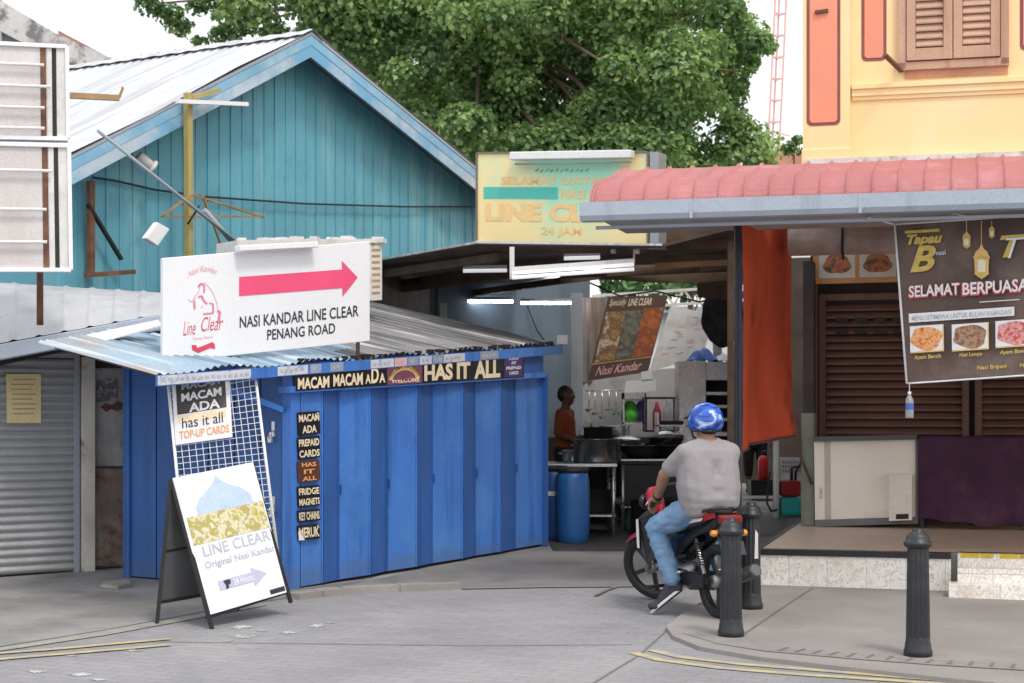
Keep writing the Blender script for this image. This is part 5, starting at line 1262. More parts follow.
pot('cooking_pot', 'big shallow aluminium pot at the front of the steel table', V((.99, 19.75, .885)), .275, .27, mat('pan_steel', (.34, .33, .32), .25, metal=.9, var=.03, grain=0))
pot('cooking_pot', 'dark blackened pot standing behind the big aluminium pot', V((1.02, 20.15, .885)), .17, .40, M['soot'])
pot('cooking_pot', 'tall shiny aluminium pot on the rear steel table', V((1.36, 22.6, .95)), .20, .33, M['alu'], ears=False)
pot('cooking_pot', 'black pot on the lower shelf of the steel table', V((.93, 19.85, .30)), .24, .26, M['soot'])
pot('cooking_pot', 'wide grey basin on the shelf under the stove table', V((1.65, 20.4, .37)), .22, .18, M['alu'], ears=False)
def wok(label, c, r, m=None):
    t = thing('iron_wok', label, 'wok', c)
    mb = MB(); mb.lathe(c, [(0, .0), (r * .5, .02), (r * .85, .08), (r, .16), (r + .01, .165), (r - .01, .16), (r * .8, .09), (0, .03)], 28); mb.build('bowl', m or M['soot'], t)
    mb = MB(); b = V(c) + V((r * .7, -r * .72, .15)); mb.tube([b, b + V((.18, -.18, .10))], .014, 6); mb.build('handle', M['soot'], t)
wok('black wok on the stove table beside the pale serving tray', V((1.52, 20.3, .91)), .24); wok('black wok on the stove table directly behind the rider', V((1.98, 20.5, .91)), .24); wok('black wok at the back of the stove table', V((1.66, 21.2, .92)), .26)
sp_ = MB(); sp_.obox(V((1.28, 19.92, .905)), V((.6, 0, 0)), V((0, .16, 0)), UP * .018); setp(sp_.build('serving_tray', M['steel']), 'flat pale steel tray lying on the front edge of the stove', 'tray')
rdl = MB(); rdl.box(V((2.05, 21.15, .96)), (.5, .3, .09)); setp(rdl.build('red_tray', mat('orange_red_plastic', (.55, .10, .04), .5), bevel=.012), 'orange-red plastic tray on the stove behind the helmet', 'tray')
# more of the kitchen's clutter
dd = MB(); dd.obox(V((.35, 23.35, gz(23))), V((2.6, 0, 0)), V((0, .05, 0)), UP * .98); setp(dd.build('dark_panel', M['soot'], bevel=.006), 'long dark panel added to darken the foot of the white kitchen tiles', 'panel')  # added panel that darkens the lower kitchen wall
pot('cooking_pot', 'very large blackened cauldron on the floor between the two front tables', V((1.62, 19.45, gz(19.4))), .26, .42, M['soot'])
pot('cooking_pot', 'bright round steel pot on the front left of the stove table', V((1.40, 20.85, .905)), .17, .22, M['alu'], lid=True)
cr_ = thing('steel_rack', 'tall steel rack of dark trays beside the stove table', 'rack', V((2.05, 21.9, gz(21.9))))
for xx in (1.85, 2.22):
    for yy in (21.75, 22.05):
        mb = MB(); mb.obox(V((xx, yy, gz(21.9))), V((.03, 0, 0)), V((0, .03, 0)), UP * 1.35); mb.build('upright', M['steel'], cr_)
for k in range(5):
    mb = MB(); mb.obox(V((1.85, 21.75, .45 + .21 * k)), V((.4, 0, 0)), V((0, .33, 0)), UP * .02); mb.build('shelf', M['steel'], cr_)
    mb = MB(); mb.obox(V((1.90, 21.78, .471 + .21 * k)), V((.3, 0, 0)), V((0, .26, 0)), UP * (.05 + .03 * (k % 2))); setp(mb.build('oven_tray', M['soot'], bevel=.004), ['lowest', 'second lowest', 'middle', 'second highest', 'topmost'][k] + ' dark tray on the tall steel rack', 'tray')
gy = thing('gas_cylinder', 'dull green gas cylinder on the floor under the stove table', 'gas cylinder', V((1.30, 20.25, gz(20.2))))
mb = MB(); c = V((1.45, 20.15, gz(20.1))); mb.lathe(c, [(0, 0), (.13, 0), (.14, .02), (.15, .06), (.15, .36), (.11, .44), (.05, .47), (.05, .50), (0, .5)], 22); mb.build('body', mat('dull_green', (.05, .12, .07), .5), gy)
mb = MB(); mb.lathe(c, [(.09, .45), (.095, .45), (.095, .56), (.09, .56)], 18); mb.build('collar', M['steel'], gy)
sk = MB(); sk.obox(V((1.30, 19.93, .38)), V((.9, 0, 0)), V((0, .02, 0)), UP * .48); setp(sk.build('stove_skirt', M['soot'], bevel=.006), 'dark stove front panel hanging under the stove table', 'panel')
pot('cooking_pot', 'squat black stockpot with a domed lid beside the red tray', V((1.90, 21.0, .905)), .20, .24, M['soot'], lid=True)
pot('cooking_pot', 'small aluminium pan beside the dark blackened pot', V((.72, 20.05, .885)), .13, .13, M['alu'])
pot('cooking_pot', 'tall dented stockpot on the floor under the stove table', V((1.95, 20.6, gz(20.6) + .0)), .19, .33, M['alu'], lid=True)
pot('cooking_pot', 'blackened saucepan at the left end of the pan table', V((.92, 22.7, .95)), .17, .20, M['soot'])
pot('cooking_pot', 'wide grey pan at the far end of the pan table', V((2.25, 22.6, .95)), .24, .16, M['alu'], ears=False)
rl_ = thing('utensil_rail', 'steel rail of hanging ladles in front of the white tiles', 'utensil rail', P(612, 392, 22.9))
mb = MB(); mb.tube([P(586, 391, 22.95), P(622, 390, 22.95)], .010, 6); mb.build('rail', M['steel'], rl_)
for k, x in enumerate((589, 595, 602, 609, 616)):
    mb = MB(); t0 = P(x, 391, 22.92); ln = .24 + .05 * (k % 3); mb.tube([t0, t0 - UP * ln], .008, 6); mb.lathe(t0 - UP * (ln + .05), [(0, 0), (.035, .008), (.05, .04), (.052, .05)], 14); mb.build('ladle', M['steel'], rl_)
for x, y, d, m, lab, r, h in ((641, 487, 20.0, 'cream', 'cream bucket under the stove table near the motorcycle', .14, .26), (655, 492, 20.1, 'teal_b', 'faded teal bucket under the stove table', .13, .22), (626, 476, 21.8, 'redb', 'dull red bucket behind the steel table legs', .13, .25)):
    c = P(x, y, d); c.z = gz(d); mm = {'cream': M['cream'], 'teal_b': mat('faded_teal', (.08, .26, .26), .5), 'redb': mat('dull_red', (.34, .06, .04), .5)}[m]
    t = thing('plastic_bucket', lab, 'bucket', c); mb = MB(); mb.lathe(c, [(0, 0), (r * .8, 0), (r, h), (r + .012, h), (r + .01, h + .01), (r - .01, h), (r * .78, .02)], 20); mb.build('tub', mm, t)
    mb = MB(); mb.tube([c + V((-r, 0, h)), c + V((-r * .7, -r * .6, h - .05)), c + V((r * .7, -r * .6, h - .05)), c + V((r, 0, h))], .005, 5); mb.build('handle', M['steel'], t)
ld = MB(); c = P(667, 446, 22.25); ld.lathe(c, [(0, .03), (.15, .02), (.22, 0), (.225, -.005)], 28, axis=V((.1, -1, .5))); setp(ld.build('pot_lid', M['alu']), 'round aluminium lid leaning on the pan table', 'lid')
for x, zt2, lab in ((583, .2, 'stack of grey trays on the near corner of the pan table'),):
    c = P(583, 432, 22.5); mb = MB()
    for k in range(5): mb.box(V((c.x + .25, 22.55, .965 + .035 * k)), (.34 - .004 * k, .26, .028), .05 * math.sin(k * 2))
    setp(mb.build('tray_stack', M['steel'], bevel=.004), lab, 'trays', kind='stuff')
wr_ = MB(); wr_.tube([P(590, 283, 21.2), P(620, 296, 21.6), P(655, 291, 21.8), P(700, 302, 21.6), P(735, 290, 21.2)], .012, 5); setp(wr_.build('slack_wire', M['black_metal']), 'slack black wire sagging across the menu boards', 'wire')
# steel frame holding bottles, tap
fc = thing('display_case', 'small steel-framed glass case with red and white things inside', 'display case', P(660, 432, 22.4))
cp_ = [P(646, 398, 22.4), P(677, 398, 22.4), P(677, 431, 22.4), P(646, 431, 22.4)]
mb = MB()
for off_ in (0, .4):
    c = [p + V((0, off_, 0)) for p in cp_]
    for i in range(4): mb.bar(c[i], c[(i + 1) % 4], .025, .025)
for p in cp_: mb.bar(p, p + V((0, .4, 0)), .025, .025)
mb.build('frame', M['black_metal'], fc)
mb = MB(); mb.obox(cp_[3] + V((.02, .02, -.0)), V((.38, 0, 0)), V((0, .36, 0)), UP * .02); mb.build('shelf', M['steel'], fc)
for x, y0, y1, m, lab, r in ((657, 402, 431, 'red_ink', 'red bottle standing in the steel-framed case', .06), (668, 398, 431, 'white', 'white bottle standing in the steel-framed case', .065)):
    c = P(x, y1, 22.58); h = P(x, y0, 22.58).z - c.z; mb = MB(); mb.lathe(c, [(0, 0), (r, 0), (r, h * .65), (r * .45, h * .85), (r * .4, h), (0, h)], 14); setp(mb.build('bottle', M[m]), lab, 'bottle')
bxs = thing('steel_box', 'grey steel box holding bright green and violet bags beside the tiles', 'box', P(630, 424, 22.9))
mb = MB(); b = qpx(22.9, (623, 393), (646, 393), (646, 424), (623, 424)); c = b.c
mb.obox(c[3], c[2] - c[3], V((0, .3, 0)), UP * .02); mb.obox(c[0] - UP * .08, c[1] - c[0], V((0, .3, 0)), UP * .08); mb.obox(c[3], V((.02, 0, 0)), V((0, .3, 0)), UP * (c[0].z - c[3].z)); mb.obox(c[2] - V((.02, 0, 0)), V((.02, 0, 0)), V((0, .3, 0)), UP * (c[0].z - c[3].z)); mb.obox(c[3] + V((0, .29, 0)), c[2] - c[3], V((0, .01, 0)), UP * (c[0].z - c[3].z)); mb.build('casing', M['steel'], bxs)
for x, w_, m, lab in ((630, .12, mat('vivid_green', (.12, .60, .06), .5), 'bright green bag tucked in the grey steel box'), (641, .08, mat('deep_violet', (.10, .05, .35), .5), 'violet bag tucked in the grey steel box')):
    p = P(x, 421, 23.05); mb = MB(); mb.lathe(p, [(0, 0), (w_, 0), (w_ * 1.05, .12), (w_ * .7, .22), (w_ * .3, .27), (0, .27)], 12); setp(mb.build('bag', m), lab, 'bag')
tp = MB(); c = P(579, 432, 21.6); tp.tube([c - UP * .3, c, c + UP * .1 + V((.03, 0, 0)), c + UP * .16 + V((.09, 0, 0)), c + UP * .13 + V((.15, 0, 0)), c + UP * .05 + V((.16, 0, 0))], .013, 8); setp(tp.build('swan_tap', M['chrome']), 'curved chrome swan-neck tap behind the orange-shirted cook', 'tap')
ho = thing('steel_hood', 'stainless steel cabinet and hood beyond the rider with dark open shelves', 'cabinet', P(705, 470, 21.6))
a0_ = P(679, 361, 21.8); a1_ = P(706, 361, 21.8); zb_ = gz(21.8)
mb = MB(); mb.obox(V((a0_.x, 21.8, zb_)), V((a1_.x - a0_.x, 0, 0)), V((0, .6, 0)), UP * (a0_.z - zb_)); mb.build('door_panel', M['steel'], ho, bevel=.006)
a2 = P(737, 362, 21.8)
for y0, y1 in ((362, 380), (392, 395), (405, 408), (418, 421), (432, 436)):
    mb = MB(); z1, z0 = P(700, y0, 21.8).z, P(700, y1, 21.8).z; mb.obox(V((a1_.x + .003, 21.78, z0)), V((a2.x - a1_.x, 0, 0)), V((0, .6, 0)), UP * (z1 - z0)); mb.build('shelf', M['steel'], ho)
mb = MB(); mb.obox(V((a1_.x + .003, 22.3, zb_)), V((a2.x - a1_.x, 0, 0)), V((0, .05, 0)), UP * 2); mb.build('back', M['dark'], ho)
mb = MB(); mb.obox(V((a2.x - .02, 21.75, zb_)), V((.05, 0, 0)), V((0, .05, 0)), UP * 2.35); mb.build('upright', M['grey_steel'], ho)
bg_ = MB(); bg_.grid(lambda i, j: V((P(690, 360, 21.7).x + .42 * i, 21.85 + .3 * j, a0_.z + .005 + .16 * math.sin(math.pi * min(1, i * 1.05)) ** .8 * math.sin(math.pi * j) + .02 * math.sin(17 * i + 9 * j))), 18, 10)
setp(bg_.build('blue_sack', mat('blue_plastic', (.05, .13, .50), .4, var=.3, scale=9)), 'crumpled blue plastic sack on top of the steel hood', 'bag')
bg_ = MB(); bg_.grid(lambda i, j: V((P(716, 360, 21.7).x + .28 * i, 21.9 + .25 * j, a0_.z + .005 + .10 * math.sin(math.pi * i) * math.sin(math.pi * j) + .012 * math.sin(23 * i + 7 * j))), 12, 8)
setp(bg_.build('white_sack', M['white']), 'small white plastic bag beside the blue sack on the hood', 'bag')
dp = thing('duct_pipe', 'pale bent duct pipe beside the steel hood', 'pipe', P(718, 355, 22.2))
mb = MB(); mb.tube([P(718, 362, 22.2), P(717, 338, 22.2), P(720, 328, 22.2), P(727, 322, 22.2)], .06, 12); mb.build('pipe', M['cream'], dp)
shb = thing('lane_shrub', 'green foliage glimpsed through the girder above the menu board', 'shrub', V((3.0, 30, gz(30))))
mb = MB(); rl = random.Random(3)
for k in range(700):
    c = P(rl.uniform(600, 735), rl.gauss(285, 9), rl.uniform(29.5, 31)); a = V((rl.gauss(0, 1), rl.gauss(0, 1), rl.gauss(0, 1))).normalized() * .1; b = V((rl.gauss(0, 1), rl.gauss(0, 1), rl.gauss(0, 1))).normalized() * .07
    mb.face([c - a, c - b, c + a, c + b])
mb.build('crown', mat('shrub_leaf', (.08, .17, .05), .6, var=.4, scale=5), shb)
mb = MB()
for x in (-1.2, .2, 1.3): mb.tube([V((3.0 + x * .2, 30.2, gz(30))), V((3.0 + x, 30.3, 3.6))], .05, 6)
mb.build('stem', M['rafter'], shb)
fa = thing('hanging_sack', 'bulging black sack hanging under the lane roof above the hood', 'sack', P(720, 312, 21.4))
mb = MB(); c = P(722, 317, 21.3)
mb.grid(lambda i, j: c + V(((.21 + .035 * math.sin(9 * j + 11 * math.sin(2 * math.pi * i)) + .03 * math.sin(4 * math.pi * i + 2)) * math.sin(math.pi * j) * math.cos(2 * math.pi * i), (.17 * math.sin(math.pi * j)) * math.sin(2 * math.pi * i), .36 * math.cos(math.pi * j) + .03 * math.sin(6 * math.pi * i))), 30, 22)
mb.build('sack', mat('dusty_black_sack', (.045, .04, .038), .75, var=.4, scale=9, bump=.5), fa)
mb = MB(); mb.tube([P(722, 298, 21.3), P(721, 284, 21.3)], .012, 6); mb.build('rope', M['rafter'], fa)
mb = MB(); mb.prism([P(x, y, 21.1) for x, y in ((697, 283), (740, 279), (740, 296), (728, 300), (698, 297))], V((0, .04, 0))); mb.build('cover_flap', M['rafter'], fa)
# blue drums
for x, d, lab in ((573, 18.72, 'blue plastic drum nearest the passage, standing by the kiosk end'), (553, 19.02, 'blue plastic drum half hidden behind the kiosk corner, with a white label')):
    c = V(((x - 512) / F * d, d, gz(d))); t = thing('plastic_drum', lab, 'drum', c, 0, 'blue drums beside the kiosk')
    mb = MB(); mb.lathe(c, [(0, 0), (.150, 0), (.165, .02), (.180, .12), (.186, .30), (.186, .55), (.180, .70), (.160, .775), (.15, .78), (0, .78)], 28); mb.build('body', mat('drum_blue', (.022, .11, .34), .38, var=.1), t)
    mb = MB(); mb.lathe(c + UP * .77, [(.150, 0), (.17, .012), (.172, .05), (.16, .062), (0, .066)], 28); mb.build('lid', M['black_metal'], t)
    if x == 553:
        mb = MB(); mb.box(c + V((-.02, -.188, .53)), (.08, .004, .05)); mb.build('label', M['white'], t)
gc = MB(); gc.box(V((.95, 21.2, gz(21) + .2)), (.5, .4, .4)); setp(gc.build('dark_crate', M['dark'], bevel=.02), 'dark crate under the kitchen behind the steel table', 'crate')
# ---------------------------------------------------------------- things at the foot of the curtain
wpole = MB(); wx = rq(.82, 3.3, PZ); c = P(776, 520, 19.35)
wpole.tube([V((c.x, c.y, PZ - .008)), V((c.x, c.y, 1.25))], .035, 10); setp(wpole.build('white_pole', M['offwhite']), 'short white painted pole below the curtain hem', 'pole')
sd_ = thing('stool_stand', 'low pale stand under the white basket beside the pole', 'stand', P(789, 520, 19.9))
c0_ = P(786, 520, 19.9); mb = MB()
zf = PZ - .006
for sx in (-.12, .12):
    for sy in (-.1, .1): mb.bar(V((c0_.x + sx + .05, 19.95 + sy, zf)), V((c0_.x + sx + .05, 19.95 + sy, .66)), .025, .025)
mb.obox(V((c0_.x - .09, 19.83, .66)), V((.29, 0, 0)), V((0, .25, 0)), UP * .02); mb.build('stand', M['offwhite'], sd_)
bk_ = thing('plastic_basket', 'white perforated plastic basket standing on the low pale stand', 'basket', V((c0_.x + .05, 19.95, .682)))
mb = MB(); cc = V((c0_.x + .055, 19.95, .682))
mb.prism([cc + V((-.125, -.10, 0)), cc + V((.125, -.10, 0)), cc + V((.15, -.12, .26)), cc + V((-.15, -.12, .26))], V((0, .012, 0)))
mb.prism([cc + V((-.125, .10, 0)), cc + V((.125, .10, 0)), cc + V((.15, .12, .26)), cc + V((-.15, .12, .26))], V((0, -.012, 0)))
for s in (-1, 1): mb.prism([cc + V((s * .125, -.10, 0)), cc + V((s * .125, .10, 0)), cc + V((s * .15, .12, .26)), cc + V((s * .15, -.12, .26))], V((-s * .012, 0, 0)))
mb.obox(cc + V((-.12, -.1, 0)), V((.24, 0, 0)), V((0, .2, 0)), UP * .012); bkb = mb.build('tub', M['offwhite'], bk_)
mb = MB()
for i in range(7):
    for j in range(3): mb.box(cc + V((-.10 + .034 * i, -.118, .11 + .05 * j)), (.016, .012, .03))
mb.build('slot', mat('slot_grey', (.28, .25, .22), .7), bkb)['kind'] = 'stuff'
pw = thing('pressure_washer', 'teal and dark red pressure washer with black handle by the pale column', 'pressure washer', V((c0_.x - .02, 19.5, PZ)))
wc = V((c0_.x - .02, 19.5, PZ - .005)); M['teal'] = mat('teal_plastic', (.02, .32, .29), .4); M['wred'] = mat('dark_red_plastic', (.28, .02, .02), .4)
mb = MB(); mb.box(wc + V((0, 0, .12)), (.26, .22, .22)); mb.build('base', M['teal'], pw, bevel=.05)
mb = MB(); mb.box(wc + V((.0, .02, .33)), (.24, .2, .19)); mb.build('motor_housing', M['wred'], pw, bevel=.035)
mb = MB(); mb.tube([wc + V((.06, 0, .40)), wc + V((.07, 0, .52)), wc + V((.13, -.02, .62)), wc + V((.17, 0, .98))], .016, 8); mb.tube([wc + V((.02, 0, .42)), wc + V((.02, 0, .56)), wc + V((.10, 0, .58))], .018, 8); mb.build('handle', M['black_metal'], pw)
for s in (-1, 1):
    mb = MB(); mb.lathe(wc + V((s * .135, .04, .07)), [(0, -.02), (.07, -.02), (.07, .02), (0, .02)], 18, axis=V((1, 0, 0))); mb.build('wheel', M['rubber'], pw)
hs = MB(); hs.tube([P(770, 472, 19.4), P(768, 490, 19.35), P(767, 503, 19.3), P(771, 511, 19.3), P(777, 510, 19.3)], .013, 8); setp(hs.build('black_hose', M['black_metal']), 'thin black hose looping beside the white pole', 'hose')
fe = thing('gas_cylinder', 'red cylinder with a valve standing in the lane behind the curtain', 'gas cylinder', P(765, 478, 24.5))
c = V(((764 - 512) / F * 24.5, 24.5, PZ - .008)); c2 = P(764, 480, 24.5); zz = c2.z - c.z
mb = MB(); mb.obox(c + V((-.2, -.1, 0)), V((.4, 0, 0)), V((0, .4, 0)), UP * zz); setp(mb.build('stand_box', M['soot']), 'dark box carrying the red cylinder behind the curtain', 'box')
mb = MB(); mb.lathe(c2 + V((0, .1, .002)), [(0, 0), (.07, 0), (.075, .02), (.075, .27), (.05, .33), (.03, .35), (0, .35)], 18); mb.build('body', mat('extinguisher_red', (.50, .02, .02), .35), fe)
mb = MB(); mb.tube([c2 + V((0, .1, .34)), c2 + V((0, .1, .40)), c2 + V((.05, .1, .42))], .015, 8); mb.build('valve', M['black_metal'], fe)
# ================================================================ people
from mathutils import noise as mnoise
def head(c, s=1.0, pitch=0.0):
    """skull, jaw, nose, ears; the face looks along +x"""
    c = V(c); R_ = Matrix.Rotation(pitch, 3, 'Y')
    q = lambda x, y, z: c + R_ @ (V((x, y, z)) * s)
    return [(q(0, 0, .02), (.098 * s, .078 * s, .105 * s), q(.01, 0, .0), (.09 * s, .074 * s, .10 * s)),
            (q(.035, 0, -.06), .055 * s, q(.055, 0, -.085), .035 * s),
            (q(-.01, 0, -.04), .068 * s, q(.04, 0, -.045), .058 * s),
            (q(.088, 0, .012), .010 * s, q(.107, 0, -.024), .014 * s),
            (q(.075, 0, -.062), .018 * s, q(.078, 0, -.062), .018 * s),
            (q(.083, .028, .03), .012 * s, q(.083, -.028, .03), .012 * s),
            (q(-.005, .078, .02), (.02 * s, .01 * s, .03 * s), q(.0, .078, -.015), (.014 * s, .01 * s, .018 * s)),
            (q(-.005, -.078, .02), (.02 * s, .01 * s, .03 * s), q(.0, -.078, -.015), (.014 * s, .01 * s, .018 * s))]
def hand(w, d, n, side, curl=.5, s=1.0):
    """palm, four unequal fingers bent at the knuckles and a thumb from the side. d: along the palm, n: out of the back, side: towards the thumb"""
    w, d, n, side = V(w), V(d).normalized(), V(n).normalized(), V(side).normalized()
    caps = [(w, .026 * s, w + d * .035 * s, .028 * s)]
    for k in range(4):
        o = side * (.027 - .018 * k) * s
        b = w + d * .078 * s + o; caps.append((w + d * .02 * s + o * .8, .014 * s, b, .0115 * s))
        l = (.042, .048, .045, .035)[k] * s
        a1 = curl * 1.1; p1 = b + (d * math.cos(a1) - n * math.sin(a1)) * l
        a2 = curl * 2.2; p2 = p1 + (d * math.cos(a2) - n * math.sin(a2)) * l * .75
        a3 = curl * 3.0; p3 = p2 + (d * math.cos(a3) - n * math.sin(a3)) * l * .5
        caps += [(b, .0105 * s, p1, .0095 * s), (p1, .0095 * s, p2, .0085 * s), (p2, .0085 * s, p3, .0075 * s)]
    t0 = w + d * .025 * s + side * .025 * s; t1 = t0 + (d * .6 + side * .55 - n * .35).normalized() * .04 * s; t2 = t1 + (d * .9 - n * .5 * curl + side * .05).normalized() * .034 * s
    caps += [(t0, .014 * s, t1, .0115 * s), (t1, .0115 * s, t2, .0095 * s)]
    return caps
M['skin'] = mat('skin_tan', (.36, .19, .12), .55, var=.08, scale=8, grain=.02)
M['skin_dark'] = mat('skin_brown', (.10, .048, .03), .55, var=.1, scale=8, grain=.02)
M['hair'] = mat('black_hair', (.012, .010, .009), .6, var=.3, scale=30)
M['tee'] = mat('grey_tee', (.285, .265, .275), .95, var=.03, scale=2, bump=.3, bscale=160, grain=.03)
M['jeans'] = mat('light_jeans', (.17, .29, .46), .9, var=.10, scale=3, bump=.3, bscale=120, stain=((.26, .40, .57), 2.6, .5, .8), grain=.04)
# ---------------------------------------------------------------- motorcycle: x forward, y left, z up, origin on the ground between the wheels
RC, FC = V((1.580, 12.98, 0)), V((1.128, 14.10, 0))
mid = (RC + FC) / 2; hd = (FC - RC); rz = math.atan2(hd.y, hd.x); WB = hd.length / 2
mid.z = gz(mid.y) + .012
mc = thing('motorcycle', 'black and red underbone motorcycle standing under the rider at the lane mouth', 'motorcycle', mid, rz)
def bk(mb, name, m, parent=None, bevel=0): 
    if parent is not None and parent is not mc: pass
    return mb.build(name, m, parent or mc, local=True, bevel=bevel)
M['bikeblack'] = mat('bike_black', (.012, .012, .014), .25, var=.1); M['bikered'] = mat('bike_red', (.34, .012, .02), .25, var=.08)
M['bikewhite'] = mat('bike_white_stripe', (.70, .66, .66), .3); M['dull_alu'] = mat('cast_aluminium', (.35, .35, .36), .4, metal=.8)
WR = .282
ST = math.radians(34); cF, sF = math.cos(ST), math.sin(ST)
def steer(p):
    """turn a point about the leaning steering head towards the left"""
    piv = V((WB - .20, 0, .95)); ax = V((-.42, 0, .91)).normalized(); return piv + Matrix.Rotation(ST, 3, ax) @ (V(p) - piv)
def wheel(c, wdt, fx, nm):
    ax = fx(V((c[0], 1, c[2]))) - fx(V((c[0], 0, c[2]))); cc = fx(V(c))
    mb = MB(); r = WR; t = wdt / 2
    mb.lathe(cc, [(r - .055, -t * .7), (r - .03, -t), (r - .012, -t * .85), (r, -t * .35), (r, t * .35), (r - .012, t * .85), (r - .03, t), (r - .055, t * .7)], 44, axis=ax)
    ty = bk(mb, 'tyre', M['rubber'])
    ty.name = 'wheel'
    mb = MB(); mb.lathe(cc, [(r - .053, -t * .75), (r - .075, -t * .55), (r - .075, t * .55), (r - .053, t * .75)], 44, axis=ax); rim = mb.build('rim', M['black_metal'], ty, local=True)
    mb = MB()
    a = fx(V((c[0] + 1, 0, c[2]))) - cc; b = ax.cross(a)
    for k in range(5):
        q = 2 * math.pi * k / 5 + .3; dr = a.normalized() * math.cos(q) + b.normalized() * math.sin(q)
        mb.bar(cc + dr * .02, cc + dr * (r - .07), .035, .022, up=ax)
    mb.build('spokes', M['black_metal'], ty, local=True)
    mb = MB(); mb.lathe(cc, [(0, -.055), (.05, -.055), (.055, -.02), (.055, .02), (.05, .055), (0, .055)], 20, axis=ax); mb.build('hub', M['dull_alu'], ty, local=True)
    return ty
ident = lambda p: V(p)
wheel((-WB, 0, WR), .085, ident, 'rear'); wheel((WB, 0, WR), .07, steer, 'front')
mb = MB()
for s in (-1, 1):
    mb.tube([steer((WB, s * .075, WR)), steer((WB - .10, s * .075, WR + .28)), steer((WB - .16, s * .07, .76))], .019, 10)
bk(mb, 'front_fork', M['dull_alu'])
mb = MB()
pr = [(WB + (WR + .025) * math.sin(q), (WR + .025) * math.cos(q) + WR) for q in [math.radians(a) for a in range(-72, 48, 8)]]
for (x0_, z0_), (x1_, z1_) in zip(pr, pr[1:]):
    mb.add([steer((x0_, -.05, z0_ - .02)), steer((x0_, 0, z0_ + .01)), steer((x0_, .05, z0_ - .02)), steer((x1_, .05, z1_ - .02)), steer((x1_, 0, z1_ + .01)), steer((x1_, -.05, z1_ - .02))], [[0, 1, 4, 5], [1, 2, 3, 4]], 0, True)
bk(mb, 'front_mudguard', M['bikered'])
# leg shields either side of the front wheel, striped white
for s in (-1, 1):
    mb = MB(); o = [(WB - .21, .07, .80), (WB - .12, .145, .70), (WB - .20, .18, .50), (WB - .32, .16, .34), (WB - .40, .12, .40), (WB - .36, .10, .62), (WB - .30, .07, .78)]
    mb.prism([V((x, s * y, z)) for x, y, z in o], V((-.015, s * .02, 0))); ls = bk(mb, 'leg_shield', M['bikeblack'], bevel=.008)
    mb = MB(); mb.prism([V((x, s * y, z)) for x, y, z in [(WB - .13, .170, .695), (WB - .17, .186, .60), (WB - .225, .205, .47), (WB - .255, .20, .47), (WB - .21, .186, .60), (WB - .165, .172, .70)]], V((-.006, s * .008, 0))); mb.build('stripe', M['bikewhite'], ls, local=True)
# headstock cowl, handlebar, grips, levers, mirrors
cw = MB(); cw.lathe(steer((WB - .14, 0, .86)), [(0, .10), (.045, .095), (.07, .05), (.075, -.03), (.068, -.12), (.045, -.18), (0, -.185)], 18, axis=V((.3, 0, .95))); bk(cw, 'handlebar_cowl', M['bikered'])
hb = MB(); hb.tube([steer((WB - .34, .35, .905)), steer((WB - .30, .24, .93)), steer((WB - .22, .1, .95)), steer((WB - .22, -.1, .95)), steer((WB - .30, -.24, .93)), steer((WB - .34, -.35, .905))], .012, 8); hbo = bk(hb, 'handlebar', M['black_metal'])
for s in (-1, 1):
    mb = MB(); mb.tube([steer((WB - .345, s * .365, .90)), steer((WB - .305, s * .25, .928))], .018, 10); mb.build('grip', M['rubber'], hbo, local=True)
    mb = MB(); mb.tube([steer((WB - .26, s * .24, .93)), steer((WB - .27, s * .34, .90))], .007, 6); mb.build('lever', M['dull_alu'], hbo, local=True)
mb = MB(); c = steer((WB - .03, 0, .84)); mb.lathe(c, [(0, .03), (.04, .025), (.06, .0), (.06, -.03), (0, -.03)], 20, axis=steer((WB + .2, 0, .80)) - c); bk(mb, 'headlight', M['bikeblack'])
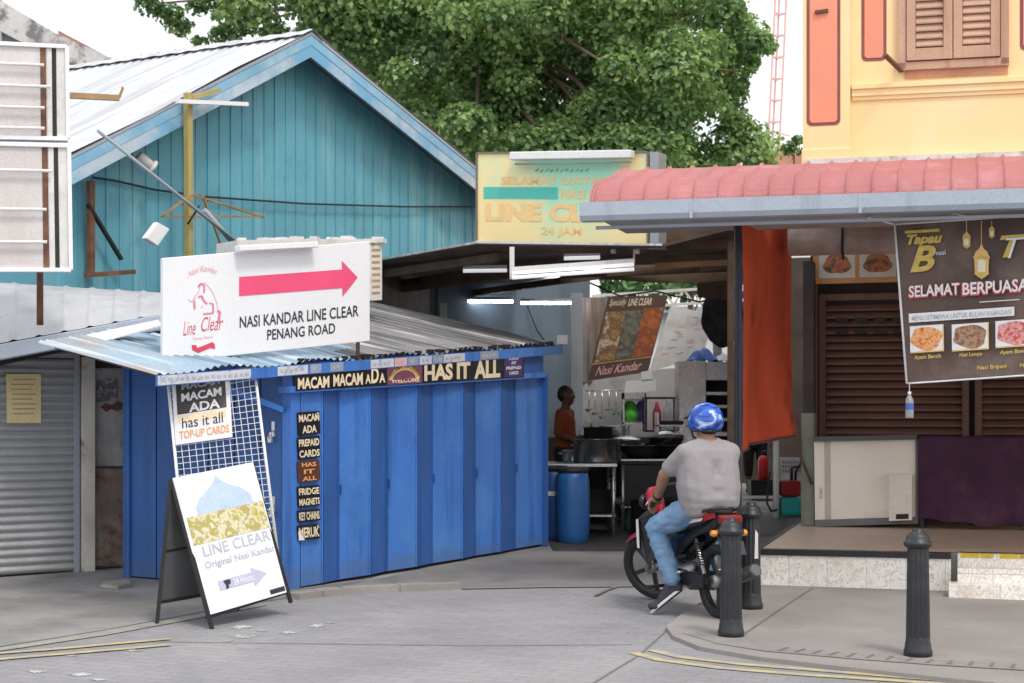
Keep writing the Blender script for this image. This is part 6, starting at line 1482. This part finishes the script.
# frame spine, engine, body panels
mb = MB(); mb.tube([(WB - .22, 0, .72), (WB - .34, 0, .50), (0, 0, .42), (-.15, 0, .46), (-.30, 0, .60)], [.045, .055, .06, .06, .05], 12); bk(mb, 'frame_spine', M['bikeblack'])
mb = MB(); mb.lathe(V((.02, 0, .30)), [(0, -.13), (.09, -.12), (.115, -.05), (.115, .05), (.09, .12), (0, .13)], 20, axis=V((0, 1, 0))); mb.lathe(V((.10, 0, .32)), [(.07, 0), (.075, .02), (.06, .03), (.075, .05), (.06, .06), (.075, .08), (.06, .09), (.075, .11), (.06, .12), (.07, .16), (.05, .19), (0, .19)], 18, axis=V((1, 0, .12))); bk(mb, 'engine', M['dull_alu'])
for s in (-1, 1):
    mb = MB(); mb.prism([V((x, s * y, z)) for x, y, z in [(.06, .105, .56), (-.02, .12, .63), (-.30, .135, .74), (-.62, .105, .80), (-.74, .07, .80), (-.70, .08, .70), (-.45, .12, .62), (-.25, .13, .50), (-.06, .115, .43)]], V((0, -s * .03, 0))); sp = bk(mb, 'side_cover', M['bikeblack'], bevel=.012)
    mb = MB(); mb.prism([V((x, s * y, z)) for x, y, z in [(-.20, .141, .712), (-.42, .142, .778), (-.70, .094, .812), (-.72, .088, .775), (-.50, .126, .728), (-.32, .142, .69)]], V((0, s * .004, 0))); mb.build('red_panel', M['bikered'], sp, local=True)
    mb = MB(); mb.prism([V((x, s * y, z)) for x, y, z in [(-.20, .146, .695), (-.42, .148, .745), (-.58, .124, .765), (-.56, .128, .742), (-.40, .147, .715), (-.26, .147, .672)]], V((0, s * .004, 0))); mb.build('white_flash', M['bikewhite'], sp, local=True)
    mb = MB(); mb.tube([(-.48, s * .125, .60), (-WB + .02, s * .115, .34)], .016, 8); sh = bk(mb, 'shock_absorber', M['chrome'])
    mb = MB()
    pts = [V((-.49, s * .125, .58)).lerp(V((-WB + .05, s * .117, .40)), k / 40) + V((.026 * math.cos(k * 1.4), .026 * math.sin(k * 1.4), 0)) for k in range(41)]
    mb.tube(pts, .006, 5); mb.build('coil_spring', M['black_metal'], sh, local=True)
    mb = MB(); mb.bar((-.05, s * .10, .33), (-WB, s * .10, WR), .025, .045); bk(mb, 'swing_arm', M['black_metal'])
    mb = MB(); mb.tube([(.02, s * .10, .20), (.02, s * .27, .19)], .014, 8); mb.box((.02, s * .25, .19), (.05, .09, .025)); bk(mb, 'foot_peg', M['rubber'])
    mb = MB(); mb.tube([(-.30, s * .12, .34), (-.33, s * .22, .33)], .012, 8); bk(mb, 'rear_peg', M['dull_alu'])
    mb = MB(); c = V((-.76, s * .13, .66)); mb.lathe(c, [(0, -.02), (.026, -.018), (.026, .01), (.016, .025), (0, .03)], 14, axis=V((-1, 0, 0))); mb.tube([(-.70, s * .05, .68), c], .012, 6); bk(mb, 'indicator', mat('indicator_amber' if s > 0 else 'indicator_amber_b', (.75, .28, .04), .3))
    # frame grab rail
    mb = MB(); mb.tube([(-.50, s * .13, .80), (-.70, s * .12, .84), (-.80, s * .06, .85), (-.81, 0, .85)], .012, 8); bk(mb, 'grab_rail', M['black_metal'])
caps = [((-.02, 0, .70), (.10, .11, .035), (-.30, 0, .765), (.10, .135, .045)), ((-.30, 0, .765), (.10, .135, .045), (-.66, 0, .815), (.08, .09, .035))]
blob(caps, .015, 4, 'seat', M['rubber'], mc)
mb = MB(); mb.box((-.775, 0, .765), (.07, .19, .07)); bk(mb, 'tail_light', mat('tail_light_red', (.22, .010, .013), .2), bevel=.02)
mb = MB(); mb.prism([V((-.66, -.07, .72)), V((-.66, .07, .72)), V((-.86, .07, .36)), V((-.86, -.07, .36))], V((.02, 0, .01))); bk(mb, 'rear_mudguard', M['bikeblack'], bevel=.005)
mb = MB(); mb.prism([V((-.80, -.10, .60)), V((-.80, .10, .60)), V((-.845, .10, .50)), V((-.845, -.10, .50))], V((-.006, 0, 0))); bk(mb, 'number_plate', M['black_ink'], bevel=.003)
mb = MB(); mb.tube([(.18, -.08, .24), (.10, -.13, .16), (-.25, -.15, .19), (-.40, -.16, .24)], .018, 8); mb.tube([(-.38, -.16, .235), (-.48, -.165, .27), (-.86, -.17, .38), (-.88, -.17, .385)], [.025, .05, .055, .04], 14); bk(mb, 'exhaust', mat('exhaust_grey', (.13, .13, .135), .35, metal=.6))
mb = MB(); mb.bar((-.04, .115, .28), (-WB + .02, .115, WR), .03, .11); bk(mb, 'chain_case', M['bikeblack'], bevel=.01)
mb = MB(); mb.tube([(.0, .08, .18), (-.02, .24, .012)], .011, 8); bk(mb, 'side_stand', M['dull_alu'])
# ---------------------------------------------------------------- rider, same frame as the motorcycle
rd = thing('person', 'heavy-set rider in grey tee, light jeans and blue helmet seated on the motorcycle', 'person', mid, rz)
hip = V((-.46, 0, .88)); nk = V((-.42, 0, 1.375)); hc = V((-.39, 0, 1.475))
Lg = steer((WB - .325, .305, .915)); Rg = steer((WB - .325, -.305, .915))
shL, shR = V((-.43, .19, 1.255)), V((-.43, -.19, 1.255)); elL, elR = V((-.235, .275, 1.09)), V((-.17, -.28, 1.08))
wrL = Lg + V((-.085, .01, .035)); wrR = Rg + V((-.085, -.01, .035))
body = head(hc, 1.0) + [(nk - UP * .03, .068, hc - V((.01, 0, .06)), .064), ((-.42, .12, 1.26), .07, (-.42, -.12, 1.26), .07), ((-.42, 0, 1.22), .08, hip, .09)]
for sh_, el_, wr_, g_, s in ((shL, elL, wrL, Lg, 1), (shR, elR, wrR, Rg, -1)):
    body += [(sh_, .062, el_, .047), (el_, .049, el_.lerp(wr_, .35), .047), (el_.lerp(wr_, .3), .047, wr_, .031)]
    d = (g_ - wr_ + V((.03, 0, .0))).normalized(); body += hand(wr_, d, UP, V((0, -s, 0)), .72, 1.08)
# legs: left foot put down beside the bike, right on its peg
hL, hR = V((-.42, .11, .84)), V((-.42, -.11, .84)); kL, kR = V((-.02, .245, .66)), V((.0, -.24, .66)); aL, aR = V((-.185, .185, .27)), V((-.02, -.22, .29))
for h_, k_, a_ in ((hL, kL, aL), (hR, kR, aR)): body += [(h_, .09, k_, .06), (k_, .06, a_, .04)]
blob(body, .0075, 2, 'body', M['skin'], rd)
M['helmet_b'] = mat('helmet_blue', (.025, .07, .34), .25, var=.15)
tee = [((-.435, .14, 1.275), .085, (-.435, -.14, 1.275), .085), ((-.43, .065, 1.325), .06, (-.43, -.065, 1.325), .06), ((-.43, .10, 1.22), (.13, .15, .12), (-.43, -.10, 1.22), (.13, .15, .12)),
       ((-.43, .10, 1.22), (.13, .15, .12), (-.435, .10, 1.0), (.175, .16, .13)), ((-.43, -.10, 1.22), (.13, .15, .12), (-.435, -.10, 1.0), (.175, .16, .13)), ((-.435, .10, 1.0), (.175, .16, .13), (-.445, .09, .86), (.17, .15, .10)), ((-.435, -.10, 1.0), (.175, .16, .13), (-.445, -.09, .86), (.17, .15, .10)), ((-.435, .10, 1.0), (.175, .16, .13), (-.435, -.10, 1.0), (.175, .16, .13)), ((-.445, .09, .90), (.18, .15, .11), (-.445, -.09, .90), (.18, .15, .11)), ((-.44, .10, .80), (.15, .125, .05), (-.44, -.10, .80), (.15, .125, .05)),
       ((-.36, 0, 1.0), (.17, .18, .14), (-.36, 0, .9), (.17, .19, .1))]
for sh_, el_ in ((shL, elL), (shR, elR)): tee += [(sh_, .088, sh_.lerp(el_, .70), .077)]
t_ = blob(tee, .012, 6, 'tee_shirt', M['tee'], rd)
# soft creases across the back and sides
for vv in t_.data.vertices:
    c = vv.co; k = math.sin(30 * c.z + 22 * c.y + 3.5 * math.sin(9 * c.y + 6 * c.z)) * .6 + math.sin(26 * c.z - 25 * abs(c.y) + 1 + 2 * math.sin(14 * c.y)) * .6
    k2 = mnoise.noise(V((c.x * 5, c.y * 6 + c.z * 5, c.z * 15 - abs(c.y) * 7))) + .5 * mnoise.noise(V((c.x * 9, c.y * 10 - c.z * 6, c.z * 20)))
    vv.co += vv.normal * (.0048 * k2 * (1.25 - .7 * min(1, abs(c.z - .95) / .32)))
jn = [((-.42, .10, .83), (.16, .13, .09), (-.42, -.10, .83), (.16, .13, .09))]
for h_, k_, a_ in ((hL, kL, aL), (hR, kR, aR)):
    m_ = h_.lerp(k_, .5); cfm = k_.lerp(a_, .45)
    jn += [(h_, .115, m_, .108), (m_, .108, k_, .086), (k_, .086, cfm, .080), (cfm, .080, a_ + UP * .0, .072)]
j_ = blob(jn, .011, 5, 'jeans', M['jeans'], rd)
for vv in j_.data.vertices:
    c = vv.co; vv.co += vv.normal * .011 * (mnoise.noise(V((c.x * 9, c.y * 9, c.z * 22 + c.x * 8))) + .5 * mnoise.noise(V((c.x * 20, c.y * 20, c.z * 40))))
for a_, f_, nm in ((aL, V((-.10, .285, .055)), 'shoe'), (aR, V((.15, -.23, .235)), 'shoe')):
    d = (f_ - a_); d.z = 0; d.normalize()
    so_ = a_ * 1.0; heel = a_ - d * .045 - UP * .06; toe = f_
    if a_ is aL: heel = V((a_.x - d.x * .05, a_.y - d.y * .05, .20)); toe = V((f_.x, f_.y, .050))
    sh = blob([(a_ - UP * .01, .05, heel, .042), (heel, .042, toe, .038), (a_ - UP * .035, .045, toe.lerp(heel, .3) + UP * .01, .042), (toe, (.05, .042, .033), toe + d * .03, .033)], .009, 3, 'shoe', mat('shoe_dark', (.04, .035, .05), .6), rd)
    mb = MB(); sd2 = V((-d.y, d.x, 0)); dn = (toe - heel).normalized(); up2 = sd2.cross(dn) * 1
    if up2.z < 0: up2 = -up2
    pts = []
    for k in range(20):
        q = 2 * math.pi * k / 20; l = (toe + d * .045 - heel).length / 2 + .035
        pts.append((heel + toe + d * .045) / 2 + dn * l * math.cos(q) + sd2 * .047 * math.sin(q) * (1 - .12 * math.cos(q)) - up2 * .042)
    mb.prism(pts, up2 * .022); mb.build('sole', M['bikewhite'], sh, local=True, bevel=.004)
# helmet: open-face shell with a short peak, painted with white flames
def helmet_mat():
    m, nt, bs = nodes('helmet_paint'); tc = nt.nodes.new('ShaderNodeTexCoord').outputs['Object']
    n = nt.nodes.new('ShaderNodeTexNoise'); n.inputs['Scale'].default_value = 7; n.inputs['Detail'].default_value = 2; n.inputs['Distortion'].default_value = 1.6
    L(nt, mapping(nt, tc, (1, .8, 1.6)), n.inputs['Vector'])
    c = ramp(nt, n.outputs['Fac'], [(.34, (.01, .025, .16)), (.46, (.02, .08, .42)), (.56, (.05, .14, .55)), (.64, (.42, .50, .68)), (.74, (.62, .68, .80))])
    L(nt, c, bs.inputs['Base Color']); bs.inputs['Roughness'].default_value = .18; return m
hc2 = hc + V((-.005, 0, .035)); mb = MB()
def hel(i, j):
    q = 2 * math.pi * i; lo = -.075 + .055 * max(0, math.cos(q)) ** 1.0 if True else 0
    top = math.pi / 2; lowang = math.asin(max(-.9, lo / .125)); a = top + (lowang - top) * j
    return hc2 + V((.152 * math.cos(a) * math.cos(q), .136 * math.cos(a) * math.sin(q), .138 * math.sin(a)))
mb.grid(hel, 40, 18); hs_ = mb.build('helmet', helmet_mat(), rd, local=True)
so2 = hs_.modifiers.new('thick', 'SOLIDIFY'); so2.thickness = .018; so2.offset = -1
mb = MB(); mb.tube([hel(i / 40, 1) for i in range(40)], .008, 6, closed=True); mb.build('rim', M['bikeblack'], hs_, local=True)
mb = MB(); mb.grid(lambda i, j: hc2 + V(((.135 + .075 * j) * math.cos(-.8 + 1.6 * i), (.12 + .05 * j) * math.sin(-.8 + 1.6 * i), .045 - .03 * j)), 14, 3); pk = mb.build('peak', M['bikeblack'], hs_, local=True)
so3 = pk.modifiers.new('thick', 'SOLIDIFY'); so3.thickness = .006
for s in (-1, 1):
    mb = MB(); mb.tube([hc2 + V((.03, s * .118, -.06)), hc2 + V((.045, s * .085, -.13)), hc2 + V((.06, 0, -.165))], .008, 6); mb.build('chin_strap', M['bikeblack'], hs_, local=True)
    mb = MB(); mb.lathe(hc2 + V((.06, s * .112, .02)), [(0, -.006), (.022, -.006), (.022, .012), (0, .014)], 14, axis=V((.3, s, 0))); mb.build('visor_hub', M['bikeblack'], hs_, local=True)
hr = blob([(hc + V((-.055, 0, -.045)), (.055, .068, .035), hc + V((-.045, 0, -.015)), (.06, .072, .05))], .008, 2, 'hair', M['hair'], rd)
for s in (-1, 1):
    mb = MB(); mb.lathe(hc + V((.082, s * .03, .014)), [(.0, .012), (.012, .006), (.012, -.006), (0, -.01)], 10, axis=V((1, 0, 0))); mb.build('eye', M['white'], rd, local=True)
    mb = MB(); mb.lathe(hc + V((.0935, s * .03, .014)), [(.0, .002), (.006, .001), (.006, -.002)], 8, axis=V((1, 0, 0))); mb.build('iris', M['black_ink'], rd, local=True)
mb = MB(); w0 = wrL + (elL - wrL) * .10; ax = (elL - wrL).normalized(); mb.lathe(w0, [(.034, -.014), (.040, -.012), (.040, .012), (.034, .014)], 18, axis=ax); mb.lathe(w0 + UP * .036, [(0, .012), (.02, .012), (.022, 0), (0, 0)], 14, axis=UP); mb.build('wrist_watch', M['bikeblack'], rd, local=True)
# ---------------------------------------------------------------- two people deeper in the lane
def standing(loc, rz_, label, skin, top, trou, height=1.68, arms='front', top_low=.62, trou_low=.08):
    k = height / 1.70; pr = thing('person', label, 'person', loc, rz_)
    q = lambda x, y, z: V((x, y, z)) * k
    hc = q(.02, 0, 1.585)
    b = head(hc, k * .98) + [(q(0, 0, 1.40), .055 * k, hc - V((.0, 0, .06)), .052 * k), (q(0, .10, 1.36), .065 * k, q(0, -.10, 1.36), .065 * k), (q(0, 0, 1.28), (.10 * k, .15 * k, .1 * k), q(0, 0, 1.0), (.09 * k, .13 * k, .1 * k)), (q(0, .07, .92), .10 * k, q(0, -.07, .92), .10 * k)]
    for s in (-1, 1):
        sh, el = q(0, s * .19, 1.36), q(-.02, s * .24, 1.10)
        wr = q(.20, s * .16, 1.02) if arms == 'front' else q(.03, s * .26, .86)
        dr = (wr - el).normalized()
        b += [(sh, .055 * k, el, .042 * k), (el, .042 * k, wr, .029 * k)] + hand(wr, dr, V((0, s, .3)) if arms != 'front' else UP, V((1, 0, .2)) if arms != 'front' else V((0, -s, .3)), .35, k)
        b += [(q(0, s * .09, .90), .085 * k, q(.01, s * .10, .50), .06 * k), (q(.01, s * .10, .50), .058 * k, q(-.01, s * .10, .09), .038 * k), (q(-.03, s * .10, .05), .038 * k, q(.13, s * .12, .03), .03 * k)]
    blob(b, .009, 2, 'body', skin, pr)
    t = [(q(0, .14, 1.36), .075 * k, q(0, -.14, 1.36), .075 * k), (q(0, 0, 1.27), (.125 * k, .18 * k, .12 * k), q(.01, 0, 1.0), (.13 * k, .175 * k, .1 * k)), (q(.01, 0, 1.0), (.13 * k, .175 * k, .1 * k), q(.0, 0, top_low + .1), (.125 * k, .185 * k, .08 * k))]
    for s in (-1, 1): t += [(q(0, s * .19, 1.36), .07 * k, q(-.015, s * .235, 1.13), .062 * k)]
    blob(t, .014, 4, 'shirt', top, pr)
    r = [(q(0, .07, .90), .118 * k, q(0, -.07, .90), .118 * k)]
    for s in (-1, 1): r += [(q(0, s * .09, .88), .11 * k, q(.01, s * .10, .50), .083 * k), (q(.01, s * .10, .50), .083 * k, q(-.01, s * .10, trou_low + .06), .068 * k)]
    blob(r, .014, 4, 'trousers', trou, pr)
    blob([(hc + V((-.02, 0, .035)) * k, (.098 * k, .083 * k, .095 * k), hc + V((-.035, 0, .0)) * k, (.085 * k, .083 * k, .09 * k))], .009, 2, 'hair', M['hair'], pr)
    for s in (-1, 1):
        mb = MB(); mb.lathe(hc + V((.080, s * .03, .012)) * k, [(.0, .012), (.012, .006), (.012, -.006), (0, -.01)], 10, axis=V((1, 0, 0))); mb.build('eye', M['white'], pr, local=True)
        mb = MB(); mb.lathe(hc + V((.0915, s * .03, .012)) * k, [(.0, .002), (.006, .001), (.006, -.002)], 8, axis=V((1, 0, 0))); mb.build('iris', M['black_ink'], pr, local=True)
    mb = MB(); mb.bar(hc + V((.0925, -.02, -.064)) * k, hc + V((.0925, .02, -.064)) * k, .006, .006); mb.build('mouth', mat('lip_brown', (.12, .04, .035), .5), pr, local=True)
    for s in (-1, 1): blob([(q(-.045, s * .10, .03), .038 * k, q(.15, s * .12, .022), .034 * k)], .01, 2, 'sandal', M['rubber'], pr)
    return pr
M['rust_shirt'] = mat('rust_orange_shirt', (.26, .055, .022), .85, var=.15, scale=5, bump=.4, bscale=10)
M['black_cloth'] = mat('black_cloth', (.018, .017, .018), .9, var=.2)
px_ = V(((565 - 512) / F * 20.95, 20.95, gz(20.95)))
standing(px_, math.radians(-18), 'cook in a rust-orange shirt seen in profile among the pots', M['skin_dark'], M['rust_shirt'], M['black_cloth'], 1.70)
px_ = V(((755 - 512) / F * 25.6, 25.6, PZ - .008))
standing(px_, math.radians(-95), 'person in dark clothes standing behind the orange curtain beside the red cylinder', M['skin_dark'], M['black_cloth'], M['black_cloth'], 1.66, arms='down', trou_low=.22)
# ================================================================ cast-iron bollards
M['iron'] = mat('bollard_paint', (.024, .026, .030), .42, var=.2, scale=4, stain=((.045, .047, .05), 5, .52, .72), bump=.1)
def bollard(label, loc):
    t = thing('bollard', label, 'bollard', loc, 0, 'black bollards at the pavement corner')
    mb = MB(); mb.lathe(V((0, 0, 0)), [(0, 0), (.094, 0), (.094, .035), (.088, .05), (.084, .085), (.080, .10), (.080, .115), (.074, .125)], 28); mb.build('base', M['iron'], t, local=True)
    mb = MB(); n = 64
    def fl_(i, j):
        q = 2 * math.pi * i; z = .12 + .60 * j; r = .079 - .009 * j; r -= .0065 * max(0, math.cos(12 * q)) ** 2
        return V((r * math.cos(q), r * math.sin(q), z))
    mb.grid(fl_, 96, 10); mb.build('fluted_shaft', M['iron'], t, local=True)
    mb = MB(); mb.lathe(V((0, 0, 0)), [(.068, .712), (.078, .718), (.092, .728), (.094, .745), (.092, .757), (.080, .762), (.076, .785), (.064, .805), (.046, .818), (.040, .822), (.038, .836), (.034, .842), (0, .844)], 28); mb.build('cap', M['iron'], t, local=True)
    return t
def copy_tree(o, parent=None):
    c = o.copy(); COL.objects.link(c)
    if parent is not None: c.parent = parent
    for ch in list(o.children): copy_tree(ch, c)
    return c
b1 = G(918, 660); b1.z = gz(b1.y) + .03
bo = bollard('black fluted bollard standing alone in front of the tiled platform', b1)
for (x, y), lab in (((731, 640), 'black fluted bollard directly in front of the motorcycle rear wheel'), ((751, 612), 'black bollard with a white scuffed strip, just behind the motorcycle')):
    p = G(x, y); p.z = gz(p.y) + .03; o = copy_tree(bo); o.location = p; o['label'] = lab
    if x == 751:
        mb = MB(); mb.prism([V((.015, -.072, .40)), V((.045, -.066, .40)), V((.043, -.064, .60)), V((.022, -.070, .63))], V((.002, -.006, 0))); mb.build('white_strip', M['bikewhite'], o, local=True)
# ================================================================ big tree behind the hall
def leafmat(name, stops):
    m, nt, bs = nodes(name); g = nt.nodes.new('ShaderNodeNewGeometry')
    tc = nt.nodes.new('ShaderNodeTexCoord').outputs['Object']
    f = nt.nodes.new('ShaderNodeMath'); f.operation = 'MULTIPLY_ADD'; L(nt, noise(nt, tc, .55, 3), f.inputs[0]); f.inputs[1].default_value = 1.1
    h = nt.nodes.new('ShaderNodeMath'); h.operation = 'MULTIPLY'; L(nt, g.outputs['Random Per Island'], h.inputs[0]); h.inputs[1].default_value = .55
    s2 = nt.nodes.new('ShaderNodeMath'); s2.operation = 'SUBTRACT'; L(nt, h.outputs[0], s2.inputs[0]); s2.inputs[1].default_value = .32
    L(nt, s2.outputs[0], f.inputs[2])
    c = ramp(nt, f.outputs[0], stops)
    L(nt, c, bs.inputs['Base Color']); bs.inputs['Roughness'].default_value = .45; bs.inputs['Specular IOR Level'].default_value = .35
    tr = nt.nodes.new('ShaderNodeBsdfTranslucent'); L(nt, mix(nt, 1, c, (1.25, 1.35, .7), 'MULTIPLY'), tr.inputs['Color'])
    mx = nt.nodes.new('ShaderNodeMixShader'); mx.inputs[0].default_value = .45
    L(nt, bs.outputs[0], mx.inputs[1]); L(nt, tr.outputs[0], mx.inputs[2]); L(nt, mx.outputs[0], nt.nodes['Material Output'].inputs['Surface'])
    return m
M['leaf'] = leafmat('tree_leaf', [(.08, (.055, .10, .055)), (.32, (.12, .205, .09)), (.56, (.235, .35, .15)), (.85, (.47, .57, .27))])
M['bark'] = mat('tree_bark', (.16, .12, .09), .9, var=.25, scale=5, bump=.5)
def inside(x, y, poly):
    c = False; j = len(poly) - 1
    for i in range(len(poly)):
        (xi, yi), (xj, yj) = poly[i], poly[j]
        if (yi > y) != (yj > y) and x < (xj - xi) * (y - yi) / (yj - yi) + xi: c = not c
        j = i
    return c
rt = random.Random(5)
def leaves(mb, c, rad, n, size, flat=.75):
    for _ in range(n):
        d = V((rt.gauss(0, 1), rt.gauss(0, 1), rt.gauss(0, 1))).normalized()
        if d.z < -.3 and rt.random() < .55: d.z = -d.z
        r = rad * (.62 + .42 * rt.random()) if rt.random() < .8 else rad * rt.random()
        p = c + V((d.x, d.y, d.z * flat)) * r
        nr = (d + V((rt.gauss(0, .45), rt.gauss(0, .45), .45 + rt.gauss(0, .35)))).normalized()
        a = nr.cross(V((rt.gauss(0, 1), rt.gauss(0, 1), rt.gauss(0, 1)))).normalized(); b = nr.cross(a)
        s = size * rt.uniform(.65, 1.25); w = s * rt.uniform(.36, .5)
        tip = -nr * s * .22
        mb.add([p - a * s * .5 + tip, p - b * w * .9 - a * s * .05, p + a * s * .5 + tip, p + b * w * .9 - a * s * .05], [[0, 1, 2, 3]])
TB = V((-.2, 37, gz(30)))
tr_ = thing('broadleaf_tree', 'huge leafy green tree spreading behind the teal hall and the lane', 'tree', TB)
poly = [(150, -90), (190, 0), (205, 25), (250, 38), (310, 30), (380, 100), (460, 175), (480, 195), (560, 200), (650, 196), (705, 172), (752, 163), (745, 135), (722, 108), (722, 80), (734, 66), (752, 52), (748, 26), (722, 6), (690, -90)]
cl = []
for x, y, r in [(148, 4, .34), (168, 14, .36), (180, 28, .32), (222, 36, .34), (240, 30, .36), (262, 20, .45), (212, 0, .34), (238, -4, .5), (200, 42, .2), (275, 34, .4), (196, 8, .25), (756, 44, .42), (742, 38, .45), (745, 150, .45), (728, 156, .5), (734, 112, .3), (738, 124, .35), (712, 168, .42), (760, 160, .32), (735, 96, .34), (720, 12, .5), (735, 130, .45), (768, 48, .22), (764, 38, .2), (752, 62, .22), (748, 72, .18), (764, 156, .22), (757, 142, .2), (750, 172, .2), (741, 84, .18), (728, 92, .22), (744, 24, .25), (736, 8, .25)]:
    cl.append((P(x, y, rt.uniform(35, 36.5)), r))
while len(cl) < 290:
    x, y = rt.uniform(190, 765), rt.uniform(-95, 198)
    if not inside(x, y, poly): continue
    if x < 300 and rt.random() < .8: continue
    dep = rt.uniform(33.5, 39.5)
    cl.append((P(x, y, dep), rt.uniform(.42, .95)))
mb = MB()
for c, r in cl: leaves(mb, c, r, int(900 * r ** 1.7) + 30, .138)
mb.build('crown', M['leaf'], tr_, recalc=False)
mb = MB(); trunk_top = V((-.4, 37, 9.2)); mb.tube([TB, TB + V((.1, 0, 2)), TB + V((-.05, 0, 4.6)), trunk_top], [.55, .46, .42, .38], 14)
for c, r in cl[::5]:
    m_ = trunk_top.lerp(c, .5) + V((rt.uniform(-.4, .4), rt.uniform(-.3, .3), rt.uniform(.1, .8)))
    mb.tube([trunk_top - UP * rt.uniform(0, 1.2), trunk_top.lerp(m_, .55) + UP * .25, m_, c], [.10, .075, .05, .02], 6)
mb.build('trunk', M['bark'], tr_)
# a bush on the neighbouring roof line, far red roof and the pink mast
sb_ = thing('roof_shrub', 'small dark shrub growing against the yellow wall beside the far red roof', 'shrub', P(792, 168, 26))
mb = MB()
for x, y, r in [(790, 146, .13), (797, 140, .12), (794, 152, .15), (786, 150, .09)]: leaves(mb, P(x, y, 26), r, 70, .09)
mb.build('crown', M['leaf'], sb_, recalc=False)
mb = MB(); mb.tube([P(794, 176, 26), P(794, 150, 26)], .015, 6); mb.build('stem', M['bark'], sb_)
rb2 = thing('far_red_roof', 'far building with a faded orange-red tiled roof beside the yellow shophouse', 'building', V((8, 45, gz(30))))
mb = MB(); pl = Plane(V((0, 45, 0)), V((0, -1, 0)))
mb.prism([pl.hit(x, y) for x, y in ((752, 166), (770, 152), (860, 150), (900, 166))], V((0, 5, 0))); mb.build('roof', mat('orange_tiles', (.56, .28, .18), .8, var=.15, scale=3), rb2)
mb = MB(); mb.prism([pl.hit(x, y) for x, y in ((757, 167), (895, 167), (895, 420), (757, 420))], V((0, 5, 0))); mb.build('wall', M['offwhite'], rb2)
ms = thing('radio_mast', 'slender faded pink lattice mast rising beside the yellow shophouse', 'mast', P(774, 165, 52))
M['mastpink'] = mat('mast_pink', (.78, .45, .42), .6)
def mp(x, y, o=0): return P(x, y, 52) + V((0, o, 0))
mb = MB(); legs = [[mp(767 + 13.0 * t, 165 - 260 * t), mp(778.5 + 12.2 * t, 165 - 260 * t), mp(773 + 12.5 * t, 165 - 260 * t, .35)] for t in [k / 12 for k in range(13)]]
for j in range(3): mb.tube([l[j] for l in legs], .035, 5)
for k in range(12):
    l0, l1 = legs[k], legs[k + 1]
    mb.bar(l0[0], l0[1], .035, .035); mb.bar(l0[1], l0[2], .03, .03); mb.bar(l0[2], l0[0], .03, .03)
mb.bar(mp(770, 131), mp(790, 136), .05, .05); mb.build('lattice', M['mastpink'], ms)
mb = MB(); b0 = P(772.5, 165, 52); mb.obox(V((b0.x - .5, 51.6, gz(30))), V((1.0, 0, 0)), V((0, .9, 0)), UP * (b0.z - gz(30))); mb.build('base_tower', M['offwhite'], ms)
